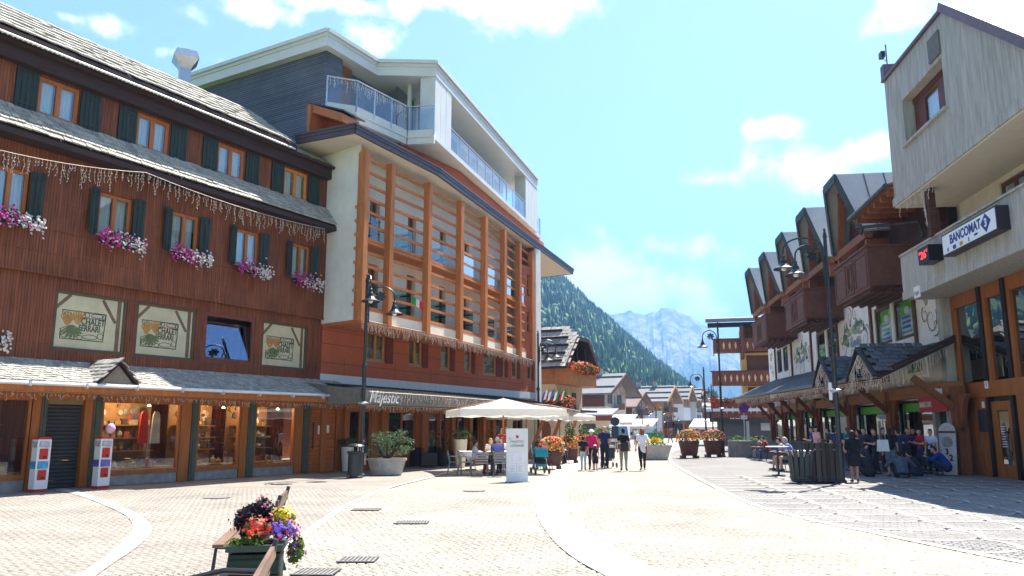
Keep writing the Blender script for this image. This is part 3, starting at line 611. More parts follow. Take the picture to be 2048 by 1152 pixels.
# pale window signs
SIGNM = M('cream window blind', (.62, .55, .36), .6, .12, 1.5); INK = M('dark lead line', (.05, .055, .035), .6); BRFR = M('faded brown sign border', (.19, .115, .06), .6, .25, 3)  # sign blind is plain opaque cream, its own colour
FL1 = M('faded amber flower', (.50, .23, .05), .6); FL2 = M('faded green leaf', (.14, .17, .06), .6)
def sign_window(a, b, o_=0):
    w = window(ch, a, b, 3.86, 5.57, .03, fm=M('dark sign frame', (.10, .065, .035), .6), leaves=1, fw=.09, curtain=False, glassm=glass('clear glass', (.97, .97, .97), .0))
    p = MB().box(a + .09, b - .09, .078, .085, 3.95, 5.48).build('sign_panel', SIGNM, w)
    m = MB(); y = .0745; W_ = b - a; x = lambda t: a + W_ * t; z = lambda t: 3.86 + 1.71 * t
    def strip(p0, p1, wd=.018, mi=0): m.bar((x(p0[0]), y, z(p0[1])), (x(p1[0]), y, z(p1[1])), wd, .006, mi, up=(0, 1, 0))
    def poly(c, rx, rz, n=14, wd=.016):
        P = [(c[0] + rx * math.cos(2 * math.pi * k / n), c[1] + rz * math.sin(2 * math.pi * k / n)) for k in range(n)]
        for k in range(n): strip(P[k], P[(k + 1) % n], wd)
    strip((.12, .2), (.70, .2), .024); strip((.12, .68), (.72, .68), .024); strip((.70, .2), (.72, .68), .024); strip((.68, .36), (.71, .36)); strip((.34, .58), (.71, .585), .016); strip((.12, .2), (.12, .36), .024); strip((.13, .6), (.13, .68), .024)
    for c, rx, rz in (((.60, .635), .085, .035), ((.46, .635), .03, .04), ((.40, .65), .025, .03), ((.69, .63), .02, .04), ((.52, .26), .10, .04), ((.66, .29), .04, .05), ((.38, .24), .035, .035), ((.18, .27), .05, .05), ((.28, .25), .04, .045), ((.2, .62), .05, .03)): poly(c, rx, rz)
    for c, s in (((.20, .53), .12), ((.34, .56), .12)):
        for k in range(7):
            t = math.pi * (.12 + .76 * k / 6); e = (c[0] + s * .8 * math.cos(t), c[1] + s * 1.05 * math.sin(t)); m.prism([(x(c[0] - .02), y, z(c[1] - .1)), (x(c[0] + .02), y, z(c[1] - .1)), (x(e[0] + .008), y, z(e[1])), (x(e[0]), y, z(e[1] + .02)), (x(e[0] - .008), y, z(e[1]))], (0, -.003 - .0006 * k, 0), 1)
    for k in range(9):
        t = math.pi * (1.0 + k / 8); e = (.26 + .15 * math.cos(t), .36 + .13 * math.sin(t)); m.prism([(x(.25), y, z(.44)), (x(.28), y, z(.44)), (x(e[0] + .02), y, z(e[1])), (x(e[0] - .02), y, z(e[1] - .01))], (0, -.003 - .0005 * k, 0), 2)
    # painted timber braces in the corners of the blind
    m.bar((x(.02), y + .004, z(.68)), (x(.22), y + .004, z(.95)), .10, .005, 3, up=(0, 1, 0)); m.bar((x(.66), y + .004, z(.93)), (x(.86), y + .004, z(.55)), .10, .005, 3, up=(0, 1, 0)); m.bar((x(.90), y + .003, z(.06)), (x(.90), y + .003, z(.95)), .13, .005, 3, up=(0, 1, 0))
    m.build('emblem', [INK, FL1, FL2, BRFR], p)
    text('CHALET', .27, INK, p, onwall(x(.545), .073, z(.515)), sx=.74, bold=.004); text('FERRARI', .25, INK, p, onwall(x(.50), .073, z(.40)), sx=.72, bold=.004)
for a, b in (SX[1], SX[2], SX[4]): sign_window(a, b)
# tilted open window that mirrors the sky
a, b = SX[3]
w = window(ch, a, b, 3.86, 5.57, .02, fm=M('red brown window frame', (.17, .05, .025), .5, .2), leaves=1, fw=.13, curtain=False, glassm=glass('clear glass', (.97, .97, .97), .0))
MIR = M('sky-reflecting pane', (.16, .21, .30), .02, .02, metal=1.0)
s_ = MB().box(a + .15, b - .16, .03, .07, 0, 1.36).build('tilted_sash', M('red brown window frame', (0, 0, 0)), w); s_.location = (0, .02, 4.0); s_.rotation_euler = (R(-14), 0, 0)
s2 = MB().box(a + .20, b - .21, .022, .029, .06, 1.30).build('pane', MIR, w); s2.location = (0, .02, 4.0); s2.rotation_euler = (R(-14), 0, 0)
window(ch, -9.0, -6.55, 3.86, 5.57, .03, leaves=2, fw=.12)
# roofs
def roof(zb, yb, zt, yt, x0, x1, w, h, t, nm, th=.12, seed=1):
    d = Vector((0, yt - yb, zt - zb)); Lr = d.length; n = Vector((1, 0, 0)).cross(d).normalized()
    o = MB().prism([(x0, yb, zb), (x1, yb, zb), (x1, yt, zt), (x0, yt, zt)], n * -th).build(nm, DARKWOOD, ch)
    shingle_field(o, LM, (x0, yb, zb), (1, 0, 0), d, int((x1 - x0) / w), max(1, int(Lr / h + .5)), w, h, t, seed=seed)
    return o
r1 = roof(12.38, -.52, 14.30, 2.15, UL - .5, 3.45, .30, .45, .05, 'main_roof', .10, 1)
MB().prism([(UL - .5, 2.15, 14.25), (3.45, 2.15, 14.25), (3.45, 9.2, 9.0), (UL - .5, 9.2, 9.0)], (0, 0, -.1)).build('rear_roof', DARKWOOD, ch)
r1b = roof(12.2, -.30, 13.6, 1.7, 3.47, UR + .45, .3, .5, .03, 'lower_roof_end', .10, 2)
m = MB(); m.box(UL - .5, 3.45, -.58, -.50, 12.16, 12.36); m.box(UL - .5, UR + .4, -.50, -.02, 12.05, 12.15); m.box(UL - .5, UR + .4, -.30, -.025, 11.66, 12.049); m.build('eave', DARKWOOD, ch)
m = MB(); m.tube([(UL - .5, -.62, 12.17), (3.3, -.62, 12.17)], .035, 6); 
for i in range(95): xx = UL - .4 + i * .134; m.ball((xx, -.64, 12.14), .035, 5)
m.build('rope_light', M('pale rope light', (.6, .58, .53), .5), ch)
r2 = roof(9.62, -.70, 10.42, -.03, UL, UR + .45, .22, .21, .042, 'skirt_roof', .08, 4)
MB().box(UL, UR + .43, -.68, -.145, 9.42, 9.50).box(UL, UR + .43, -.74, -.682, 9.42, 9.58).build('skirt_soffit', DARKWOOD, ch)
r3 = roof(2.84, -1.5, 3.50, -.01, UL, UR + .95, .165, .155, .024, 'pent_roof', .07, 5)
m = MB(); m.box(UL, UR + .95, -1.53, -1.47, 2.62, 2.80, 0); m.box(UL, UR + .95, -1.45, -.02, 2.60, 2.66, 0); m.build('pent_beam', ORANGEW, ch)
gut = MB(); gut.tube([(UL, -1.6, 2.79), (UR + 1.0, -1.6, 2.88)], .055, 8)
for i in range(11): gut.box(UL + 1.5 * i, UL + 1.5 * i + .05, -1.67, -1.53, 2.73, 2.86)
gut.build('gutter', M('bright zinc gutter', (.62, .61, .60), .35, .12, 2, metal=.4), ch)
# small gable in the pent roof
gx = -3.7; pr = MB(); gy = -.25; dep = 1.0
for sgn in (-1, 1):
    e, ap = Vector((gx + sgn * .62, -1.55, 2.84)), Vector((gx, -1.55, 3.50)); n = Vector((sgn * .7, 0, .7)) * .05
    pr.prism([e, ap, ap + Vector((0, 1.4, 0)), e + Vector((0, .05, 0))], n)
gb = pr.build('gablet', DARKWOOD, ch); MB().add([(gx - .56, -1.47, 2.83), (gx + .56, -1.47, 2.83), (gx, -1.47, 3.42)], [(0, 1, 2)]).build('gablet_face', M('grey gable boards', (.20, .16, .12), .8, .3), gb)
for sgn in (-1, 1):
    e, ap = Vector((gx + sgn * .64, -1.59, 2.91)), Vector((gx, -1.59, 3.57))
    if sgn < 0: shingle_field(gb, LM, e + Vector((0, 1.2, 0)), Vector((0, -1, 0)), ap - e, 6, 6, .2, .15, .02, seed=9)
    else: shingle_field(gb, LM, e, Vector((0, 1, 0)), ap - e, 6, 6, .2, .15, .02, seed=10)
# shop front
POST = [(-5.17, -4.94, 0), (-4.94, -4.78, 1), (-3.68, -3.44, 0), (-3.44, -3.18, 1), (-.44, -.06, 0), (-.04, .19, 1), (1.99, 2.29, 0), (2.30, 2.61, 1), (4.57, 4.93, 0), (4.95, 5.27, 1)]
for a, b, k in POST:
    m = MB().box(a, b, -.06 if k else -.03, .2, 0, 2.62)
    if k: m.box(a + .06, b - .06, -.085, -.06, .05, 2.5)
    m.build('shop_post', GREENPOST if k else ORANGEW, ch)
MB().box(UL, UR + .1, -.05, .22, 2.50, 2.64).build('shop_lintel', ORANGEW, ch)
MB().box(UL, UR + .1, .0, 1.95, 2.665, 2.72).build('shop_ceiling', M('warm ceiling boards', (.30, .17, .07), .7), ch)
MB().box(UL, UR + .1, -.01, 1.95, .0, .012).build('shop_floor', STONE, ch)
GW = [(-9.0, -5.2), (-3.16, -.46), (.21, 1.97), (2.63, 4.55)]
g = random.Random(11); HUES = [(.35, .08, .05), (.30, .18, .08), (.12, .07, .05), (.45, .36, .24), (.10, .12, .22), (.22, .22, .2), (.4, .22, .05), (.06, .05, .05), (.5, .45, .4)]
GOODM = [M('shop goods %d' % i, c, .7, .3, 8) for i, c in enumerate(HUES)]
SHELF = M('shelf wood', (.30, .15, .05), .6, .2)
for i, (a, b) in enumerate(GW):
    w = MB().box(a, b, -.03, .09, .30, .44).box(a, b, -.02, .07, 2.42, 2.5).box(a, a + .07, -.02, .07, .44, 2.42).box(b - .07, b, -.02, .07, .44, 2.42).build('shop_window', ORANGEW, ch)
    MB().box(a + .05, b - .05, .02, .03, .42, 2.45).build('pane', glass('shop glass', (.86, .88, .87), .05), w)
    MB().box(a, b, .0, .25, .012, .30).build('shop_plinth', STONE, ch)
    sh = MB(); sh.box(a, b, .1, 1.0, .44, .50); sh.box(a, b, 1.5, 1.55, .5, 2.65)
    for z in (.95, 1.35, 1.75): sh.box(a + .15, b - .15, 1.05, 1.5, z, z + .03)
    sh.build('display_shelf', SHELF, w)
    gd = MB()
    for z in (.505, .985, 1.385, 1.785):
        x = a + .2
        while x < b - .35:
            wd = g.uniform(.07, .24); h = g.uniform(.08, .32); y0 = g.uniform(.25, .7) if z < .6 else g.uniform(1.08, 1.2); k = g.randrange(len(GOODM))
            if g.random() < .5: gd.box(x, x + wd, y0, y0 + wd * .8, z, z + h, k)
            else: gd.lathe([(wd * .2, 0), (wd * .45, h * .3), (wd * .4, h * .6), (wd * .15, h * .8), (wd * .2, h)], 8, (x + wd / 2, y0 + .1, z), k)
            x += wd + g.uniform(.01, .09)
    for _ in range(10 if i != 1 else 22): # plates and cuckoo clocks on the rear wall
        r_ = g.uniform(.06, .15); gd.lathe([(r_, 0), (r_ * .9, .03), (.01, .035)], 9, (0, 0, 0), g.randrange(len(GOODM))); k = 9 * 3
        for q in range(len(gd.v) - k, len(gd.v)):
            x, y, z = gd.v[q]; gd.v[q] = (x, -z, y)
        cx, cz = g.uniform(a + .2, b - .2), g.uniform(1.95, 2.4)
        for q in range(len(gd.v) - k, len(gd.v)): x, y, z = gd.v[q]; gd.v[q] = (x + cx, y + 1.49, z + cz)
    o = gd.build('goods', GOODM, w); o['kind'] = 'stuff'
    MB().lathe([(.0, .07), (.03, .06), (.055, 0), (.0, .0)], 8, ((a + b) / 2 + .55, .5, 2.36)).build('spot_lamp', LAMPGLOW, w)
    if i: 
        pl = bpy.data.lights.new('shop_light', 'POINT'); pl.energy = 22; pl.color = (1, .72, .42); pl.shadow_soft_size = .15; po = bpy.data.objects.new('shop_light', pl); COL.objects.link(po); po.parent = w; po.location = ((a + b) / 2, .75, 2.45)
# garments in the shop window
for x, c, l in ((-1.35, RED, 'red knitted garment hanging in the souvenir shop window'), (-.92, M('cream cloth', (.5, .45, .36)), 'cream garment hanging beside the red one in the souvenir window')):
    o = MB().prism([(x - .16, .55, 1.2), (x + .17, .55, 1.2), (x + .12, .55, 2.1), (x + .05, .55, 2.2), (x - .06, .55, 2.2), (x - .11, .55, 2.1)], (0, .06, 0)).build('garment', c, None, l, 'garment', 'garments in the shop window'); o.location = L.o; o.rotation_euler = (0, 0, L.rz)
# roller shutter and wooden door
rs = MB(); 
for i in range(22): rs.prism([(-4.72, .12, .02 + i * .105), (-4.72, .09, .05 + i * .105), (-4.72, .09, .09 + i * .105), (-4.72, .12, .12 + i * .105)], (.98, 0, 0))
rs.box(-4.75, -3.7, .122, .14, .012, 2.5); rs.build('roller_shutter', M('grey roller shutter', (.05, .052, .055), .5, .15, 3, metal=.3), ch)
MB().box(-4.75, -3.70, .05, .3, 2.34, 2.5).build('shutter_box', M('ochre shutter box', (.24, .15, .06), .7), ch)
dr = MB().box(5.3, 6.72, .0, .07, .02, 2.5).box(5.36, 6.66, -.02, -.0, .05, 1.0).box(5.36, 6.66, -.02, -.0, 1.06, 2.05).box(5.36, 6.66, -.02, 0, 2.1, 2.46).build('shop_door', planks('orange door boards', (.36, .105, .02), (.40, .12, .024), .16, 'z'), ch)
MB().box(5.75, 5.95, -.03, -.021, 1.45, 1.78).build('door_notice', WHITE, dr); MB().box(6.15, 6.36, -.03, -.021, 1.5, 1.8).build('door_notice', WHITE, dr)
MB().box(5.44, 5.48, -.10, -.06, .9, 1.9).box(5.44, 5.48, -.06, -.02, .95, 1.0).box(5.44, 5.48, -.06, -.02, 1.8, 1.85).build('handle', IRON, dr)
icicles(None, [(UL, -1.30, 2.60), (UR + .9, -1.30, 2.62)], .18, .10, parent=ch, seed=5)
# strings of icicle lights in front of the facade
def drape(pts, sag, n=9):
    out = []
    for a, b in zip(pts[:-1], pts[1:]):
        a, b = Vector(a), Vector(b)
        for i in range(n): t = i / n; p = a.lerp(b, t); p.z -= sag * 4 * t * (1 - t); out.append(p)
    return out + [Vector(pts[-1])]
u0, z0 = L.uz(-20, 312, -.8); u1, z1 = L.uz(292, 345, -.8); u2, z2 = L.uz(650, 458, -.8)
icicles(None, drape([(u0 - 1.2, -.8, z0 + .2), (u1, -.8, z1), (u2, -.8, z2)], .17), .55, .10, label='long curtain of pale icicle lights sagging below the grey skirt roof of the brown chalet', cat='string lights', loc=L.o, rz=L.rz, seed=2)
# flower boxes
def flower_box(u, z, y, w, label, seed, F, pcols=('pink', 'white'), n=230):
    g = random.Random(seed); t = femp('flower_box', F, label, 'flower box', 'petunia boxes under the chalet windows')
    MB().box(u - w / 2, u + w / 2, y, y + .18, z - .2, z).build('box', M('dark planter box', (.03, .025, .02)), t)
    lv = MB(); lv.cloudlet((u, y, z - .02), (w * .56, .17, .24), 150, .09, (0, 1), rg=g); lv.build('leaves', [LEAF, LEAF_D], t, kind='stuff')
    bl = MB()
    for _ in range(n):
        s_ = g.uniform(-1, 1); x = u + s_ * w * .60; dz = g.gauss(-.06, .13) - .05 * s_ ; yy = y - g.uniform(-.03, .17)
        k = 0 if (s_ + g.gauss(0, .45)) < 0 else 1; c = Vector((x, yy, z + dz)); r_ = g.uniform(.028, .05)
        nrm = Vector((g.uniform(-.5, .5), -1, g.uniform(-.2, .9))).normalized(); e1 = nrm.cross(Vector((0, 0, 1))).normalized(); e2 = e1.cross(nrm)
        bl.add([c + nrm * .02] + [c + (e1 * math.cos(q) + e2 * math.sin(q)) * r_ for q in [i * 2 * math.pi / 5 for i in range(5)]], [(0, i + 1, (i + 1) % 5 + 1) for i in range(5)], k)
    bl.build('blossoms', [PET[k] for k in pcols], t, kind='stuff')
FBL = ['pink and white petunia box at the flower-floor window cut by the left photo edge', 'pink and white petunia box under the second flower-floor window, above the widest sign window', 'pink and white petunia box under the third flower-floor window, above the second sign window', 'pink and white petunia box under the fourth flower-floor window, above the tilted window', 'mostly magenta petunia box under the flower-floor window nearest the hotel']
for i, (a, b) in enumerate(FX): flower_box((a + b) / 2 + .05, 7.26, -.52, 1.25, FBL[i], 20 + i, L)
flower_box(-7.0, 4.05, -.3, 1.5, 'pink and white petunia box low at the left edge, level with the sign windows', 31, L)
# downpipe between chalet and hotel
dp = MB().box(5.93, 6.35, -.42, -.16, 6.0, 11.6).build('downpipe', FASCIA, None, 'wide dark brown downpipe cover between the wooden chalet and the white hotel wall', 'downpipe'); dp.location = L.o; dp.rotation_euler = (0, 0, L.rz)
# chimney behind the ridge
cx = A(368, 160, 29); fl = empty('metal_chimney', (cx.x, cx.y, 12.5), .5, 'square steel chimney with a flared hood behind the shingle roof', 'chimney')
MB().box(-.21, .21, -.21, .21, 0, 2.9).build('flue', STEEL, fl)
def frus(m, r0, z0, r1, z1): m.add([(sx * r, sy * r, z) for r, z in ((r0, z0), (r1, z1)) for sx, sy in ((-1, -1), (1, -1), (1, 1), (-1, 1))], [(3, 2, 1, 0), (4, 5, 6, 7)] + [(i, (i + 1) % 4, 4 + (i + 1) % 4, 4 + i) for i in range(4)]); return m
h_ = MB(); frus(h_, .21, 2.9, .27, 3.02); frus(h_, .27, 3.02, .46, 3.3); frus(h_, .46, 3.3, .36, 3.6); h_.build('hood', STEEL, fl); MB().box(-.12, .12, -.12, .12, 3.6, 3.72).build('vent', IRON, fl)
# ================================================================== hotel
HF_ = Frame(-7.53, 31.44, 27.8, 'L'); ho_ = femp('hotel', HF_, 'red and white hotel with a larch slat screen and pale metal penthouse', 'building'); HM = fmat(HF_)
def hl(p, z=0): q = HF_.loc((p[0], p[1], 0)); return Vector((q.x, q.y, z))
lw = MB(); WU = [(2.84, 4.12), (5.93, 7.0), (8.62, 9.5), (10.88, 11.6), (12.85, 14.27), (14.65, 15.3), (16.17, 16.8), (18.12, 18.7)]
holed_wall(lw, 0.0, 19.1, 3.8, 5.9, [(a, b, 4.55, 5.8) for a, b in WU], 0, .22)
holed_wall(lw, 17.2, 19.1, 5.9, 11.4, [(18.1, 18.7, 7.3, 8.6), (18.1, 18.7, 9.6, 10.9)], 0, .22)
lw.quad((19.1, .01, 0), (19.1, 12, 0), (19.1, 12, 12.8), (19.1, .01, 12.8)); lw.quad((0, 0, 3.4), (0, 12, 3.4), (0, 12, 5.9), (0, 0, 5.9)); lw.quad((0, 12, 0), (0, 12, 13), (19.1, 12, 13), (19.1, 12, 0))
lw.build('red_wall', HOTEL_RED, ho_)
jn = MB()
for z in (4.25, 5.0, 5.55): 
    x = 0
    for a, b in WU + [(19.05, 19.1)]:
        if z > 4.5: jn.box(x, a, -.004, .004, z, z + .018); x = b
    if z < 4.5: jn.box(0, 19.0, -.004, .004, z, z + .018)
for x in (1.4, 4.9, 7.8, 10.2, 12.2, 14.1, 15.8, 17.5): jn.box(x, x + .018, -.0035, .0045, 3.81, 4.5)
jn.build('panel_joints', M('dark panel joint', (.10, .03, .02)), ho_, kind='stuff')
YW = M('yellow larch window frame', (.46, .24, .07), .5, .2)
for i, (a, b) in enumerate(WU):
    window(ho_, a, b, 4.55, 5.8, .05, fm=YW, leaves=2 if i < 2 else 1, fw=.1, sill=.06, cm=M('ochre curtain', (.28, .22, .08), .9))
    MB().box(b + .02, b + .02 + (b - a) * .42, -.05, -.01, 4.5, 5.85).build('shutter_panel', M('deep red shutter', (.16, .030, .016), .6), ho_)
MB().box(-.02, 19.1, -.03, .1, 3.42, 3.8).build('white_band', M('bluish white plaster band', (.62, .63, .64), .9, .05), ho_)
MB().box(19.1, 19.75, -.12, .6, 0, 12.7).build('pilaster', WHITE_PL, ho_)
# upper floors behind the slat screen
P = [(-5.76, 29.92), (-5.0, 31.55), (-3.71, 34.07), (-2.48, 37.0), (-1.42, 39.85), (-.47, 42.58), (.38, 45.45), (1.17, 47.99)]
P = [Vector((x, y, 0)) for x, y in P]; ZB, ZT = 5.75, 12.4
def inward(i):
    d = (P[min(i + 1, 7)] - P[max(i - 1, 0)]).normalized(); return Vector((-d.y, d.x, 0))
Q = [P[i] + inward(i) * 1.25 for i in range(8)]; Q[0] = P[0] + inward(0) * .2
up = MB()
def wallseg(a, b, z0, z1, mi=0): a, b = hl(a), hl(b); up.quad((a.x, a.y, z0), (b.x, b.y, z0), (b.x, b.y, z1), (a.x, a.y, z1), mi)
r0 = HF_.o + HF_.y * .4; wallseg(r0, P[0] + inward(0) * .2, ZB, 12.8)            # white return wall next to the chalet
DOORS = []
for i in range(7):
    a, b = Q[i] if i else P[0] + inward(0) * 1.25 + (P[1] - P[0]) * .30, Q[i + 1]; n = inward(i)
    d0, d1 = a.lerp(b, .12), a.lerp(b, .36)
    for z0, z1 in ((ZB, 6.25), (8.45, 8.92), (11.2, 12.8)): wallseg(a, b, z0, z1)
    for z0, z1 in ((6.25, 8.45), (8.92, 11.2)):
        wallseg(a, d0, z0, z1); wallseg(d1, b, z0, z1)
        for e in (d0, d1): wallseg(e, e + n * .4, z0, z1)
        wallseg(d0 + n * .4, d1 + n * .4, z0 - .01, z1 + .01, 1)
        DOORS.append((d0 + n * .2, d1 + n * .2, z0, z1))
wallseg(Q[7], hl and (HF_.o + HF_.x * 17.2), ZB, 12.8)
upo = up.build('upper_wall', [WHITE_PL, BLACK], ho_)
for a, b, z0, z1 in DOORS:
    a, b = hl(a), hl(b); d = (b - a).normalized(); m = MB(); up_ = Vector((0, 0, 1))
    for p in (a + d * .05, b - d * .05, a.lerp(b, .5)): m.bar((p.x, p.y, z0), (p.x, p.y, z1), .1, .06)
    for z in (z0 + .05, z1 - .05): m.bar((a.x, a.y, z), (b.x, b.y, z), .06, .1)
    w = m.build('balcony_door', FRAME_W, ho_)
    MB().bar((a.x, a.y, (z0 + z1) / 2), (b.x, b.y, (z0 + z1) / 2), .01, z1 - z0 - .12).build('pane', glass('door glass', (.55, .66, .62), .08), w)
GG = glass('green balcony glass', (.70, .84, .80), .06); GGB = glass('sky-reflecting balcony glass', (.55, .65, .75), .5)
for i in range(7):
    a, b = P[i], P[i + 1]; n = inward(i) if i else inward(1); d = (b - a).normalized(); a = a + d * (.5 if i == 0 else 0)
    for k, z in enumerate((6.25, 8.92)):
        pl = [hl(a + n * .1, z - .09), hl(b + n * .1, z - .09), hl(b + n * 1.2, z - .09), hl(a + n * 1.2, z - .09)]
        s_ = MB().prism(pl, (0, 0, .09)).build('balcony_slab', SLATW, ho_)
        if i == 6 and k == 0: continue
        p0, p1 = hl(a + d * .2 + n * .16), hl(a.lerp(b, .66) + n * .16); q1 = hl(a.lerp(b, .66) + n * 1.0)
        MB().bar((p0.x, p0.y, z + .55), (p1.x, p1.y, z + .55), .015, 1.0).build('balcony_pane', GGB if (k == 1 and i >= 3) else GG, s_)
        MB().bar((p1.x, p1.y, z + .55), (q1.x, q1.y, z + .55), .015, 1.0).build('balcony_pane', GG, s_)
        m = MB()
        for zz in (z + .45, z + .95): e = p1 + (q1 - p1).normalized() * .55; m.bar((p1.x, p1.y, zz), (e.x, e.y, zz), .05, .06)
        m.build('rail_bracket', IRON, s_)
    pb = [hl(a + n * .16), hl(b + n * .16)]; MB().bar((pb[0].x, pb[0].y, 5.96), (pb[1].x, pb[1].y, 5.96), .1, .40).build('parapet', PLASTER, ho_)
so = MB().prism([hl(r0, ZB - .1)] + [hl(p + inward(i) * .05, ZB - .1) for i, p in enumerate(P)] + [Vector((19.1, 0, ZB - .1)), Vector((0, 0, ZB - .1))], (0, 0, .1)).build('soffit', SLATW, ho_)
for i, p in enumerate(P):
    q = hl(p); MB().bar((q.x, q.y, ZB - .08), (q.x, q.y, ZT + .02), .30, .26, up=(HF_.x.x, HF_.x.y, 0) if 0 else (1, 0, 0)).build('screen_post', SLATW, ho_)
for i in range(7):
    a, b = P[i], P[i + 1]; d = (b - a).normalized(); n = inward(i) if i else inward(1)
    for k in range(12):
        z = ZT - .12 - .545 * k; p, q = hl(a - d * (.28 if k > 3 else .0) + n * .17, z), hl(b + n * .17, z); MB().bar(p, q, .07, .115).build('slat', SLATW, ho_)
# left side board of the screen
a, b = hl(P[0] + inward(0) * .15), hl(P[0] + inward(0) * .95); MB().bar((a.x, a.y, ZB), (a.x, a.y, ZT), .05, .3).build('screen_side', SLATW, ho_)
EV = [Vector(p) for p in ((-8.45, 30.05, 0), (-6.0, 28.9, 0), (-3.35, 34.0, 0), (4.36, 56.9, 0))]
back = [Vector((1.5, 58.5, 0)), Vector((-12, 40, 0))]
MB().prism([hl(p, 12.76) for p in EV + back], (0, 0, .3)).build('eave_soffit', M('cream soffit', (.62, .55, .45), .9, .05), ho_)
fa = MB()
for a, b in zip(EV[:-1] + [EV[3]], EV[1:] + [back[0]]):
    d = (b - a).normalized(); o = Vector((d.y, -d.x, 0)) * .05
    for z, w_, t in ((12.84, .20, .10), (13.0, .14, .16), (13.09, .08, .22)): p, q = hl(a + o - d * t * .5, z), hl(b + o + d * t * .5, z); fa.bar(p, q, t, w_)
fa.build('fascia', FASCIA, ho_)
# red attic band set back above the eave
MB().prism([hl(p, 13.06) for p in ((-5.0, 34.0), (-2.6, 38.0), (2.2, 53.5), (-6, 56), (-12, 40), (-6.6, 35.4))], (0, 0, 1.2)).build('attic_wall', HOTEL_RED, ho_)
# penthouse
PC, PD = Vector((-3.41, 33.60, 0)), Vector((1.69, 50.72, 0)); PA, PB_, PE = Vector((-7.63, 30.64, 0)), Vector((-6.03, 33.5, 0)), Vector((-15.11, 34.99, 0))
PBACK = [Vector((-4.5, 53.5, 0)), Vector((-12.9, 41.4, 0))]; ZR0, ZR1, ZP = 17.27, 18.0, 14.5
ph = MB().prism([hl(p, ZR0) for p in (PE, PA, PB_, PC, PD, *PBACK)], (0, 0, ZR1 - ZR0)).build('penthouse_roof', LIGHTMETAL, ho_)
lp_ = MB()
for a, b in ((PE, PA), (PA, PB_), (PB_, PC), (PC, PD)):
    d = (b - a).normalized(); o = Vector((d.y, -d.x, 0)) * .03; lp_.bar(hl(a + o, ZR1 - .06), hl(b + o, ZR1 - .06), .12, .16); lp_.bar(hl(a + o * .6, ZR1 - .30), hl(b + o * .6, ZR1 - .30), .06, .03)
lp_.build('roof_lip', LIGHTMETAL, ph)
CLAD = planks('grey larch cladding', (.060, .068, .098), (.085, .095, .130), .095, 'z', gap=.012, gapcol=(.17, .175, .19), streak=.3, length=900)
dl, dr_ = (PA - PE).normalized(), (PB_ - PA).normalized(); inn = (dr_ * .35 - dl * .35)
WA, WE, WBm = PA + inn, PE + dr_ * .35, PA + inn + dr_ * 1.0
MB().prism([hl(p, 13.0) for p in (WE, WA, WBm, WBm - dl * 1.0, WE + dr_ * 2.0)], (0, 0, ZR0 - 13.0)).build('grey_cladding', CLAD, ho_)
WB = PA + inn + dr_ * 2.9
m = MB(); m.bar(hl(WBm - dl * .3, 15.95), hl(WBm - dl * .3 + dr_ * .9, 15.95), .06, 2.5); m.build('sliding_shutter', planks('brown shutter slats', (.22, .08, .03), (.26, .10, .035), .09, 'z'), ho_)
MB().bar(hl(WBm - dl * .6, 15.95), hl(WBm - dl * .6 + dr_ * 6, 15.95), .03, 2.6).build('penthouse_glazing', glass('dark glazing', (.16, .18, .2), .3), ho_)
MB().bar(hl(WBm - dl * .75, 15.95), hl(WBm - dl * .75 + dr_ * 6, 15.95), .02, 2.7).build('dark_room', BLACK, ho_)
# terrace deck with glass railing
ZD = 14.62; dk = [G(*p, ZD) for p in ((653, 203), (712.6, 212), (815, 261), (868, 258))]
deck = MB().prism([hl(p, 14.27) for p in dk] + [hl(PC + Vector((.1, 1.0, 0)), 14.27), hl(PC + Vector((-3.5, 3.2, 0)), 14.27), hl(dk[0] + dr_ * 2.2 - dl * .2, 14.27)], (0, 0, .35)).build('terrace_deck', LIGHTMETAL, ho_)
for a, b in zip(dk[:-1], dk[1:]):
    d = (b - a).normalized(); o = Vector((d.y, -d.x, 0)); MB().bar(hl(a - o * .12, 14.13), hl(b - o * .12, 14.13), .16, .27).build('deck_trim', LIGHTMETAL, ho_)
RG = glass('clear railing glass', (.80, .88, .93), .10)
def railing(pts, z, n_, parent, inset=.0):
    for a, b in zip(pts[:-1], pts[1:]):
        a, b = Vector((a.x, a.y, 0)), Vector((b.x, b.y, 0)); n = max(1, round((b - a).length / n_)); m = MB()
        for i in range(n + 1): p = hl(a.lerp(b, i / n)); m.bar((p.x, p.y, z - .25), (p.x, p.y, z + 1.12), .045, .045)
        p, q = hl(a, z + 1.1), hl(b, z + 1.1); m.bar(p, q, .05, .04)
        rl = m.build('railing', STEEL, parent)
        for i in range(n):
            p, q = hl(a.lerp(b, (i + .03) / n), z + .5), hl(a.lerp(b, (i + .97) / n), z + .5); MB().bar(p, q, .016, 1.0).build('railing_pane', RG, rl)
railing(dk, ZD, 1.15, ho_)
icicles(None, [hl(dk[0], ZD + 1.08), hl(dk[1], ZD + 1.08), hl(dk[2], ZD + 1.08)], .5, .10, parent=ho_, seed=8, r=.009)
p = hl(dk[1] + Vector((-.25, .5, 0))); MB().box(p.x - .28, p.x + .28, p.y - .28, p.y + .28, 13.05, 14.26).build('deck_pier', WHITE_PL, ho_)
pc = hl(PC + Vector((-1.3, 1.0, 0))); MB().lathe([(.11, 14.5), (.11, 17.27)], 12, (pc.x, pc.y, 0)).build('column', LIGHTMETAL, ho_)
PHF = Frame(PC.x, PC.y, math.degrees(math.atan2(PD.x - PC.x, PD.y - PC.y)), 'L'); LCD = (PD - PC).length
def pl(u, y, z): return hl(PHF.o + PHF.x * u + PHF.y * y, z)
u1 = PHF.uz(904, 230)[0]; u2 = PHF.uz(1052, 354)[0]
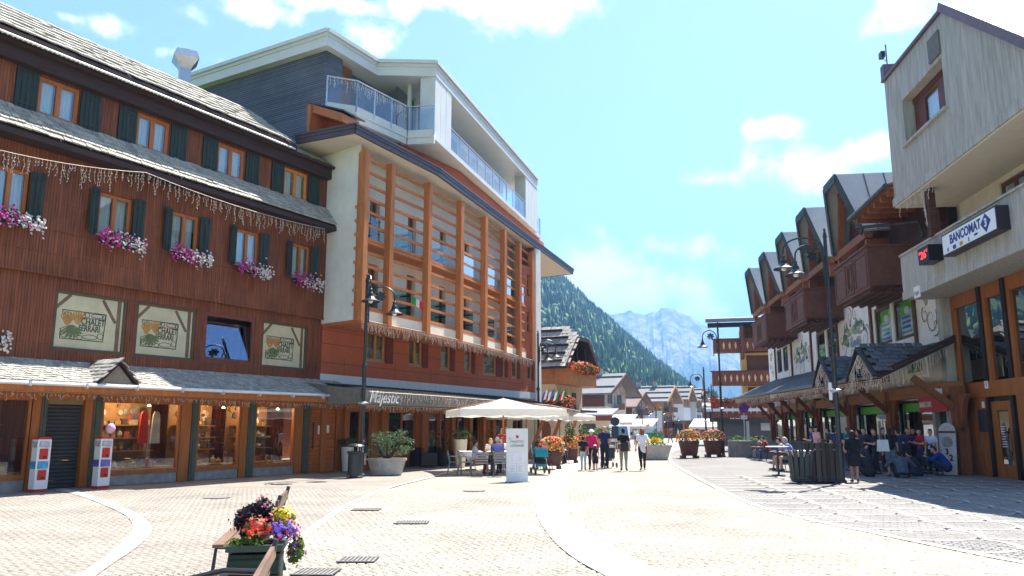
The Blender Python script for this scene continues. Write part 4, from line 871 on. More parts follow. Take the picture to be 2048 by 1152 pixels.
for ua, ub, k in ((0.0, u1, 3), (u2, LCD, 4)):
    w_ = (ub - ua) / k
    for i in range(k): MB().prism([pl(ua + w_ * i + .012, .03, ZP), pl(ua + w_ * (i + 1) - .012, .03, ZP), pl(ua + w_ * (i + 1) - .012, .3, ZP), pl(ua + w_ * i + .012, .3, ZP)], (0, 0, ZR0 - ZP)).build('metal_panel', LIGHTMETAL, ho_)
    MB().prism([pl(ua + .01, .3, ZP), pl(ub - .01, .3, ZP), pl(ub - .01, .75, ZP), pl(ua + .01, .75, ZP)], (0, 0, ZR0 - ZP)).build('panel_return', LIGHTMETAL, ho_)
MB().prism([pl(0, 0, 14.29), pl(LCD + .0, 0, 14.29), pl(LCD, 4.2, 14.29), pl(0, 4.2, 14.29)], (0, 0, .21)).build('penthouse_floor', LIGHTMETAL, ho_)
MB().prism([pl(.5, 2.1, ZP), pl(LCD - 1, 2.1, ZP), pl(LCD - 1, 2.16, ZP), pl(.5, 2.16, ZP)], (0, 0, ZR0 - ZP)).build('penthouse_glazing', glass('dark glazing'), ho_)
for i in range(5): u = 2.2 + i * 3.0; MB().prism([pl(u, 1.9, ZP), pl(u + .18, 1.9, ZP), pl(u + .18, 2.05, ZP), pl(u, 2.05, ZP)], (0, 0, ZR0 - ZP)).build('penthouse_mullion', LIGHTMETAL, ho_)
MB().prism([pl(.5, 3.9, ZP), pl(LCD - .3, 3.9, ZP), pl(LCD - .3, 4.1, ZP), pl(.5, 4.1, ZP)], (0, 0, ZR0 - ZP)).build('penthouse_back', WHITE_PL, ho_)
railing([PHF.o + PHF.x * (u1 + .05) + PHF.y * .08, PHF.o + PHF.x * (u2 - .05) + PHF.y * .08], ZP, 1.25, ho_)
MB().prism([pl(LCD, .2, 14.29), pl(LCD + 1.6, .2, 14.29), pl(LCD + 1.6, 3, 14.29), pl(LCD, 3, 14.29)], (0, 0, .21)).build('end_balcony', LIGHTMETAL, ho_)
railing([PHF.o + PHF.x * (LCD + .02) + PHF.y * .25, PHF.o + PHF.x * (LCD + 1.5) + PHF.y * .25, PHF.o + PHF.x * (LCD + 1.5) + PHF.y * 2.8], ZP, 1.0, ho_)
# small orange dormer between chalet roof and terrace
o0 = A(606, 240, 30.6); dd = hl(Vector((-7.9, 30.9, 0)))
dm = MB(); e0, e1 = Vector((-8.05, 30.1, 0)), Vector((-6.75, 29.43, 0)); dv = (e1 - e0).normalized(); dn = Vector((-dv.y, dv.x, 0)); zz = 13.1
_up = .45
dm.prism([hl(e0, zz), hl(e0 + dn * 3, zz), hl(e0 + dn * 3, 14.4), hl(e0, 14.4)], hl(e0 + dv * .08) - hl(e0))
dm.prism([hl(e0 + dn * .9, zz), hl(e1 + dn * .9, zz), hl(e1 + dn * .9, 13.6), hl(e0 + dn * .9, 14.4)], hl(e0 + dn * .98) - hl(e0 + dn * .9)); do = dm.build('dormer', HOTEL_RED, ho_)
m = MB(); a, b = hl(e0 - dv * .08, 14.5), hl(e1 + dv * .2, 13.75); m.prism([a, b, b - Vector((0, 0, .34)), a - Vector((0, 0, .34))], hl(dn * 1.0) - hl((0, 0))); m.build('dormer_eave', ORANGEW, do)
m = MB(); m.bar(hl(e0, zz), hl(e0, 14.4), .18, .18); m.build('dormer_post', ORANGEW, do); m = MB(); a, b = hl(e0 - dv * .2 - dn * .05, 14.55), hl(e1 + dv * .3 - dn * .05, 13.8); m.prism([a, b, b + Vector((0, 0, .06)), a + Vector((0, 0, .06))], hl(dn * 1.3) - hl((0, 0))); m.build('dormer_roof', IRON, do)
icicles(None, [hl(p + Vector((.08, -.04, 0)), ZB - .02) for p in P], .42, .07, parent=ho_, seed=12, r=.007)
# ground floor of the lounge
LOU = [(0.3, 1.1, 'd'), (1.9, 3.4, 'd'), (4.6, 6.7, 'w'), (7.75, 8.7, 'c'), (8.85, 9.4, 'd'), (9.75, 11.2, 'g'), (11.4, 12.6, 'g'), (12.8, 13.4, 'g'), (14.3, 15.1, 'g'), (16.3, 17.6, 'a')]
lg = MB(); holed_wall(lg, -.2, 15.6, 0, 3.42, [(a, b, .05 if k in 'dc' else .75, 2.45) for a, b, k in LOU if b < 15.5], .04, .25); lg.build('lounge_front', ORANGEW, ho_)
lg = MB(); holed_wall(lg, 15.6, 19.1, 0, 3.42, [(16.3, 17.6, .05, 2.3)], .04, .25); lg.build('lounge_plaster', PLASTER, ho_)
for a, b, k in LOU:
    z0 = .05 if k in 'dca' else .75
    w = window(ho_, a, b, z0, 2.45 if k != 'a' else 2.3, .1, fm=ORANGEW, leaves=2 if b - a > 1.3 else 1, fw=.09, curtain=k == 'c', glassm=glass('lounge glass', (.5, .52, .5), .1), name='lounge_window' if k in 'wg' else 'lounge_door')
for u in (.05, 1.45, 3.9, 7.0, 9.6, 11.3, 12.7, 13.75): MB().box(u, u + .3, -.12, .035, 0, 3.3).build('lounge_post', ORANGEW, ho_)
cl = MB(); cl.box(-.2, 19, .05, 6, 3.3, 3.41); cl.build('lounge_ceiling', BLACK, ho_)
# canopy with the name in script letters
DK = M('dark canopy sheet', (.020, .023, .032), .5, .2, 2); CF = M('grey brown canopy fascia', (.15, .135, .11), .6, .2, 5)
K = [Vector((-1.2, -3.0, 0)), Vector((5.0, -3.0, 0)), hl(Vector((2.1, 45.1, 0))), hl(Vector((4.2, 50.0, 0)))]; KZ = [3.05, 3.05, 2.98, 2.74]; B_ = [Vector((.0, 0, 0)), Vector((5.0, 0, 0)), Vector((15.0, 0, 0)), Vector((20.5, 0, 0))]
ca = femp('lounge_canopy', HF_, 'long dark canopy with script name and tiny lights along the lounge front', 'canopy')
cr_ = MB(); zt = [3.42, 3.42, 3.40, 3.2]
for i in range(3):
    q = [Vector((K[i].x, K[i].y, KZ[i])), Vector((K[i + 1].x, K[i + 1].y, KZ[i + 1])), Vector((B_[i + 1].x, B_[i + 1].y - .04, zt[i + 1])), Vector((B_[i].x, B_[i].y - .04, zt[i]))]
    cr_.prism(q, (0, 0, -.05))
rf = cr_.build('canopy_roof', DK, ca)
rb = MB()
for i in range(70):
    t = i / 69; s_ = t * 3; j = min(int(s_), 2); f = s_ - j; k = K[j].lerp(K[j + 1], f); b = B_[j].lerp(B_[j + 1], f); zk = KZ[j] + (KZ[j + 1] - KZ[j]) * f; zb = zt[j] + (zt[j + 1] - zt[j]) * f
    rb.bar((k.x, k.y, zk + .02), (b.x, b.y - .05, zb + .02), .05, .045)
o = rb.build('roof_ribs', DK, rf); o['kind'] = 'stuff'
for i, h in ((0, .52), (1, .5), (2, .22)):
    h2 = (.5, .22, .14)[i]; a, b = K[i], K[i + 1]; d = (b - a).normalized(); o = Vector((d.y, -d.x, 0)) * .04
    MB().prism([Vector((a.x, a.y, KZ[i] + .02)), Vector((b.x, b.y, KZ[i + 1] + .02)), Vector((b.x, b.y, KZ[i + 1] - h2)), Vector((a.x, a.y, KZ[i] - h))], o).build('canopy_fascia', CF, ca)
a = Vector((-1.2, -3.0, 0)); MB().prism([Vector((-1.2, -3, 3.06)), Vector((-1.2, -3, 2.55)), Vector((-1.2, -.1, 2.55)), Vector((-1.2, -.1, 3.4))], (-.05, 0, 0)).build('canopy_side', CF, ca)
text('Majestic', .62, WHITE, ca, onwall(.1, -3.05, 2.80), shear=.35, sx=.9, bold=.004, align='LEFT' if 0 else 'CENTER')
icicles(None, [(-.8 + 0, -3.055, 3.0), (5.0, -3.055, 3.0), (K[2].x, K[2].y - .05, 2.97), (K[3].x, K[3].y - .05, 2.74)], .34, .085, parent=ca, seed=15, r=.008)
icicles(None, [(-1.1, -2.9, 2.5), (5.0, -2.9, 2.5), (K[2].x - 1, K[2].y + .1, 2.6)], .16, .10, parent=ca, seed=16, r=.007)
for k, (t, zt_) in enumerate(((G(1098, 806, 3.0), 0), (G(1128, 815, 2.86), 0), (G(1155, 823, 2.72), 0))):
    Yk = (45.1, 47.4, 49.9)[k]; tp = A((1098, 1127, 1154)[k], (808, 817, 826)[k], Yk); bt = A((1064, 1099, 1136)[k], 900, Yk - .1); d = (bt - tp); bt = tp + d * ((tp.z - 0) / (-d.z))
    MB().bar(hl(bt, 0), hl(tp, tp.z), .24, .18).build('leaning_post', ORANGEW, ca)
# flag on the slat screen
fl = MB(); fp = A(828, 600, 32.6); fr_ = empty('italian_flag', fp, 0, 'small green white and red flag tied to the slat screen', 'flag')
for k, m_ in enumerate((M('flag green', (.02, .22, .06), .8), M('flag white', (.75, .75, .72), .8), M('flag red', (.5, .02, .03), .8))):
    q = MB()
    for j in range(4):
        x0, x1 = -.08 + .155 * k + .155 * j / 4, -.08 + .155 * k + .155 * (j + 1) / 4; f = lambda x: (x, .05 * math.sin(x * 22), -.62 * x)
        a, b = Vector(f(x0)), Vector(f(x1)); q.prism([a + Vector((0, 0, .13)), b + Vector((0, 0, .12)), b - Vector((0, 0, .2)), a - Vector((0, 0, .22))], (0, .004, 0))
    q.build('flag_stripe', m_, fr_)
# ================================================================== right-hand chalet
RC = Frame(17.296, 31.451, 7.67, 'R'); rc = femp('painted_chalet', RC, 'white chalet with painted wall scenes, dark balconies and five pointed dormers', 'building'); RM = fmat(RC)
dz = lambda u: -.016 * (u + 3)
DBROWN = planks('dark brown boards', (.075, .028, .017), (.095, .036, .021), .12, 'z'); DB = M('dark brown carved wood', (.135, .050, .030), .6, .25, 3); TIMB = M('red brown gable timber', (.26, .085, .032), .6, .25, 3)
METAL = M('standing seam grey metal', (.40, .39, .37), .5, .08, 1.2); SLATE = M('dark slate shingle', (.075, .080, .090), .6, .3, 6, rand=.3, island=.3, bump=.3, spec=.5)
RW = [(-8.95, -6.5), (-6.1, -3.6), (-21.3, -19.05), (-18.5, -16.3), (-34.9, -32.9), (-32.4, -30.5)]
wl = MB(); holed_wall(wl, -38.6, .45, 0, 8.5, [(a, b, 5.65 + dz(a), 7.55 + dz(a)) for a, b in RW] + [(-37.5, -2.2, .02, 2.9), (-1.9, .1, .02, 2.75)], 0, .3)
wl.quad((-38.6, 0, 0), (-38.6, 0, 12), (-38.6, 10, 12), (-38.6, 10, 0)); wl.quad((.45, 0, 0), (.45, 10, 0), (.45, 10, 8.5), (.45, 0, 8.5)); wl.quad((-38.6, 10, 0), (-38.6, 10, 12), (.45, 10, 12), (.45, 10, 0)); wl.build('white_wall', WHITE_PL, rc)
MB().box(-38.6, .45, -.05, .25, 8.5, 12.0).build('upper_boards', DBROWN, rc)
for i, (a, b) in enumerate(RW):
    w = window(rc, a, b, 5.65 + dz(a), 7.55 + dz(a), .06, fm=M('dark brown window', (.10, .045, .025), .6), leaves=1, fw=.16, curtain=False, glassm=glass('clear upper glass', (.95, .96, .95), .0) if i < 2 else glass('upper glass', (.3, .32, .33), .05))
    if i < 2:
        z = 5.85; MB().box(a + .5, b - .5, .16, .17, z, z + 1.6).build('poster', M('pale poster', (.45, .52, .60), .6, .1), w)
        mb = MB(); x0, x1, zt = a + .5, b - .5, z + 1.6
        mb.prism([(x0, .154, zt), (x1, .154, zt), (x1, .154, zt - .38), ((x0 + x1) / 2, .154, zt - .62), (x0, .154, zt - .70)], (0, .004, 0), 0)
        mb.prism([((x0 + x1) / 2 + .1 + .34 * math.cos(t), .150, zt - .42 + .17 * math.sin(t)) for t in [k * math.pi / 8 for k in range(16)]], (0, .003, 0), 1)
        for k in range(4): mb.box(x0 + .15, x1 - .15 - .1 * (k % 2), .152, .156, z + .14 + .22 * k, z + .26 + .22 * k, 2)
        mb.build('poster_print', [M('poster green', (.13, .45, .03)), WHITE, M('poster blue', (.08, .14, .34))], w)
for u in (-15.9, -9.35, -3.2, -22.55, -28.9, -35.3): MB().box(u - .11, u + .11, -.12, -.01, 4.6, 8.5).build('wall_timber', DB, rc)
# painted scenes on the plaster
PG = [M('mural green', (.30, .36, .22), .9, .3, 9), M('mural dark fir', (.12, .18, .13), .9, .3, 9), M('mural rose grey', (.45, .36, .32), .9, .3, 9), M('mural scroll brown', (.14, .05, .04), .9), M('mural blue', (.20, .24, .50), .9, .2)]
def mural(u0, u1, z0, z1, seed, kind=0):
    g = random.Random(seed); cx, cz, W_, H_ = (u0 + u1) / 2, (z0 + z1) / 2, (u1 - u0) / 2, (z1 - z0) / 2; lay = [0]
    o = MB(); X = lambda a: cx + a * W_; Z = lambda a: cz + a * H_
    def blobp(a, b, rx, rz, mi, n=11):
        lay[0] += 1; y = -.002 - .0007 * lay[0]
        o.add([(X(a), y, Z(b))] + [(X(a) + rx * W_ * math.cos(2 * math.pi * k / n) * g.uniform(.7, 1.2), y, Z(b) + rz * H_ * math.sin(2 * math.pi * k / n) * g.uniform(.7, 1.2)) for k in range(n)], [(0, (k + 1) % n + 1, k + 1) for k in range(n)], mi)
    def scroll(a, b, r, turns, s, ph=0, mi=3):
        pr = None
        for k in range(19):
            t = k / 18; an = ph + s * turns * 2 * math.pi * t; rr = r * (1 - .8 * t); p = (X(a) + rr * W_ * math.cos(an), -.03, Z(b) + rr * W_ * math.sin(an))
            if pr: o.bar(pr, p, .05 * (1.1 - t), .006, mi, up=(0, 1, 0))
            pr = p
    if kind == 0:
        for k in range(26): a = g.uniform(-.62, .62); blobp(a, g.uniform(-.55 + .3 * abs(a), .35), g.uniform(.08, .2), g.uniform(.08, .16), g.choice((0, 0, 2, 1)))
        for k in range(9):
            a = g.uniform(-.7, .7); b = g.uniform(-.1, .35); h = g.uniform(.25, .5); lay[0] += 1; y = -.002 - .0007 * lay[0]; o.add([(X(a - .06), y, Z(b)), (X(a + .06), y, Z(b)), (X(a), y, Z(b + h))], [(0, 1, 2)], 1)
        for k in range(3): blobp(-.05 + .15 * k, -.45 + .05 * k, .09, .10, 4)
        for sx in (-1, 1): scroll(sx * .18, .78, .16, 1.1, sx, math.pi / 2); scroll(sx * .72, -.35, .2, 1.2, -sx, math.pi / 2 * sx); scroll(sx * .15, -.78, .13, 1.1, sx, -math.pi / 2); scroll(sx * .85, -.05, .12, 1.0, sx)
    else:
        for k in range(8): blobp(g.uniform(-.4, .1), g.uniform(.3, .8), .16, .14, 0)
        scroll(.3, .5, .35, 1.1, 1); scroll(.1, -.3, .5, 1.2, -1, .5); scroll(-.4, -.1, .3, 1.2, 1, 2); scroll(.4, -.6, .3, 1.1, 1, -2)
    o.build('wall_painting', PG, rc, kind='stuff')
mural(-15.5, -9.8, 5.5, 8.2, 1); mural(-28.5, -22.9, 5.7, 8.4, 2); mural(-2.9, -.3, 5.3, 7.8, 3, 1); mural(-38.3, -36.2, 5.8, 8.4, 4, 1)
# balconies
def balcony(u0, u1, dzz):
    z0, z1, yf = 7.62 + dzz, 9.42 + dzz, -2.2
    b = MB().box(u0, u1, yf, yf + .1, z0, z1).box(u0, u0 + .1, yf + .1, -.06, z0, z1).box(u1 - .1, u1, yf + .1, -.06, z0, z1).box(u0, u1, yf + .1, -.06, z0 - .0, z0 + .12).build('balcony', DB, rc)
    MB().box(u0 - .08, u1 + .08, yf - .08, yf + .16, z1, z1 + .09).box(u0 - .08, u0 + .14, yf + .16, -.06, z1, z1 + .09).box(u1 - .14, u1 + .08, yf + .16, -.06, z1, z1 + .09).build('hand_rail', DB, b)
    m = MB(); W_ = u1 - u0; f = lambda t: u0 + W_ * t; y = yf - .035
    for t0, t1 in ((.03, .36), (.40, .60), (.64, .97)):
        for a, c, d, e in ((t0, t1, 0, .07), (t0, t1, .93, 1)): m.box(f(a), f(c), y, yf, z0 + .15 + (z1 - z0 - .3) * d, z0 + .15 + (z1 - z0 - .3) * e)
        for a in (t0, t1 - .018): m.box(f(a), f(a + .018), y, yf, z0 + .28, z1 - .28)
    P_ = [(f(.5) + .37 * math.cos(k * math.pi / 12), y, (z0 + z1) / 2 + .56 * math.sin(k * math.pi / 12)) for k in range(25)]
    m.tube(P_, .055, 5, cap=False); o = m.build('carved_moulding', DB, b); o['kind'] = 'stuff'
    for k in range(5): yy = -.35 - .42 * k; MB().box(u0 + .25 + .12 * k, u1 - .25 + .0 * k, yy - .07, yy + .07, z0 - .17, z0 - .003).build('joist', DBROWN, b)
for (a, b) in ((-7.4, -2.0), (-19.7, -14.15), (-32.7, -26.4)): balcony(a, b, max(0, -.0195 * (a + 7)))
# dormers
def dormer(u0, dzz):
    """mansard dormer: steep metal flanks, narrow crown, prow of black verge boards over an orange truss"""
    zt, ze, hw, hc = 14.20 + dzz, 10.95 + dzz, 2.75, 1.12; prof = [(-hw, ze), (-hc, zt), (hc, zt), (hw, ze)]; d = MB()
    for (xa, za), (xb, zb) in zip(prof[:-1], prof[1:]):
        n = Vector((-(zb - za), 0, xb - xa)).normalized() * .14; ya, yb = (-1.25 if za == ze else -1.9), (-1.25 if zb == ze else -1.9)
        d.prism([(u0 + xa, ya, za), (u0 + xb, yb, zb), (u0 + xb, 6, zb), (u0 + xa, 6, za)], n)
    r = d.build('dormer', METAL, rc); sm = MB()
    for (xa, za), (xb, zb) in ((prof[0], prof[1]), (prof[3], prof[2])):
        n = Vector((-(zb - za), 0, xb - xa)).normalized() * (.15 if xb > xa else -.15)
        for k in range(7): y = -.6 + k * .95; sm.bar(Vector((u0 + xa, y, za)) + n, Vector((u0 + xb, y, zb)) + n, .05, .06)
    o = sm.build('standing_seam', M('dark seam', (.10, .10, .105), .5), r); o['kind'] = 'stuff'
    fb = MB(); t = MB()
    for (xa, za), (xb, zb) in zip(prof[:-1], prof[1:]):
        ya, yb = (-1.32 if za == ze else -1.97), (-1.32 if zb == ze else -1.97); n = Vector((-(zb - za), 0, xb - xa)).normalized(); p, q = Vector((u0 + xa, ya, za)), Vector((u0 + xb, yb, zb)); fb.prism([p + n * .17, q + n * .17, q - n * .30, p - n * .30], (0, .06, 0))
    for sg in (-1, 1): t.bar((u0 + sg * (hw - .55), -1.0, ze), (u0 + sg * (hc - .25), -1.15, zt - .45), .24, .28, up=(0, 1, 0))
    t.bar((u0 - hc, -1.15, zt - .42), (u0 + hc, -1.15, zt - .42), .24, .24, up=(0, 1, 0)); t.box(u0 - hw + .05, u0 + hw - .05, -1.2, -.85, ze - .32, ze + .06)
    fb.build('verge_board', M('black verge metal', (.030, .032, .038), .5), r); t.build('gable_truss', TIMB, r)
    MB().add([(u0 - hw + .3, -.55, ze), (u0 + hw - .3, -.55, ze), (u0 + hc - .1, -.55, zt - .15), (u0 - hc + .1, -.55, zt - .15)], [(0, 1, 2, 3)]).build('gable_wall', DBROWN, r)
    for sg in (-1, 1): MB().box(u0 + sg * (hw - .3) - .14, u0 + sg * (hw - .3) + .14, -1.1, -.06, ze - 1.0, ze - .33).build('corbel', TIMB, r)
DU = [-8.15, -14.95, -21.6, -28.5, -35.5]
for u in DU: dormer(u, -.0245 * (u + 8.15))
mr_ = MB().prism([(-38.9, -.4, 11.6), (.9, -.4, 11.5), (.9, 6.5, 13.9), (-38.9, 6.5, 14.4)], (0, 0, .15)).build('main_roof', METAL, rc)
MB().prism([(-38.9, 6.5, 14.4), (.9, 6.5, 13.9), (.9, 12, 11), (-38.9, 12, 11)], (0, 0, .15)).build('rear_roof', METAL, rc)
ea = MB(); ea.box(-3.95, .9, -2.1, -.06, 11.15, 11.25); ea.prism([(-3.95, -2.1, 11.26), (.9, -2.1, 11.26), (.9, -.5, 11.9), (-3.95, -.5, 11.9)], (0, 0, .1)); ea.build('eave', TIMB, rc)
for k in range(6): MB().box(-3.7 + .85 * k, -3.5 + .85 * k, -2.05, -.1, 10.9, 11.148).build('rafter', TIMB, rc)
g_ = MB(); g_.tube([(-4.2, -2.2, 11.22), (1.0, -2.2, 11.26)], .11, 8); g_.tube([(-4.0, -2.2, 11.2), (-3.9, -2.0, 10.75), (-1.2, -.25, 10.3), (-1.0, -.2, 9.6)], .075, 7); g_.build('gutter', M('aged bronze gutter', (.085, .082, .078), .45, .2, 3, metal=.5), rc)
# pent roof over the pavement
E0, E1, YE = -37.5, 1.75, -3.15
pz = lambda u: 3.72 + dz(u); tz = lambda u: 5.13 + dz(u)
def slopez(u, y): k = (y - YE) / (-YE); return pz(u) * (1 - k) + tz(u) * k
pr_ = MB().prism([(E0, YE, pz(E0)), (E1, YE, pz(E1)), (.7, -.03, tz(.7)), (E0 + 1.5, -.03, tz(E0))], (0, 0, -.12)).build('pent_roof', DARKWOOD, rc)
ev = Vector((0, -YE, tz(0) - pz(0))); shingle_field(pr_, RM, (E0, YE - .05, pz(E0) + .0), Vector((E1 - E0, 0, pz(E1) - pz(E0))), ev, 98, 10, .40, .34, .02, mat=SLATE, name='slate', plural='slates', skip=lambda u, v: u + E0 > E1 - v * .31 or u < v * .44, seed=4)
gs = MB(); gs.tube([(E0, YE - .12, pz(E0) - .03), (E1, YE - .12, pz(E1) - .03)], .08, 8); gs.build('gutter', M('aged bronze gutter', (0, 0, 0)), rc)
def gablet(apx, lpx, rpx):
    ua, za = RC.uz(*apx, YE - .1); ul, zl = RC.uz(*lpx, YE - .1); ur, zr = RC.uz(*rpx, YE - .1); ua = (ul + ur) / 2; hw = (ur - ul) / 2; zl = pz(ua); ap = Vector((ua, YE - .25, za))
    back = YE + (za - pz(ua)) / ((tz(0) - pz(0)) / -YE); d = MB()
    for sg in (-1, 1):
        ft = Vector((ua + sg * hw, YE - .2, zl)); d.prism([ft, ap, Vector((ua, back, za)), Vector((ua + sg * hw, YE + .1, zl))], Vector((sg * (za - zl), 0, hw)).normalized() * .08)
    r = d.build('gablet', DARKWOOD, rc); t = MB()
    for sg in (-1, 1): t.bar(ap + Vector((0, -.04, .02)), Vector((ua + sg * (hw + .1), YE - .26, zl - .05)), .07, .26, up=(0, 1, 0))
    t.build('verge_board', M('black verge metal', (0, 0, 0)), r)
    MB().add([(ua - hw + .15, YE + .05, zl), (ua + hw - .15, YE + .05, zl), (ua, YE + .05, za - .2)], [(0, 1, 2)]).build('gablet_face', DB, r)
    L_ = (Vector((hw, 0, za - zl))).length
    for sg in (-1, 1):
        n = max(2, int((back - YE) / .34)); ft = Vector((ua + sg * hw, YE - .28, zl + .05))
        o_ = ft if sg < 0 else ft + Vector((0, n * .34, 0)); e_ = Vector((0, 1, 0)) if sg > 0 else Vector((0, 1, 0))
        if sg < 0: continue
        shingle_field(r, RM, ft + Vector((.03, 0, .06)), Vector((0, 1, 0)), Vector((-hw, 0, za - zl)), n, max(2, int(L_ / .3)), .34, .3, .02, mat=SLATE, name='slate', plural='slates', seed=6, skip=lambda u, v: u > (back - YE) * (v / L_) + .55)
    icicles(None, [(ua - hw * .9, YE - .3, zl + .1), (ua, YE - .33, za - .28), (ua + hw * .9, YE - .3, zl + .1)], .75, .10, parent=r, seed=3, r=.010)
gablet((1654.6, 715.5), (1637, 766), (1672, 759)); gablet((1727, 696), (1706, 757), (1759, 749))
vb = MB(); vb.bar((1.78, YE - .1, pz(1.75) + .0), (.74, .0, tz(.7) + .05), .08, .28); vb.build('verge_board', M('brown verge', (.06, .03, .022), .6), rc)
icicles(None, [(1.80, YE, pz(1.75) - .1), (.8, -.1, tz(.7) - .15)], .55, .10, parent=rc, seed=6, r=.010)
icicles(None, [(E0, YE - .02, pz(E0) - .14), (-20, YE - .02, pz(-20) - .14), (E1, YE - .02, pz(E1) - .14)], .36, .12, parent=rc, seed=7, r=.010)
# timber arcade
PU = [-36.0, -31.0, -25.6, -20.3, -12.8, -6.1, 1.42]
for u in PU:
    p = MB().box(u - .24, u - .005, -.62, -.2, 0, 3.3 + dz(u)).box(u + .005, u + .24, -.60, -.22, 0, 3.3 + dz(u)).build('arcade_post', POSTW, rc)
    p['kind'] = 'stuff'
    MB().bar((u, -.6, 2.45), (u, -1.95, 3.64 + dz(u)), .2, .24).build('strut', POSTW, rc)
    for sg in (-1, 1):
        Q_ = [(u + sg * (.24 + .75 * (k / 6)), -.41, 1.7 + 1.15 * math.sin(math.pi / 2 * k / 6) ** 1.2) for k in range(7)]
        b = MB(); b.prism([(u + sg * .24, -.5, 1.55), *[(x, -.5, z) for x, y, z in Q_], (u + sg * 1.0, -.5, 2.92), (u + sg * .24, -.5, 2.92)][:: sg], (0, .16, 0)); b.build('knee_brace', POSTW, rc)
MB().box(-37.4, 1.6, -.58, -.24, 2.93, 3.42).build('arcade_beam', M('orange painted beam', (.30, .115, .035), .6, .25, 2, stretch=(.5, 4, 4)), rc)
MB().box(E0, E1 - .3, -3.0, -2.78, 3.42, 3.66).build('eave_beam', POSTW, rc)
for i, u in enumerate((-33.5, -28.3, -23, -16.5, -9.5)): MB().lathe([(.0, .28), (.09, .2), (.07, 0), (.1, -.02), (.0, -.05)], 8, (u, -1.6, 2.75)).box(u - .01, u + .01, -1.61, -1.59, 3.0, 3.6).build('hanging_lantern', IRON, rc)
# shops behind the arcade
sg_ = glass('dim shop glass', (.55, .6, .58), .16)
for k, (a, b) in enumerate(((-37, -31.5), (-30.8, -26), (-25.2, -20.7), (-20, -13.2), (-12.5, -6.6), (-5.9, -2.4))):
    w = MB().box(a - .15, a, .05, .2, 0, 2.8).box(b, b + .15, .05, .2, 0, 2.8).box(a, b, .06, .19, 2.38, 2.8).box(a, b, .05, .25, 0, .35).build('shop_window', M('green shop frame', (.02, .05, .035), .5), rc)
    MB().box(a, b, .10, .112, .35, 2.38).build('pane', sg_, w); MB().box(a, b, .0, .05, 2.42, 2.78).build('green_fascia', M('bright green fascia', (.12, .42, .03), .5, .15), w)
    gd = MB(); g = random.Random(k)
    gd.box(a, b, .3, 1.4, .35, .42, 5); gd.box(a, b, 1.6, 1.65, .0, 2.9, 5); gd.box(a + .2, b - .2, 1.3, 1.6, 1.1, 1.14, 5); gd.box(a + .2, b - .2, 1.3, 1.6, 1.6, 1.64, 5)
    for _ in range(46):
        x = g.uniform(a + .2, b - .4); z = g.choice((.43, 1.15, 1.65)); y = g.uniform(.4, .9) if z < 1 else 1.33; w_ = g.uniform(.1, .35); gd.box(x, x + w_, y, y + .2, z, z + g.uniform(.12, .38), g.randrange(len(GOODM)))
    o = gd.build('goods', GOODM, w); o['kind'] = 'stuff'
MB().box(-38.6, .4, 2.6, 2.7, 0, 3.2).build('shop_back', M('shop back wall', (.25, .2, .12), .9), rc)
MB().box(-2.2, -1.9, -.06, .3, 0, 3.2).build('concrete_pier', CONCRETE, rc)
dr = MB().box(-1.85, -1.4, .12, .18, 0, 2.7).box(-.35, .1, .12, .18, 0, 2.7).build('dark_green_door', M('dark green door', (.008, .03, .02), .5), rc); dr['kind'] = 'stuff'
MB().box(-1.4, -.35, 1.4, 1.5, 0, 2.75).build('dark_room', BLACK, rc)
_u0, _z1 = RC.uz(1838, 796, -.7); _u1, _z0 = RC.uz(1888, 823, -.7)
bs = MB().box(_u0, _u1 + .45, -.74, -.70, _z0, _z1).build('shop_banner', M('red banner', (.42, .02, .02), .6, .1), rc)
text('ORARIO CONT.', .30, WHITE, bs, onwall(_u0 + .08, -.745, (_z0 + _z1) / 2), sx=.62, bold=.006, align='LEFT')
nb = MB().box(-1.7, 1.1, -1.3, -1.24, 3.62, 4.42).build('name_board', M('cream name board', (.68, .64, .48), .7, .1), rc)
text('CAMPIGLIO', .52, M('board green', (.03, .12, .03)), nb, onwall(-.2, -1.31, 4.02), sx=.62, bold=.004)
MB().box(-8.3, -6.8, .02, .04, 1.55, 1.95).build('window_sign', M('cream name board', (0, 0, 0)), rc); text('ALICE', .3, IRON, rc, onwall(-7.5, .01, 1.75), name='window_sign_lettering')
# ================================================================== concrete bank building
CB = Frame(*G(1957, 949.5)[:2], 6.5, 'R'); cb = femp('concrete_building', CB, 'board-marked concrete building with overhanging gable and wood framed bank front', 'building')
UZ = lambda px, py, w=0: CB.uz(px, py, w)
LO, HI = -.55, 14.0
def face(mb, zlist, y): pass
top = [(LO, 15.72), (5.4, 15.62), (9.8, 12.15), (11.6, 10.75)]
mbp = MB(); y = -1.9; wx0, wx1, wz0, wz1 = 1.1, 4.75, 12.36, 14.15
holed_wall(mbp, LO, 5.4, 10.38, 15.62, [(wx0, wx1, wz0, wz1)], y, .5)
mbp.add([(5.4, y, 10.38), (11.9, y, 10.38), (11.6, y, 10.75), (9.8, y, 12.15), (5.4, y, 15.62)], [(0, 1, 2, 3, 4)])
mbp.quad((LO, y, 10.38), (LO, y, 15.62), (LO, 9, 15.62), (LO, 9, 10.38)); mbp.quad((LO, 9, 0), (LO, 9, 15.6), (11, 9, 15.6), (11, 9, 0)); mbp.build('gable_wall', CONCRETE, cb)
MB().box(LO - .05, 12, y - .06, y - .003, 10.36, 10.66).box(LO - .03, 12, y - .035, y - .004, 10.66, 10.72).build('concrete_lip', CONCRETE, cb)
MB().box(3.9, 4.8, y - .07, y - .003, 14.3, 15.15).build('square_plate', M('darker concrete plate', (.16, .155, .15), .9, .2), cb)
MB().box(wx0 - .1, wx1 + .12, y - .12, y + .02, wz0 - .1, wz0 - .003).build('sill', CONCRETE, cb)
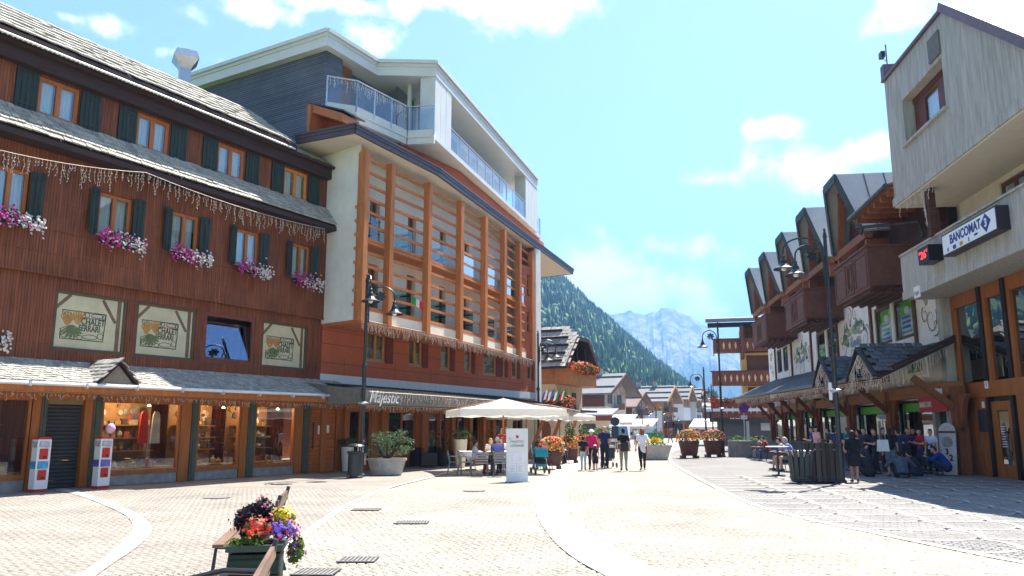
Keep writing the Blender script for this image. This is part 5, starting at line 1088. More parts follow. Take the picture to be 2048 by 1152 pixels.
WR = M('red brown bank window', (.13, .035, .022), .5, .2)
w = MB().box(wx0, wx0 + 1.0, y + .42, y + .5, wz0, wz1).box(wx1 - 1.45, wx1 - .55, y + .40, y + .5, wz0, wz1).box(wx0 + 1.0, wx1 - 1.45, y + .42, y + .5, wz1 - .35, wz1).box(wx0, wx1, y + .38, y + .42, wz1 - .2, wz1).build('window', WR, cb)
MB().box(wx0 + 1.0, wx1 - 1.45, y + .47, y + .48, wz0, wz1 - .35).build('pane', PANE, w); MB().box(wx1 - .55, wx1, y + .47, y + .48, wz0, wz1 - .2).build('pane', PANE, w); MB().box(wx0 + .9, wx1, y + .6, y + .62, wz0, wz1).build('curtain', CURTAIN, w)
PURP = M('purple brown roof edge', (.13, .085, .10), .5, .15); WROOF = M('white roof sheet', (.50, .50, .51), .4, .06)
MB().box(LO - .05, 5.36, y - .12, 9, 15.625, 15.73).build('flat_roof', PURP, cb)
MB().prism([(5.4, y - .1, 15.62), (11.9, y - .1, 10.5), (11.9, 6.5, 15.4), (5.4, 6.5, 20.6)][::-1], (0, 0, .12)).build('bright_roof', WROOF, cb)
MB().bar((5.36, y - .14, 15.70), (11.9, y - .14, 10.58), .18, .30).build('roof_edge', PURP, cb)
MB().bar((8.6, 1.5, 16.1), (10.6, .6, 13.9), .3, .2).build('roof_window', M('black verge metal', (0, 0, 0)), cb)
fb_ = MB().box(LO - .05, LO + .3, y - .1, y + .5, 15.73, 16.3).build('parapet_block', PURP, cb)
fl_ = MB(); fl_.tube([(LO + .2, y + .1, 16.3), (LO + .2, y + .1, 17.2)], .025, 6); fl_.box(LO - .25, LO + .05, y - .05, y + .12, 16.75, 17.0); fl_.tube([(LO - .1, y + .05, 16.75), (LO + .2, y + .1, 16.45)], .015, 5); fl_.build('floodlight', IRON, cb)
# soffit, recessed floor
MB().box(LO, 12, y, .9, 10.30, 10.375).build('soffit', M('cream soffit', (0, 0, 0)), cb)
holed = MB(); holed_wall(holed, -.4, 12, 8.5, 10.3, [(3.0, 11.5, 8.5, 10.1)], .35, .3); holed.build('recessed_wall', PLASTER, cb)
MB().box(-.4, -.15, .35, 6, 0, 10.3).build('side_wall', PLASTER, cb)
for a, b in ((3.0, 4.9), (5.0, 6.9), (7.0, 9.4), (9.5, 11.4)): window(cb, a, b, 8.5, 10.1, .42, fm=M('brown window wood', (.14, .055, .022), .5, .2), leaves=2, fw=.13, curtain=True)
MB().box(1.95, 2.25, -1.75, -1.5, 8.5, 10.30).build('dark_post', DBROWN, cb)
icicles(None, [(LO + .3, y + .05, 10.34), (3.0, y + .05, 10.34)], .45, .16, parent=cb, seed=21, r=.010); icicles(None, [(1.9, -1.8, 10.2), (2.1, -1.8, 9.3)], .5, .12, parent=cb, seed=22, r=.012)
# balcony band
bl_ = MB().box(-1.3, 13.5, -1.6, -1.42, 6.72, 8.45).box(-1.3, -1.12, -1.42, .3, 6.72, 8.45).box(-1.3, 13.5, -1.66, -1.36, 8.453, 8.53).box(-1.12, 13.5, -1.42, .3, 6.74, 6.95).build('balcony_band', CONCRETE, cb); bl_['label'] = 'stained concrete balcony band carrying the bank sign'
MB().box(-1.34, 13.5, -1.63, -1.602, 6.70, 7.02).build('band_edge', CONCRETE, cb)
bsg = MB().box(3.6, 7.45, -1.98, -1.62, 7.42, 8.16).build('bank_sign', M('dark sign case', (.03, .025, .03), .4), cb); MB().box(3.66, 7.39, -1.99, -1.981, 7.47, 8.11).build('sign_face', M('white sign face', (.80, .81, .84), .35, .03), bsg)
BLU = M('sign blue', (.012, .03, .22), .4)
text('BANCOMAT', .42, BLU, bsg, onwall(5.35, -1.994, 7.86), sx=.95, bold=.014)
dm = MB(); dm.prism([(6.45, -1.994, 7.82), (6.78, -1.994, 7.50), (7.11, -1.994, 7.82), (6.78, -1.994, 8.10)], (0, .002, 0)); dm.build('diamond_logo', BLU, bsg); text('3', .36, M('white sign face', (0, 0, 0)), bsg, onwall(6.78, -1.998, 7.80), bold=.012)
for k, (c, x) in enumerate(((BLU, 4.05), (BLU, 4.55), (M('card orange', (.62, .28, .06)), 5.05), (BLU, 5.6), (BLU, 6.1))):
    m = MB()
    if k in (1, 2):
        for s in (-.05, .05): m.prism([(x + s + .075 * math.cos(t), -1.994 - .001 * (s > 0), 7.57 + .075 * math.sin(t)) for t in [q * math.pi / 7 for q in range(14)]], (0, .002, 0))
    elif k == 4: m.box(x - .12, x + .12, -1.994, -1.992, 7.58, 7.65)
    else: text('E', .17, c, bsg, onwall(x, -1.994, 7.57), bold=.008)
    if m.v: m.build('card_logo', c, bsg)
ub0, zb0 = UZ(1845, 516, -1.95)
ld = MB().box(ub0, ub0 + .95, -2.1, -1.62, zb0 - .28, zb0 + .30).build('led_display', M('black display case', (.012, .012, .013), .4), cb)
text("'26'", .40, M('red led digits', (1, .03, .04), emit=1.2), ld, onwall(ub0 + .47, -2.105, zb0), sx=1.15, space=1.15)
ur, zr = UZ(1836, 584, -1.62); pl_ = MB().box(ur - .28, ur + .28, -1.67, -1.632, zr - .22, zr + .22).build('street_name_plate', WHITE, cb); text('Righi', .22, IRON, pl_, onwall(ur, -1.672, zr - .04))
# bank front
col = MB().box(-1.45, -1.0, -.35, .1, 0, 6.74).build('concrete_column', CONCRETE, cb)
mu = [UZ(1966, 670)[0], UZ(2015, 660)[0]]; du = mu[1] - mu[0]
ul = [UZ(1984, 870)[0], UZ(2034, 870)[0]]
MB().box(-1.0, 9, -.02, .25, 2.77, 3.33).build('front_beam', ORANGEW, cb); MB().box(-1.0, 9, .0, .25, 6.25, 6.72).build('head_beam', ORANGEW, cb)
for i in range(4):
    x = mu[0] + du * i; MB().box(x - .13, x + .13, -.06, .2, 3.335, 6.72).build('dark_mullion', M('black brown mullion', (.015, .010, .009), .5), cb); MB().box(x + .14, x + .36, .0, .2, 3.335, 6.25).build('wood_mullion', ORANGEW, cb)
MB().box(-1.0, -.75, .0, .2, 3.335, 6.25).build('wood_mullion', ORANGEW, cb)
for i in range(4):
    a = -.75 if i == 0 else mu[0] + du * (i - 1) + .36; b = mu[0] + du * i - .13
    MB().box(a, b, .1, .115, 3.335, 6.25).build('pane', glass('bank glass', (.22, .25, .25), .25), cb)
MB().box(-1.0, 9, 2.2, 2.3, 0, 6.7).build('dark_room', M('dim bank interior', (.06, .065, .06), .9, .4, .7), cb); MB().box(-1.0, 9, .26, 2.2, 3.0, 3.2).build('inner_floor', M('pale inner floor', (.3, .32, .32), .6), cb)
MB().box(-1.0, ul[0] - .12, .0, .12, 0, 2.765).build('wood_panel', planks('orange bank boards', (.33, .105, .03), (.36, .12, .035), .3, 'x'), cb)
x0, z0 = UZ(1963, 850); x1, _ = UZ(1985, 850); MB().box(x0 - .1, x1 - .12, -.05, -.003, 1.55, 2.35).build('night_safe', M('dark grey plate', (.05, .052, .06), .4, metal=.4), cb)
q = MB().box(x0 + .25, x0 + .42, -.03, -.003, 2.4, 2.62).build('small_notice', WHITE, cb)
xn, zn = UZ(1974, 769); MB().box(xn - .1, xn + .14, -.04, -.022, zn - .14, zn + .14).build('house_number', WHITE, cb); text('3', .22, IRON, cb, onwall(xn + .02, -.043, zn), name='house_number_digit')
for x in ul: MB().box(x - .1, x + .1, -.06, .16, 0, 2.765).build('dark_mullion', M('black brown mullion', (0, 0, 0)), cb)
a, b = ul[0] + .1, ul[1] - .1; d_ = MB().box(a, a + .36, .02, .12, 0, 2.6).box(b - .36, b, .02, .12, 0, 2.6).box(a + .36, b - .36, .02, .12, 0, .45).box(a + .36, b - .36, .02, .12, 2.3, 2.6).build('bank_door', ORANGEW, cb)
MB().box(a + .36, b - .36, .06, .075, .45, 2.3).build('pane', glass('bank glass', (0, 0, 0)), d_); m = MB()
for k in range(9): m.box(a + .48, a + .48 + (.30, .22, .26, .2, .28, .22, .34, .38, .36)[k], .05, .055, 1.72 - .085 * k, 1.75 - .085 * k)
m.build('door_lettering', WHITE, d_, kind='stuff'); MB().box(b - .3, b - .24, -.06, -.02, .9, 1.5).build('handle', ORANGEW, d_)
MB().box(b + .3, 9, .0, .12, 0, 2.765).build('wood_panel', ORANGEW, cb)
cm_ = MB().box(-1.5, -1.1, -.75, -.55, 2.95, 3.2).box(-1.35, -1.25, -.55, -.36, 3.0, 3.1).box(-1.35, -1.1, -.7, -.5, 2.75, 2.945).build('security_camera', WHITE, cb)
# ================================================================== flowered house behind the hotel
FH = Frame(*A(1190, 858, 62)[:2], 30, 'L'); fh = femp('flowered_house', FH, 'cream house with grey shingle roof and orange geraniums on its wooden gable balcony', 'building')
CRM = M('warm cream plaster', (.62, .52, .36), .9, .12, 1.5); HONEY = M('honey coloured balcony wood', (.42, .17, .05), .6, .2, 2)
# u=0 at the street corner (px 1190); the eave side looks towards the camera, the gable towards the street
th = R(-27); fhr = empty('x'); bpy.data.objects.remove(fhr)
fh.rotation_euler = (0, 0, th); _e = A(1132, 731, 60); ER, EZ, RZ, OV, D_ = 1.2, 6.3, 9.8, .9, 5.2
_rx, _ry = Vector((math.cos(th), math.sin(th), 0)), Vector((-math.sin(th), math.cos(th), 0)); fh.location = Vector((_e.x, _e.y, 0)) - _rx * ER + _ry * OV
MB().box(-14, 0, 0, D_, 0, 7.1).build('wall', CRM, fh)
MB().add([(0.01, 0, 6.9), (0.01, D_, 6.9), (0.01, D_ / 2, 9.5)], [(0, 1, 2)]).build('gable_boards', DBROWN, fh)
YK, ZK, YM = 1.45, 8.65, D_ / 2
rp = MB()
rp.prism([(-15, -OV, EZ), (ER, -OV, EZ), (ER, YK, ZK), (ER - 1.9, YM, RZ), (-15, YM, RZ)], (0, 0, -.14)); rp.prism([(-15, D_ + OV, EZ), (-15, YM, RZ), (ER - 1.9, YM, RZ), (ER, D_ - YK, ZK), (ER, D_ + OV, EZ)], (0, 0, -.14)); rp.prism([(ER, YK, ZK), (ER, D_ - YK, ZK), (ER - 1.9, YM, RZ)], (0, 0, -.14))
fr_ = rp.build('roof', DARKWOOD, fh); FMt = Matrix.Translation(fh.location) @ Matrix.Rotation(th, 4, 'Z')
ev = Vector((0, YM + OV, RZ - EZ)); shingle_field(fr_, FMt, (-8, -OV - .05, EZ), (1, 0, 0), ev, 23, 12, .42, .40, .02, skip=lambda u, v: u - 8 > ER + .1 - max(0, v - 3.3) * 1.15, seed=21)
for k in range(5):
    t = .10 + .19 * k; p = Vector((0, -OV, EZ)).lerp(Vector((0, YM, RZ)), t); x1 = ER - .45 - max(0, t - .6) * 4.2; MB().bar((-8, p.y - .1, p.z + .14), (x1, p.y - .1, p.z + .14), .13, .16).build('snow_guard', DARKWOOD, fr_)
b0 = MB().box(.02, 1.15, -.3, D_ + .3, 5.0, 5.12).box(1.08, 1.15, -.3, D_ + .3, 5.12, 6.2).box(.02, 1.08, -.3, -.23, 5.12, 6.2).build('balcony', HONEY, fh)
for yy in (-.2, 1.7, 3.4, D_ + .1): MB().box(.95, 1.07, yy, yy + .12, 5.12, 7.0 + (1.0 if 1 < yy < 4 else -.3)).build('balcony_post', DARKWOOD, b0)
MB().box(-1.2, -.02, -.06, -.01, 5.05, 6.9).build('wood_panel', HONEY, fh)
for sg in (-1, 1):
    a, b = Vector((ER + .02, YM + sg * (YM + OV), EZ)), Vector((ER + .02, YM + sg * (YM - YK), ZK)); m = MB(); m.bar(a, b, .06, .34); m.build('verge_board', M('brown verge', (0, 0, 0)), fr_)
MB().bar((ER + .02, YK, ZK), (ER + .02, D_ - YK, ZK), .06, .3).build('verge_board', M('brown verge', (0, 0, 0)), fr_)
for y0 in (1.0, 3.0):
    MB().box(.012, .03, y0, y0 + 1.1, 5.2, 7.1).build('window', BLACK, fh); MB().box(.0, .04, y0, y0 + .8, 3.0, 4.5).build('window', M('dark arch window', (.05, .035, .03), .4), fh)
ar = MB(); ar.prism([(-1.8, -.03, .0), (-.5, -.03, 0), (-.5, -.03, 1.7)] + [(-1.15 + .65 * math.cos(t), -.03, 1.7 + .65 * math.sin(t)) for t in [k * math.pi / 8 for k in range(9)]] + [(-1.8, -.03, 1.7)], (0, .025, 0)); ar.build('arched_door', M('arched door wood', (.20, .08, .03), .6), fh)
MB().box(-12, -.0, -1.0, -.02, 2.95, 3.1).box(.02, 1.3, -1.0, D_, 2.95, 3.1).build('ledge', DARKWOOD, fh)
def mound(name, label, cat, c, rad, n, cols, seed, size=.16, group=None, leaf=(0, 1), leafn=None, rz=0):
    g = random.Random(seed); t = empty(name, c, rz, label, cat, group); lv = MB(); lv.cloudlet((0, 0, 0), rad, leafn or n, size, leaf, rg=g); lv.build('leaves', [LEAF, LEAF_D], t, kind='stuff')
    bl = MB()
    for _ in range(n):
        d = Vector((g.gauss(0, 1), g.gauss(0, 1), g.gauss(.2, 1))).normalized(); p = Vector((d.x * rad[0], d.y * rad[1], d.z * rad[2])) * g.uniform(.7, 1.2); e1 = d.cross(Vector((.3, .2, 1))).normalized(); e2 = d.cross(e1); r_ = size * g.uniform(.28, .5)
        bl.add([p + d * .02] + [p + (e1 * math.cos(q) + e2 * math.sin(q)) * r_ for q in [i * 2 * math.pi / 5 for i in range(5)]], [(0, i + 1, (i + 1) % 5 + 1) for i in range(5)], g.randrange(len(cols)))
    bl.build('blossoms', [PET[c_] for c_ in cols], t, kind='stuff'); return t
c = FMt @ Vector((1.2, 2.6, 6.35)); mound('geranium_hedge', 'long hedge of orange geraniums along the gable balcony of the cream house', 'flowers', c, (.4, 2.8, .5), 420, ('orange', 'orange', 'orange', 'red'), 5, .20, rz=th, leafn=900, leaf=(0, 0, 1))
c = FMt @ Vector((.4, -.6, 3.6)); mound('geranium_mound', 'big orange geranium mound on the ledge below the cream house balcony', 'flowers', c, (1.3, 1.2, .6), 420, ('orange', 'orange', 'orange', 'red'), 6, .20, rz=th, leafn=900, leaf=(0, 0, 1))
# four flags on slanted poles
for k, (cols, l) in enumerate(((('w', 'b'), 'white and blue flag on the slanted pole nearest the hotel corner'), (('b', 'w'), 'blue and white flag second from the hotel corner'), (('g', 'w'), 'green and white flag third from the hotel corner'), (('g', 'w', 'r'), 'flag with a red end beside the arched windows, farthest from the hotel'))):
    p = A(1090 + 12 * k, 806, 52); f = empty('flag', p, 0, l, 'flag', 'flags beside the hotel corner'); f.scale = (.62, .62, .72); q = MB(); q.tube([(0, 0, 0), (.42, 0, 1.35)], .02, 5); q.build('pole', IRON, f)
    CC = dict(w=M('flag white', (0, 0, 0)), b=M('flag blue', (.06, .10, .42), .8), g=M('flag green', (0, 0, 0)), r=M('flag red', (0, 0, 0)))
    for j, cc in enumerate(cols): n = len(cols); x0, x1 = .34 - .5 * j / n, .34 - .5 * (j + 1) / n; MB().prism([(x0, -.02, 1.25 - .35 * j / n), (x1, .03, 1.25 - .35 * (j + 1) / n), (x1 - .25, .05, .35 - .2 * (j + 1) / n), (x0 - .25, 0, .35 - .2 * j / n)], (0, .01, 0)).build('flag_cloth', CC[cc], f)
# ================================================================== houses down the street
GREYR = M('pale grey street roof', (.15, .15, .155), .7, .15, .8); PINKR = M('faded red tin roof', (.20, .135, .12), .7, .15, .8)
BRN = M('brown gable cladding', (.12, .045, .03), .7, .2, 1.5); STN = M('rubble stone front', (.34, .31, .28), .9, .45, 1.2); WHT = M('white rendered wall', (.60, .63, .67), .9, .06); HON = M('honey boards', (.42, .20, .065), .7, .2, 1.2); CRW = M('pale cream wall', (.60, .52, .40), .9, .1); WIND = M('dark far window', (.03, .035, .045), .3)
SNOWB = M('dark snow bar', (.10, .10, .11), .7)
def village_house(px, Y, th_, w, d, eave, rise, fw, lw_, gw, roof, label, wins_g=(), wins_f=(), split=None, over=1.3, bars=3, balcony=None, chim=0, lowg=None):
    c = A(px, 858, Y); t = empty('village_house', (c.x, c.y, 0), R(th_), label, 'house', 'houses down the village street')
    sp = split or eave * .5
    MB().box(-w, 0, 0, d, sp, eave).build('upper_wall', fw, t); MB().box(-w + .03, -.03, .03, d - .03, 0, sp).build('lower_wall', lw_, t)
    MB().prism([(.0, 0, sp), (.0, d, sp), (0, d, eave), (0, d / 2, eave + rise), (0, 0, eave)], (.06, 0, 0)).build('gable_wall', gw, t)
    if lowg: MB().box(0, .05, .03, d - .03, 0, sp).build('lower_gable_wall', lowg, t)
    k = rise / (d / 2); o = over; r = MB()
    r.prism([(-w - .6, -o, eave - k * o), (o, -o, eave - k * o), (o, d / 2, eave + rise), (-w - .6, d / 2, eave + rise)], (0, 0, .25)); r.prism([(-w - .6, d + o, eave - k * o), (-w - .6, d / 2, eave + rise), (o, d / 2, eave + rise), (o, d + o, eave - k * o)], (0, 0, .25))
    ro = r.build('roof', roof, t)
    for q in range(bars):
        f = (q + .6) / bars; y, z = -o + (d / 2 + o) * f, eave - k * o + (rise + k * o) * f; MB().box(-w - .4, o - .1, y - .08, y + .08, z + .26, z + .42).build('snow_bar', SNOWB, ro)
    m = MB(); m.prism([(o + .01, -o, eave - k * o - .25), (o + .01, d / 2, eave + rise - .25), (o + .01, d + o, eave - k * o - .25), (o + .01, d + o, eave - k * o + .2), (o + .01, d / 2, eave + rise + .2), (o + .01, -o, eave - k * o + .2)], (.08, 0, 0)); m.build('verge_board', BRN if gw is not HON else HON, ro)
    for (y, z, ww, h) in wins_g: 
        wn = MB().box(.05, .11, y, y + ww, z, z + h).build('window', WIND, t); MB().box(.05, .13, y - .22, y - .01, z, z + h).box(.05, .13, y + ww + .01, y + ww + .22, z, z + h).build('shutter', BRN, wn)['kind'] = 'stuff'
    for (x, z, ww, h) in wins_f: wn = MB().box(x, x + ww, -.06, -.005, z, z + h).build('window', WIND, t); MB().box(x - .08, x + ww + .08, -.09, -.005, z - .1, z - .003).build('sill', WHT, wn)
    if balcony: 
        for (y0, y1, z) in balcony: MB().box(.06, 1.1, y0, y1, z, z + .1).box(1.03, 1.1, y0, y1, z + .1, z + .95).build('balcony', IRON if gw is WHT else BRN, t)
    for q in range(chim): x = -w * (.25 + .35 * q); ck = MB().box(x - .35, x + .35, d / 2 - .35, d / 2 + .35, eave + rise - .3, eave + rise + 1.0).build('chimney', STN, ro); MB().box(x - .55, x + .55, d / 2 - .55, d / 2 + .55, eave + rise + 1.15, eave + rise + 1.3).build('chimney_cap', GREYR, ck)
    return t
village_house(1210, 118, -32, 9.5, 7.5, 7.6, 2.1, BRN, CRW, STN, GREYR, 'brown and stone chalet with chimney and white oval sign, left of the parked van', [(1.2, 5.4, 1.0, 1.3), (4.6, 5.4, 1.0, 1.3), (1.2, 2.3, 1.0, 1.5), (3.4, 2.3, 1.0, 1.5)], [(-6.5, 5.4, 1.2, 1.0)], 4.9, 1.9, 2, [(2.6, 4.8, 4.5)], 1, CRW)
village_house(1265, 132, -32, 5.5, 5.5, 5.8, 1.7, BRN, CRW, STN, PINKR, 'small brown house with faded red roof behind the parked van', [(1.0, 2.2, .8, 1.6), (3.2, 2.2, .8, 1.6), (2.0, 4.4, 1.0, 1.0)], [], 4.0, 1.3, 1, [(1.2, 4.2, 3.9)], 1, STN)
village_house(1325, 150, -28, 9.5, 7.5, 7.4, 2.2, HON, WHT, HON, GREYR, 'honey coloured wooden house with white lower wall in the middle of the far row', [(1.5, 5.2, 1, 1.6), (4.5, 5.2, 1, 1.6), (1.5, 2.4, 1, 1.8), (4.5, 2.4, 1, 1.8)], [], 5.0, 1.6, 3, [(.8, 6.6, 4.8), (.8, 6.6, 1.9)], 2, HON)
village_house(1368, 172, -26, 9.0, 6.0, 8.6, 2.1, WHT, WHT, HON, GREYR, 'tall white house with two honey gables, left of its twin gable', [(1.2, 6.4, .9, 1.4), (3.6, 6.4, .9, 1.4)], [(-5.6, 2.8, .8, 1.5), (-3.2, 2.8, .8, 1.5), (-5.6, 5.4, .8, 1.5), (-3.2, 5.4, .8, 1.5)], 6.2, 1.4, 3, None, 0, WHT)
village_house(1393, 180, -26, 7.0, 6.0, 8.6, 2.0, WHT, WHT, HON, GREYR, 'right hand white house with dark iron balconies and a honey gable', [(1.2, 6.6, .9, 1.4), (3.6, 6.6, .9, 1.4), (1.2, 3.2, .9, 1.6), (3.6, 3.2, .9, 1.6)], [(-2.6, 2.8, .8, 1.5), (-2.6, 5.4, .8, 1.5)], 6.2, 1.4, 3, [(.8, 5.2, 2.9), (.8, 5.2, 5.4)], 0, WHT)
village_house(1424, 196, -18, 6.5, 8.0, 6.6, 1.8, BRN, M('sage green wall', (.42, .46, .38), .9), BRN, GREYR, 'low brown and sage house at the right end of the far row', [(2, 4.3, 1, 1.2)], [(-4.5, 1.6, 1.0, 1.3), (-2.0, 1.6, 1.0, 1.3)], 3.8, 1.5, 2)
village_house(1440, 260, -12, 16, 9.0, 9.0, 2.5, BRN, CRW, BRN, GREYR, 'distant brown roofed house closing the end of the street', [], [(-9, 5, 1.2, 1.4), (-5, 5, 1.2, 1.4)], 4.5, 1.6, 2)
village_house(1150, 150, -30, 14, 9.0, 9.0, 3.0, CRW, CRW, BRN, GREYR, 'cream house hidden behind the flowered house', [], [], 4.5, 1.6, 2)
# low shop with dark red fascia
c = A(1216, 858, 84); sh = empty('corner_shop', (c.x, c.y, 0), R(-20), 'low shop with dark red fascia and pale roof behind the walkers', 'shop')
MB().box(-6, 0, 0, 6, 0, 2.8).build('wall', CRW, sh); MB().box(-6.6, .5, -.7, 0, 2.5, 3.0).build('red_fascia', M('dark red fascia', (.16, .04, .03), .6), sh); MB().prism([(-6.7, -.8, 3.02), (.6, -.8, 3.02), (.6, 2.6, 3.7), (-6.7, 2.6, 3.7)], (0, 0, .12)).build('roof', M('pale blue sheet roof', (.20, .22, .24), .5), sh)
for x0, x1 in ((-5.2, -3.4), (-3.1, -1.3)): MB().box(x0, x1, -.04, -.005, .7, 2.2).build('window', WIND, sh)
# canopies, awnings, far shop strip
def awning(px, Y, w, dpt, z, label):
    c = A(px, 858, Y); t = empty('awning', (c.x, c.y, 0), R(-30), label, 'awning', 'cream awnings along the far shops'); AW = fabric('cream awning cloth', (.72, .68, .58), .3)
    MB().prism([(-w / 2, 0, z + 1.1), (w / 2, 0, z + 1.1), (w / 2, -dpt, z), (-w / 2, -dpt, z)], (0, 0, .05)).build('cloth', AW, t); MB().box(-w / 2, w / 2, -dpt - .03, -dpt, z - .3, z).build('valance', AW, t)
    for sx in (-1, 1): MB().bar((sx * w / 2 * .9, 0, z + .9), (sx * w / 2 * .9, -dpt, z), .05, .05).build('arm', IRON, t)
awning(1252, 112, 3.6, 2.2, 2.5, 'cream awning between the red fascia shop and the parked van'); awning(1288, 120, 4.6, 2.6, 2.0, 'cream awning above the heads to the right of the parked van'); awning(1425, 110, 5.0, 2.5, 1.9, 'cream awning at the far right beside the tall lamp')
c = A(1390, 858, 150); t = empty('shop_row', (c.x, c.y, 0), R(-22), 'long low row of dark shops under a grey canopy at the street end', 'shops')
MB().box(-14, 8, 1.5, 2.0, 0, 3.2).build('wall', HON, t); MB().box(-14.5, 8.5, -1.2, 1.5, 3.0, 3.25).build('canopy', GREYR, t)
for k in range(7): MB().box(-13 + 3 * k, -11 + 3 * k, 1.40, 1.495, .3, 2.6).build('window', WIND, t); 
for k in range(8): MB().box(-14 + 3 * k, -13.75 + 3 * k, -1, -.75, 0, 2.99).build('post', HONEY, t)
# ================================================================== apartment house with brown balconies (right, beyond the painted chalet)
OCH = M('ochre yellow wall', (.62, .42, .15), .9, .1); RBB = planks('red brown balcony boards', (.17, .05, .028), (.20, .062, .033), .22, 'x', gap=.012)
A0 = A(1458, 858, 88); ab = empty('balcony_house', (A0.x, A0.y, 0), R(-14), 'yellow house with stacked red brown balconies beyond the painted chalet', 'building')
hz_ = lambda py: CAMH + (A(1480, py, 88).z - CAMH)
MB().box(1.7, 22, 0, 6, 3.4, hz_(655)).build('wall', OCH, ab); MB().box(-1.2, 22, -.6, 12, 0, 3.0).build('shop_base', M('dark grey shop front', (.10, .10, .105), .6), ab)
MB().box(-2.0, 22, -1.9, -.6, 2.4, 3.5).build('black_fascia', M('black fascia', (.02, .02, .022), .4), ab); text('aos', .8, WHITE, ab, onwall(.9, -1.93, 2.95), sx=1.5)
MB().box(-2.3, 22, -2.2, 0, 3.5, 3.8).build('pale_ledge', WHT, ab)
for (y0, y1) in ((736, 802), (768 - 70, 768), (683, 708)):
    pass
for k, (pt, pb) in enumerate(((683, 707), (746, 772), (806, 836))):
    z0, z1 = hz_(pb), hz_(pt); b = MB().box(-1.3 - .25 * k, 22, -2.0, -1.9, z0, z1).box(-1.3 - .25 * k, -1.2 - .25 * k, -1.9, 3, z0, z1).box(-1.3 - .25 * k, 22, -1.9, 0, z0, z0 + .12).build('balcony', RBB, ab)
    MB().box(-1.45 - .25 * k, 22, -2.08, -1.82, z1, z1 + .12).build('hand_rail', BRN, b)
    cut = MB()
    for q in range(11):
        x = -.8 + .62 * q; cut.add([(x + dx * .12, -2.015, (z0 + z1) / 2 + dy * .42) for dx, dy in ((-1, .2), (0, 1), (1, .2), (.5, -.6), (0, -1), (-.5, -.6))], [(0, 5, 4, 3, 2, 1)])
    cut.build('cut_outs', M('pale cut outs', (.55, .42, .25)), b, kind='stuff')
MB().box(1.7, 22, -.05, -.005, hz_(683), hz_(655)).build('upper_boards', RBB, ab)
for (x0, x1, pt, pb) in ((2.2, 5.0, 712, 743), (2.2, 5.0, 775, 802)): MB().box(x0, x1, -.08, -.005, hz_(pb), hz_(pt)).build('shutter_door', BRN, ab)
MB().prism([(-2.0, -3.4, hz_(652)), (22, -3.4, hz_(652)), (22, 6, hz_(628)), (-2.0, 6, hz_(628))], (0, 0, .4)).build('roof', GREYR, ab)
for k in range(6): MB().box(-1.8, 8, -3.1 + 1.1 * k, -2.9 + 1.1 * k, hz_(652) - .35 + .1 * k, hz_(652) - .02 + .14 * k).build('rafter', BLACK, ab)
MB().box(1.6, 1.9, -3, 0, hz_(720), hz_(655)).build('roof_bracket', BRN, ab)
for x in (3.3, 5.2): MB().box(x, x + 1.2, -.66, -.605, 1.5, 2.3).build('window', WHT, ab)
mound('balcony_flowers', 'thin row of orange flowers along the lowest brown balcony of the yellow house', 'flowers', (A0.x + 1.2, A0.y - 2.0, hz_(806) + .2), (3.6, .3, .28), 260, ('orange', 'red', 'salmon'), 9, .22)
# ================================================================== greenery by the road
def bush(px, py, Y, rad, label, seed, mats=(LEAF, LEAF_D), n=700, size=.22, name='shrub'):
    p = A(px, py, Y); t = empty(name, (p.x, p.y, max(0, p.z - rad[2])), 0, label, 'shrub'); g = random.Random(seed); m = MB()
    for k in range(9): a = g.uniform(0, 6.28); q = g.uniform(.2, .75); m.cloudlet((rad[0] * q * math.cos(a), rad[1] * q * math.sin(a), rad[2] + rad[2] * g.uniform(-.5, .55)), (rad[0] * .5, rad[1] * .5, rad[2] * .5), n // 9, size, (0, 0, 1), rg=g)
    m.build('foliage', list(mats), t, kind='stuff'); s_ = MB()
    for k in range(5): a = g.uniform(0, 6.28); s_.tube([(0, 0, 0), (rad[0] * .3 * math.cos(a), rad[1] * .3 * math.sin(a), rad[2] * .8)], [.04, .015], 5)
    s_.build('stems', DARKWOOD, t); return t
bush(1163, 886, 56, (1.5, 1.2, .95), 'dark green shrub behind the walkers, left of the woman in the white hat', 3)
bush(1203, 880, 66, (1.0, 1.0, 1.0), 'leafy shrub between the walkers hat and the man in dark blue', 4, (LEAF, LEAF_L))
bush(1500, 884, 70, (2.2, 1.0, .55), 'low light green planting on the stone wall near the parking sign', 6, (LEAF_L, LEAF), 600)
# ================================================================== street lamps
def lamp_arm(z, reach, rise, parent, yaw, leaf=True):
    m = MB(); n = 12; pts = [(0.09, 0, z - .9), (.10, 0, z)]
    for k in range(n + 1): t = math.pi * (1 - k / n); pts.append((.10 + reach / 2 + reach / 2 * math.cos(t), 0, z + rise * math.sin(t)))
    pts.append((.10 + reach, 0, z - .16)); m.tube(pts, .028, 7)
    for q in (.25, .6): m.box(0, .12, -.02, .02, z - q - .02, z - q + .02)
    a = m.build('arm', IRON, parent); b = MB().lathe([(.03, .0), (.06, -.04), (.055, -.12), (.10, -.20), (.12, -.30), (.20, -.40), (.33, -.47), (.33, -.50), (.30, -.49), (.0, -.44)], 16, (.10 + reach, 0, z - .12)).build('lamp_shade', IRON, a, smooth=False)
    MB().ball((.10 + reach, 0, z - .58), .09, 10).build('bulb', M('milky glass globe', (.75, .75, .72), .3), a)
    if leaf:
        l = MB(); c = Vector((.10 + reach * .42, 0, z + rise * .15))
        for k in range(7): t = R(-60 + 50 * k); l.prism([c, c + Vector((.16 * math.cos(t - .4), .0, .16 * math.sin(t - .4))), c + Vector((.26 * math.cos(t), .0, .2 * math.sin(t))), c + Vector((.16 * math.cos(t + .4), .0, .16 * math.sin(t + .4)))], (0, .012 + .001 * k, 0))
        l.build('leaf_ornament', IRON, a)
    a.rotation_euler = (0, 0, yaw); return a
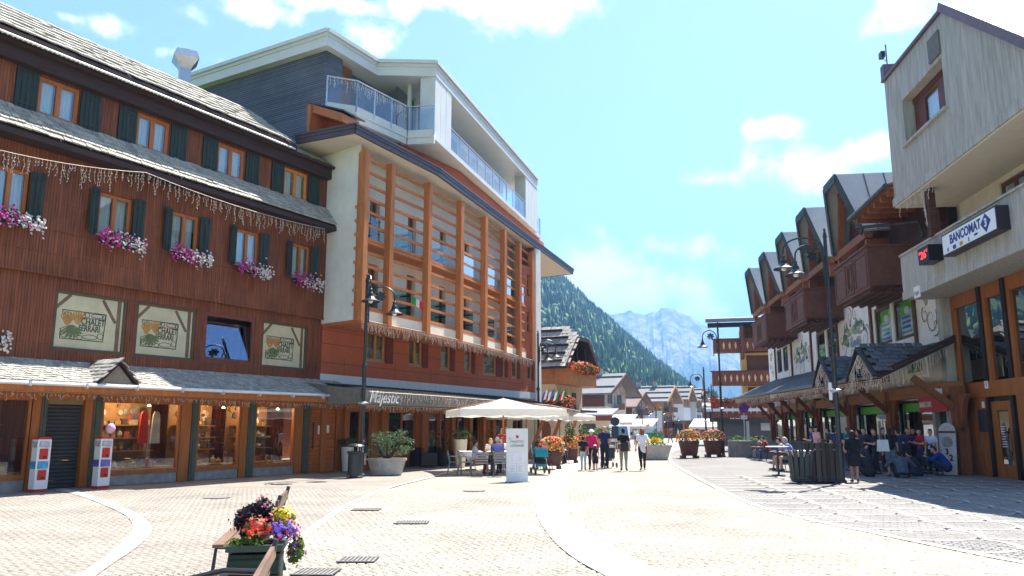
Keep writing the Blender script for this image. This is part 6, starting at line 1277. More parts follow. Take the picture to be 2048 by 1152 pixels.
def lamp(loc, H, yaws, label, group='curved iron street lamps', reach=.95, hs=None, plate=False):
    t = empty('street_lamp', (loc[0], loc[1], 0), 0, label, 'street lamp', group)
    MB().lathe([(.15, 0), (.15, .06), (.10, .12), (.095, 1.1), (.12, 1.14), (.12, 1.2), (.075, 1.28), (.070, H * .52), (.10, H * .525), (.10, H * .535), (.058, H * .55), (.055, H - .35), (.075, H - .33), (.05, H - .2), (.03, H - .12), (.045, H - .06), (.0, H)], 14).build('pole', IRON, t)
    MB().lathe([(.075, H * .34), (.19, H * .345), (.19, H * .352), (.07, H * .358)], 14).build('collar', STEEL, t)
    for k, y in enumerate(yaws): lamp_arm(H - 1.0 - .28 * k if hs is None else hs[k], reach, .42, t, R(y))
    return t
LP1 = G(722, 953); LH = A(729, 546, LP1.y).z
lamp(LP1, LH, (-6, -72), 'tall two-armed iron lamp standing by the concrete planter in front of the red hotel', hs=(LH - .95, LH - .62))
LP2 = G(1684, 966); LH2 = A(1651, 455, LP2.y).z
lp2 = lamp(LP2, LH2, (172, 205), 'tall two-armed iron lamp standing beside the wooden litter bins on the right', hs=(LH2 - .75, LH2 - 1.1), reach=1.25)
MB().box(-.21, -.12, -.02, .02, 2.55, 3.1).build('number_plate', WHITE, lp2)
LP3 = G(1447, 914); lamp(LP3, A(1437, 655, LP3.y).z + .4, (176,), 'single-armed lamp behind the right flower tub, nearest the yellow balcony house', reach=.85)
P4 = A(1412, 858, 62); lamp(P4, A(1410, 733, 62).z, (176,), 'single-armed lamp left of the flower tubs, second in the right row', reach=.95)
P5 = A(1426, 858, 84); lamp(P5, A(1425, 767, 84).z, (176,), 'small distant lamp carrying a round basket of orange flowers', reach=.9)
P6 = A(1077, 858, 47.0); lamp(P6, A(1078, 660, 47.0).z, (8, -60), 'iron lamp at the far corner of the red hotel, against the shingle roof')
for px, Y, top, l in ((1285, 118, 806, 'thin distant lamp in front of the honey wooden house'), (1313, 128, 808, 'thin distant lamp left of the white house'), (1343, 138, 822, 'thin distant lamp before the white house wall'), (1385, 150, 838, 'thin distant lamp by the far shops')):
    p = A(px, 858, Y); lamp(p, A(px, top, Y).z, (0, 180), l, reach=1.1)
b_ = mound('flower_ball', 'round hanging ball of orange flowers on the distant lamp left of the yellow house', 'flowers', A(1429, 802, 83.5), (.45, .45, .55), 160, ('orange', 'red'), 12, .2)
# ================================================================== planters
def oval_tub(loc, w, dpt, h, label, mat=GRAN, name='stone_planter', group=None):
    t = empty(name, (loc[0], loc[1], 0), 0, label, 'planter', group)
    MB().lathe([(.36, 0), (.40, .02), (.50, h * .85), (.53, h * .87), (.53, h), (.46, h), (.45, h * .86), (.0, h * .86)], 26, sx=w, sy=dpt).build('tub', mat, t)
    return t
cp = G(770, 951); t = oval_tub((cp.x, cp.y + .35), 1.38, .9, .60, 'pale oval concrete planter with a spreading dwarf pine beside the left lamp', M('pale cast concrete', (.36, .345, .30), .9, .25, 3, bump=.3))
g = random.Random(3); m = MB()
for k in range(46): a, r_, z = g.uniform(0, 6.28), g.uniform(.1, .8), g.uniform(.75, 1.55); m.cloudlet((r_ * math.cos(a) * (1.3 if z < 1.35 else .95), r_ * math.sin(a) * .6, z), (.22, .18, .12), 70, .085, (0, 0, 1, 2), .25, rg=g)
m.build('foliage', [CONIF, leafmat('fresh pine shoots', (.15, .24, .12)), LEAF_D], t, kind='stuff'); s_ = MB()
for k in range(8): a = k * .8; s_.tube([(0, 0, .5), (.3 * math.cos(a), .2 * math.sin(a), .85), (.6 * math.cos(a), .4 * math.sin(a), 1.2)], [.05, .03, .012], 6)
s_.build('branches', DARKWOOD, t)
def litter_bin(p, label):
    t = empty('litter_bin', (p[0], p[1], 0), 0, label, 'bin', 'cast iron litter bins'); MB().lathe([(.27, 0), (.29, .04), (.26, .08), (.25, .80), (.30, .84), (.30, .88), (.24, .90)], 18).build('body', IRON, t)
    MB().lathe([(.29, 1.04), (.31, 1.07), (.25, 1.13), (.0, 1.16)], 18).build('lid', IRON, t)
    for k in range(6): a = k * math.pi / 3; MB().tube([(.25 * math.cos(a), .25 * math.sin(a), .88), (.25 * math.cos(a), .25 * math.sin(a), 1.06)], .012, 5).build('lid_rod', STEEL, t)
    return t
p = G(714, 955); litter_bin((p.x - .05, p.y - .15), 'dark round iron litter bin at the foot of the left lamp')
def pot(p, h, r0, r1, label, mat, plant, seed, group='tapered pots along the lounge'):
    t = empty('plant_pot', (p[0], p[1], 0), 0, label, 'plant pot', group); MB().lathe([(r0, 0), (r1, h), (r1 * .85, h), (r1 * .8, h - .06), (0, h - .06)], 16).build('pot', mat, t); g = random.Random(seed); m = MB(); m.cloudlet((0, 0, h + plant * .45), (r1 * 1.5, r1 * 1.5, plant * .55), 220, .09, (0, 0, 1), rg=g); m.build('foliage', [LEAF, LEAF_D], t, kind='stuff'); return t
WPOT = M('matt white pot', (.66, .65, .62), .6, .05); CPOT = M('cream pot', (.62, .55, .42), .6, .05)
p = G(693, 942); pot((p.x, p.y), .95, .17, .25, 'tall white tapered pot with red flowers beside the orange shop door', WPOT, .35, 1)
p = A(921, 900, 35.5); pot((p.x, p.y), 1.2, .19, .30, 'tall cream tapered pot in front of the lounge entrance', CPOT, .5, 2)
for k, (px, Y, l) in enumerate(((885, 37, 'leafy pot plant on the lounge terrace left of the cream pot'), (935, 38.5, 'dark leafy pot plant at the lounge windows'), (985, 41, 'leafy pot plant behind the seated guests'))):
    p = A(px, 858, Y); pot((p.x, p.y), .6, .2, .28, l, M('dark planter box', (0, 0, 0)), 1.3, 10 + k)
def tub(p, label, cols, seed, wood=False, group='flower tubs along the street', R_=.48, h=.55, tall=False):
    t = empty('flower_tub', (p[0], p[1], 0), 0, label, 'flower tub', group); mt = M('dark red wooden tub', (.10, .035, .022), .7, .3, 3, stretch=(5, 5, .4))
    m = MB().lathe([(R_ * .72, .14), (R_, h + .14), (R_ * .93, h + .14), (R_ * .9, h + .06), (0, h + .06)], 12); tb = m.build('tub', mt, t)
    for z in (.28, h): MB().lathe([(R_ * (.74 + .24 * (z - .1) / h), z), (R_ * (.765 + .24 * (z - .1) / h), z + .01), (R_ * (.775 + .24 * (z - .1) / h), z + .06), (R_ * (.75 + .24 * (z - .1) / h), z + .065)], 12).build('hoop', IRON, tb)
    for sx in (-1, 1):
        MB().box(sx * R_ * .6 - .09, sx * R_ * .6 + .09, -R_ * .8, R_ * .8, 0, .14).build('foot', mt, t)
    g = random.Random(seed); lv = MB(); lv.cloudlet((0, 0, h + .36), (R_ * 1.15, R_ * 1.15, .42), 420, .11, (0, 0, 1, 2), rg=g)
    if tall: lv.cloudlet((0, 0, h + .95), (.28, .28, .5), 240, .12, (0, 1), rg=g)
    lv.build('leaves', [LEAF, LEAF_D, LEAF_L], t, kind='stuff'); bl = MB()
    for _ in range(190):
        a = g.uniform(0, 6.28); e = g.uniform(-.35, 1.4); d = Vector((math.cos(a) * math.cos(e), math.sin(a) * math.cos(e), math.sin(e))); pp = Vector((d.x * R_ * 1.2, d.y * R_ * 1.2, h + .34 + d.z * .46)) * 1.0; e1 = d.cross(Vector((.2, .3, 1))).normalized(); e2 = d.cross(e1); r_ = g.uniform(.035, .06)
        bl.add([pp + d * .02] + [pp + (e1 * math.cos(q) + e2 * math.sin(q)) * r_ for q in [i * 2 * math.pi / 5 for i in range(5)]], [(0, i + 1, (i + 1) % 5 + 1) for i in range(5)], g.randrange(len(cols)))
    bl.build('blossoms', [PET[c] for c in cols], t, kind='stuff'); return t
for px, py, l, c, s_, tl in ((1104, 938, 'flower tub with orange blossoms right beside the turquoise pushchair', ('orange', 'orange', 'red', 'yellow'), 1, False), (1140, 926, 'orange flower tub with a leafy stem, middle one of the three by the leaning posts', ('orange', 'red', 'orange', 'yellow'), 2, True), (1166, 912, 'red and yellow flower tub with a leafy stem, farthest of those by the leaning posts', ('yellow', 'red', 'orange'), 3, True), (1379, 916, 'barrel tub of red and salmon flowers, left of the pair by the right lamp', ('salmon', 'orange', 'red', 'yellow'), 4, False), (1428, 914, 'barrel tub of pink and red flowers at the foot of the lamp behind the bench', ('red', 'salmon', 'pink', 'yellow'), 5, False)):
    p = G(px, py); tub((p.x, p.y), l, c, s_, tall=tl, R_=.48 if px < 1300 else .62, h=.55 if px < 1300 else .82)
p = G(1313, 920); t = oval_tub((p.x, p.y + .3), 1.75, .9, .78, 'pale granite trough with yellow flowers in the middle of the street'); g = random.Random(8); m = MB(); m.cloudlet((0, 0, .82), (.75, .38, .2), 260, .1, (0, 1, 2), rg=g); m.cloudlet((.05, 0, 1.25), (.28, .22, .38), 160, .1, (1, 0), rg=g); m.build('leaves', [LEAF, LEAF_D, LEAF_L], t, kind='stuff')
m = MB()
for _ in range(70): c = Vector((g.gauss(.0, .16), -.2 + g.uniform(-.1, .1), 1.06 + g.gauss(0, .07))); m.add([c + Vector((0, -.03, .01))] + [c + Vector((.055 * math.cos(q), 0, .055 * math.sin(q))) for q in [i * 2 * math.pi / 5 for i in range(5)]], [(0, i + 1, (i + 1) % 5 + 1) for i in range(5)])
m.build('blossoms', PET['yellow'], t, kind='stuff')
p = A(1178, 886, 58); t = oval_tub((p.x, p.y), 1.6, 1.0, .7, 'rosy stone trough behind the walkers in front of the low shop', M('rosy stone', (.36, .25, .21), .9, .2, 4)); p = A(1233, 880, 72); t = oval_tub((p.x, p.y), 1.8, 1.0, .7, 'rosy stone trough between the man in blue and the woman in black', M('rosy stone', (0, 0, 0)))
# stone wall by the benches
p = G(1460, 914); sw = empty('stone_block_wall', (p.x, p.y, 0), R(-6), 'grey granite wall with rounded end behind the bench under the parking sign', 'wall'); MB().prism([(x, y, 0) for x, y in ((0, 0), (.35, -.25), (1.2, -.3), (5.5, -.3), (5.5, .5), (0, .6))], (0, 0, .95)).build('wall', M('grey granite block', (.24, .235, .22), .9, .3, 3, bump=.4), sw)
# parking sign
p = A(1489, 858, 56); ps = empty('parking_sign', (p.x, p.y, 0), 0, 'blue no waiting disc with red ring on a thin pole before the black fascia', 'road sign'); z = A(1491, 816, 56).z
MB().tube([(0, 0, 0), (0, 0, z + .3)], .035, 8).build('pole', STEEL, ps); SB = M('sign disc blue', (.03, .08, .42), .4); m = MB(); circ = lambda r, y: [(r * math.cos(q), y, z + r * math.sin(q)) for q in [i * math.pi / 12 for i in range(24)]]
MB().prism(circ(.36, -.05), (0, .02, 0)).build('red_ring', RED, ps); MB().prism(circ(.29, -.056), (0, .005, 0)).build('blue_disc', SB, ps); MB().bar((-.2, -.062, z + .2), (.2, -.062, z - .2), .08, .004, up=(0, 1, 0)).build('red_bar', RED, ps); MB().box(-.22, .22, -.05, -.03, z - .78, z - .5).build('plate', WHITE, ps); MB().box(.12, .32, -.05, -.03, 0.3, z - .9).build('white_post', WHITE, ps)
# blue sign post by the shop
p = A(1230, 858, 60); bp = empty('direction_sign', (p.x, p.y, 0), 0, 'dark blue round and rectangular sign seen from behind, left of the far van', 'road sign'); zc = A(1230, 843, 60).z; SBK = M('dark blue sign back', (.025, .035, .075), .5); MB().prism([(.33 * math.cos(q), -.04, zc + .33 * math.sin(q)) for q in [i * math.pi / 10 for i in range(20)]], (0, .03, 0)).build('disc', SBK, bp); MB().box(-.26, .26, -.04, -.01, zc - 1.25, zc - .34).build('board', SBK, bp); MB().tube([(0, 0, 0), (0, 0, zc)], .035, 6).build('pole', STEEL, bp)
# ================================================================== parked van, green hoarding
vp = A(1252, 890, 66); van = empty('parked_van', (vp.x, vp.y + 4, 0), R(-6), 'small white van facing us at the end of the street', 'van'); VW = M('white van paint', (.72, .73, .75), .25, .03, spec=.6)
m = MB(); m.prism([(-.85, y, z) for y, z in ((-2.1, .35), (-2.1, .95), (-1.9, 1.05), (-1.25, 1.95), (2.0, 2.0), (2.1, .35))][::-1], (1.7, 0, 0)); m.build('body', VW, van); MB().prism([(-.72, -1.955, 1.10), (.72, -1.955, 1.10), (.64, -1.36, 1.85), (-.64, -1.36, 1.85)], (0, -.012, .012)).build('windscreen', M('windscreen blue', (.05, .12, .20), .08, spec=.8), van)
for sx in (-1, 1):
    MB().box(sx * .62 - .14, sx * .62 + .14, -2.13, -2.10, .72, .9).build('headlight', M('lamp glass', (.7, .72, .75), .1), van); MB().box(sx * .98 - .1, sx * .98 + .1, -1.5, -1.4, 1.15, 1.4).build('wing_mirror', IRON, van)
    for yy in (-1.35, 1.35):
        m = MB(); m.lathe([(.0, -.1), (.33, -.1), (.35, 0), (.33, .1), (0, .1)], 16); wv = m.build('wheel', IRON, van); wv.rotation_euler = (0, R(90), 0); wv.location = (sx * .78, yy, .35)
MB().box(-.8, .8, -2.14, -2.10, .36, .6).build('bumper', M('grey bumper', (.12, .12, .125), .6), van); MB().box(-.26, .26, -2.155, -2.141, .42, .53).build('number_plate', WHITE, van)
p = A(1309, 858, 88); gh = empty('green_hoarding', (p.x, p.y, 0), R(-8), 'green cloth hoarding standing in the street beyond the granite trough', 'hoarding'); MB().box(-.95, .95, 0, .03, .55, 1.05 + .2).build('panel', M('green hoarding cloth', (.03, .24, .10), .7), gh)
for x in (-.9, .9): MB().box(x - .03, x + .03, .03, .08, 0, 1.25).build('post', STEEL, gh)
# ================================================================== lounge terrace
UM = fabric('cream parasol cloth', (.80, .77, .71), .42)
def parasol(c, half, ze, za, rot, label, sag=.06):
    t = empty('parasol', (c[0], c[1], 0), R(rot), label, 'parasol', 'cream parasols of the lounge'); m = MB(); n = 8; E_ = []
    for s in range(4):
        a = (s * 90 + 45); b = a + 90
        pa, pb = Vector((half * 1.414 * math.cos(R(a)), half * 1.414 * math.sin(R(a)), ze)), Vector((half * 1.414 * math.cos(R(b)), half * 1.414 * math.sin(R(b)), ze)); ap = Vector((0, 0, za)); pr = None
        for k in range(n + 1):
            f = k / n; e = pa.lerp(pb, f); e.z += .0 ; e.x *= 1 - sag * math.sin(math.pi * f); e.y *= 1 - sag * math.sin(math.pi * f); md = e.lerp(ap, .5); md.z -= .06; drop = e + Vector((0, 0, -.24 - .05 * math.cos(2 * math.pi * k)))
            drop.z += .05 * (k % 2)
            cur = (e, md, drop)
            if pr: m.quad(pr[0], cur[0], cur[1], pr[1]); m.add([pr[1], cur[1], ap], [(0, 1, 2)]); m.quad(pr[2], cur[2], cur[0], pr[0])
            pr = cur
    m.build('canopy_cloth', UM, t); MB().lathe([(.035, 0), (.035, za + .02), (.0, za + .1)], 10).build('pole', ORANGEW, t); MB().lathe([(.35, 0), (.35, .08), (.06, .12), (.05, .4)], 14).build('base', GRAN, t)
    r_ = [MB().tube([(0, 0, za - .04), (half * 1.38 * math.cos(R(a)), half * 1.38 * math.sin(R(a)), ze + .02)], .018, 5).build('rib', ORANGEW, t) for a in (45, 135, 225, 315)]
    return t
parasol((-.35, 32.2), 2.05, 2.40, 2.86, 12, 'large cream parasol nearest us over the lounge tables'); parasol((.75, 41.5), 1.65, 2.40, 2.95, 20, 'second cream parasol, half hidden by the large one'); parasol((2.95, 50.0), 1.6, 2.42, 2.95, 28, 'smaller cream parasol behind the leaning posts')
# menu board
sp0, sp1 = G(1012.5, 963), G(1056, 963); mb_ = empty('menu_board', ((sp0.x + sp1.x) / 2, sp0.y, 0), R(2), 'tall white menu board of the lounge standing on the paving', 'sign'); hw = (sp1.x - sp0.x) / 2; zt_ = A(1035, 857, sp0.y).z
MB().box(-hw, hw, -.06, .06, .02, zt_).build('board', M('off white board', (.68, .67, .65), .55, .06), mb_); MB().box(-hw - .02, hw + .02, -.22, .22, 0, .02).build('foot_plate', STEEL, mb_)
GI = M('board grey ink', (.16, .15, .15), .6); text('MAJESTIC', .115, GI, mb_, onwall(0, -.063, zt_ - .42), sx=.92); text('LOUNGE', .10, GI, mb_, onwall(0, -.063, zt_ - .545), sx=.9, bold=.003, space=1.25); text('LE', .07, GI, mb_, onwall(-.23, -.063, zt_ - .32))
m = MB(); c = (.0, zt_ - .26)
m.box(-.04, .05, -.064, -.061, c[1] - .05, c[1] + .03); 
for k in range(3): m.add([(-.04 + .03 * k, -.0645, c[1] + .03), (-.01 + .03 * k, -.0645, c[1] + .03), (-.03 + .03 * k, -.0645, c[1] + .06)], [(0, 1, 2)])
m.build('red_crest', RED, mb_)
for x in (-.15, .11):
    for z in (zt_ - .95, zt_ - 1.27):
        pg = MB().box(x - .11, x + .11, -.066, -.061, z - .13, z + .15).build('menu_sheet', M('paper sheet', (.76, .76, .78), .6, .03), mb_); l = MB()
        for q in range(7): l.box(x - .08, x + .08 - .03 * (q % 3), -.068, -.0662, z + .11 - .033 * q, z + .12 - .033 * q)
        l.build('print_lines', M('pale print', (.45, .45, .47)), pg, kind='stuff')
# tables and chairs
ALU = M('dull aluminium', (.20, .205, .21), .35, .1, metal=.7); TTOP = M('dark table top', (.07, .04, .035), .4, .2)
def table(p, label, w=.8, h=.74, top=TTOP, cloth=None, rot=10):
    t = empty('cafe_table', (p[0], p[1], 0), R(rot), label, 'table', 'lounge tables'); MB().box(-w / 2, w / 2, -w / 2, w / 2, h - .03, h).build('table_top', top, t); MB().lathe([(.04, .03), (.035, h - .03)], 10).build('column', IRON, t); MB().lathe([(.26, 0), (.25, .02), (.04, .04)], 14).build('foot', IRON, t)
    if cloth:
        c = MB(); c.box(-w / 2 - .01, w / 2 + .01, -w / 2 - .01, w / 2 + .01, h + .001, h + .006)
        for sx, sy in ((1, 0), (-1, 0), (0, 1), (0, -1)):
            a, b = Vector((sx, sy, 0)) * (w / 2 + .012), Vector((-sy, sx, 0)) * (w / 2); c.add([a - b + Vector((0, 0, h)), a + b + Vector((0, 0, h)), a + b * .5 + Vector((0, 0, h - .22)), a * 1.02 + Vector((0, 0, h - .48)), a - b * .5 + Vector((0, 0, h - .22))], [(0, 1, 2, 3, 4)])
        o = c.build('tablecloth', cloth, None, 'cloth laid over the ' + label, 'tablecloth', 'lounge tablecloths'); o.location = t.location; o.rotation_euler = t.rotation_euler
    return t
def alu_chair():
    t = empty('cafe_chair', (0, 0, 0), 0, 'aluminium slatted terrace chair', 'chair', 'aluminium terrace chairs'); s = MB()
    for k in range(6): MB().box(-.2, .2, -.2 + .068 * k, -.2 + .068 * k + .05, .44, .455).build('seat_slat', ALU, t)
    for k in range(4): MB().bar((-.2, -.22 - .02 * k, .55 + .085 * k), (.2, -.22 - .02 * k, .55 + .085 * k), .012, .05).build('back_slat', ALU, t)
    for sx in (-1, 1):
        MB().tube([(sx * .23, .22, 0), (sx * .23, .2, .62), (sx * .23, -.15, .66), (sx * .22, -.25, .64)], .013, 6).build('arm_leg', ALU, t); MB().tube([(sx * .22, -.3, 0), (sx * .21, -.2, .44), (sx * .21, -.3, .86)], .013, 6).build('rear_leg', ALU, t)
    return t
chr0 = alu_chair(); CH = []
def chair(p, rot, label):
    o = chr0 if not CH else copy_tree(chr0); CH.append(o); o.location = (p[0], p[1], 0); o.rotation_euler = (0, 0, R(rot)); o['label'] = label
T1 = (-.75, 29.9); table(T1, 'dark square table in front of the woman with dark hair, nearest the menu board', .9); table((-.55, 31.3), 'dark table of the man in the violet shirt', .8)
for k, (dx, dy, r_) in enumerate(((-.95, -.1, -90), (-1.0, .55, -80), (-.35, -.85, 8), (.35, -.85, -6), (.75, .1, 92), (-1.35, .3, -90))): chair((T1[0] + dx, T1[1] + dy), r_, ['empty aluminium chair left of the nearest dark table', 'aluminium chair holding the woman with dark hair', 'empty aluminium chair in front of the nearest table, left one', 'empty aluminium chair in front of the nearest table, right one', 'aluminium chair behind the menu board', 'empty aluminium chair at the far left of the terrace chairs'][k])
chair((-.55, 30.75), 2, 'aluminium chair of the man in the violet shirt'); chair((-.9, 34.3), 170, 'aluminium chair of the fair haired guest'); chair((-.45, 34.6), 190, 'aluminium chair of the guest in white at the rear table'); chair((1.35, 34.0), 100, 'aluminium chair of the grey haired guest')
table((-1.7, 33.6), 'cloth covered table behind the empty chairs', .9, cloth=M('white cloth', (.70, .70, .70), .9)); table((-.55, 33.6), 'cloth covered table of the seated pair', .9, cloth=M('white cloth', (0, 0, 0)))
WICK = M('dark wicker', (.022, .02, .02), .6, .3, 20, bump=.5)
def wicker(p, rot, label):
    t = empty('wicker_chair', (p[0], p[1], 0), R(rot), label, 'chair', 'dark wicker armchairs'); MB().box(-.3, .3, -.3, .3, .04, .42).build('seat', WICK, t); MB().box(-.32, .32, -.4, -.3, .04, .82).build('backrest', WICK, t)
    for sx in (-1, 1): MB().box(sx * .36 - .05, sx * .36 + .05, -.4, .3, .04, .62).build('armrest', WICK, t)
    return t
for px, py, r_, l in ((822, 931, 70, 'dark wicker armchair behind the dwarf pine planter'), (858, 934, -75, 'dark wicker armchair with a white cloth corner beside it'), (892, 928, -80, 'dark wicker armchair right of the red draped table')): p = G(px, py); wicker((p.x, p.y), r_, l)
p = G(838, 928); table((p.x, p.y), 'dark table with white cloth between the wicker armchairs', .8, cloth=M('white cloth', (0, 0, 0)), rot=30); p = G(880, 915); table((p.x, p.y), 'table draped in dark red by the lounge door', .8, cloth=M('dark red cloth', (.22, .01, .03), .9), rot=20); p = G(790, 915); table((p.x, p.y), 'dark table under the lounge window behind the dwarf pine', .7, rot=25)
# pushchairs
def pushchair(p, rot, label, col):
    t = empty('pushchair', (p[0], p[1], 0), R(rot), label, 'pushchair', 'pushchairs'); HC = M(label[:9] + ' cloth', col, .8, .1); m = MB()
    pr = [(-.24 + 0 * k, .28 * math.cos(R(20 + 22 * k)) - .05, .62 + .34 * math.sin(R(20 + 22 * k))) for k in range(8)]
    for a, b in zip(pr[:-1], pr[1:]): m.prism([a, b, (b[0], b[1] * .93, b[2] - .03), (a[0], a[1] * .93, a[2] - .03)], (.48, 0, 0))
    m.build('hood', HC, t); MB().box(-.21, .21, -.15, .2, .38, .44).box(-.21, .21, .2, .26, .4, .85).build('seat', M('dark pram seat', (.04, .045, .05), .9), t); MB().box(-.19, .19, -.34, -.15, .28, .36).build('footmuff', HC, t)
    for sx in (-1, 1):
        MB().tube([(sx * .24, -.36, .12), (sx * .24, .0, .5), (sx * .24, .38, 1.0), (sx * .2, .46, 1.05)], .014, 6).build('frame', STEEL, t); MB().tube([(sx * .24, .34, .12), (sx * .24, -.1, .55)], .014, 6).build('frame', STEEL, t)
        for yy in (-.36, .34): w = MB().lathe([(.0, -.025), (.10, -.025), (.115, 0), (.10, .025), (0, .025)], 14).build('wheel', IRON, t); w.rotation_euler = (0, R(90), 0); w.location = (sx * .26, yy, .115)
    MB().tube([(-.2, .46, 1.05), (.2, .46, 1.05)], .016, 6).build('handle', IRON, t); return t
p = G(1080, 948); pushchair((p.x, p.y), 12, 'turquoise pushchair parked beside the menu board', (.02, .24, .26)); p = G(1220, 936); pushchair((p.x, p.y + .35), 186, 'grey pushchair pushed by the man in dark blue', (.10, .10, .11))
# toy capsule machines
def capsule_machine(px, py, label, tint, seed):
    p = G(px, py); t = empty('capsule_machine', (p.x, p.y, 0), L.rz + R(2), label, 'vending machine', 'toy capsule machines'); t.scale = (.88, .88, .87); w, d, h = .36, .32, 1.58
    MB().box(-w / 2 - .02, w / 2 + .02, -d / 2 - .02, d / 2 + .02, 0, .09).build('base', RED, t); MB().box(-w / 2, w / 2, -d / 2, d / 2, .09, h).build('cabinet', WHITE, t); MB().box(-w / 2 - .01, w / 2 + .01, -d / 2 - .01, d / 2 + .01, h, h + .06).build('top', RED, t)
    ORG = M('toy orange panel', (.62, .20, .02), .5); g = random.Random(seed)
    for k, (z0, z1, mt) in enumerate(((.36, .66, None), (.70, .92, M('blue toy globe %d' % seed, tint, .2, .4, 9, spec=.6)), (.98, 1.30, None), (1.34, 1.52, M('pale toy globe', (.40, .42, .46), .2, .5, 12, spec=.6)))):
        if mt is None:
            pn = MB().box(-.13, .13, -d / 2 - .02, -d / 2 - .002, z0, z1).build('dispenser_panel', RED, t); MB().box(-.12, -.02, -d / 2 - .026, -d / 2 - .021, z0 + .02, z1 - .06).build('orange_print', ORG, pn); MB().lathe([(.045, 0), (.04, .03), (0, .035)], 12).build('coin_knob', ALU, pn); pn.children[-1].rotation_euler = (R(90), 0, 0); pn.children[-1].location = (.03, -d / 2 - .02, z0 + .18); MB().box(-.02, .08, -d / 2 - .03, -d / 2 - .021, z0 + .03, z0 + .1).build('chute', IRON, pn)
        else:
            q = MB(); q.box(-.15, .15, -d / 2 - .04, -d / 2 - .002, z0, z1); q.box(-w / 2 - .03, -w / 2 - .002, -.14, .14, z0, z1); gl = q.build('globe', mt, t); gl['kind'] = 'stuff'
    for x in (-.19, .19): MB().box(x - .02, x + .02, -d / 2 - .012, -d / 2 - .002, .1, h).build('white_strip', WHITE, t)
capsule_machine(73, 984, 'white and red toy capsule machine left of the roller shutter', (.05, .28, .50), 1); capsule_machine(199, 977, 'white and red toy capsule machine right of the roller shutter', (.12, .10, .35), 2)
p = A(221, 857, 22.3); bl = MB().ball((0, 0, 0), .13, 14, sz=1.1).build('balloon', M('pale pink balloon', (.55, .30, .40), .3, .05), None, 'pale pink balloon above the right capsule machine', 'balloon', smooth=True); bl.location = p
# ================================================================== right side: bins, benches, table, easel
def slat_bin(p, label, r_, h, mat, group, ash=False):
    t = empty('litter_bin', (p[0], p[1], 0), 0, label, 'bin', group); n = 14
    for k in range(n):
        a = 2 * math.pi * k / n; mm = MB(); e = Vector((math.cos(a), math.sin(a), 0)); q = Vector((-e.y, e.x, 0)) * r_ * .19
        mm.prism([e * r_ * .88 - q + Vector((0, 0, .06)), e * r_ * .88 + q + Vector((0, 0, .06)), e * r_ + q + Vector((0, 0, h * .82)), e * r_ * 1.22 + q + Vector((0, 0, h)), e * r_ * 1.22 - q + Vector((0, 0, h)), e * r_ - q + Vector((0, 0, h * .82))] if ash else [e * r_ - q + Vector((0, 0, .04)), e * r_ + q + Vector((0, 0, .04)), e * r_ + q + Vector((0, 0, h)), e * r_ - q + Vector((0, 0, h))], e * .02); mm.build('slat', mat, t)
    if ash:
        for k in range(n): a = 2 * math.pi * (k + .5) / n; e = Vector((math.cos(a), math.sin(a), 0)); MB().bar(e * r_ * 1.02 + Vector((0, 0, h * .82)), e * r_ * 1.34 + Vector((0, 0, h * 1.02)), .045, .02).build('rim_spike', ZINC, t)
    MB().lathe([(r_ * .86, .03), (r_ * .97, h * .8), (0, h * .8)], n).build('liner', BLACK, t)
    for z in (.15, h * .8): MB().lathe([(r_ * 1.0, z), (r_ * 1.05, z + .005), (r_ * 1.05, z + .05), (r_ * 1.0, z + .055)], n).build('hoop', IRON, t)
    return t
DS = M('dark slat wood', (.045, .032, .026), .6, .3, 3, stretch=(6, 6, .5), rand=.2); p = G(1610, 967); slat_bin((p.x, p.y + .3), 'grey slatted bin with flared spiky rim, left of the tall lamp', .33, .98, M('grey bin slat', (.05, .055, .052), .5, .2, rand=.2), 'slatted bins', True)
p = G(1645, 967); slat_bin((p.x, p.y + .35), 'dark wooden slatted bin next to the spiky one', .36, 1.22, DS, 'slatted bins'); p = G(1668, 967); slat_bin((p.x + .12, p.y + .5), 'dark wooden slatted bin touching the tall lamp', .36, 1.2, DS, 'slatted bins')
p = G(1601, 958); rt = empty('round_table', (p.x, p.y + 2.2, 0), 0, 'small round white topped table behind the spiky bin', 'table'); MB().lathe([(0, 1.0), (.42, 1.0), (.42, 1.03), (0, 1.03)], 24).build('table_top', WHITE, rt); MB().lathe([(.04, 0), (.04, 1.0)], 10).build('column', IRON, rt); MB().lathe([(.25, 0), (.24, .02), (.04, .04)], 14).build('foot', IRON, rt)
def bench(p, rot, label, wood=None, group='slatted street benches', ln=1.9, arms=True):
    wd = wood or DS; t = empty('bench', (p[0], p[1], 0), R(rot), label, 'bench', group)
    for k in range(4): MB().box(-ln / 2, ln / 2, -.22 + .115 * k, -.22 + .115 * k + .095, .43, .46).build('seat_slat', wd, t)
    for k in range(3): MB().bar((-ln / 2, .25 + .035 * k, .56 + .115 * k), (ln / 2, .25 + .035 * k, .56 + .115 * k), .028, .095).build('back_slat', wd, t)
    for sx in (-1, 1):
        x = sx * (ln / 2 - .12); MB().tube([(x, -.24, 0), (x, -.2, .42), (x, .22, .40), (x, .34, .88)], .02, 7).build('frame', IRON, t); MB().tube([(x, .34, 0), (x, .2, .42)], .02, 7).build('rear_leg', IRON, t)
        if arms: MB().tube([(x, -.2, .42), (x, -.22, .64), (x, .0, .68), (x, .29, .66)], .022, 7).build('arm_rest', IRON, t)
    return t
BN1 = G(1530, 921); bench((BN1.x, BN1.y), 98, 'dark bench below the granite wall carrying a pair who look at their phones'); BN2 = G(1580, 942); bench((BN2.x, BN2.y), 98, 'dark bench carrying two men in pale blue shirts near the spiky bin')
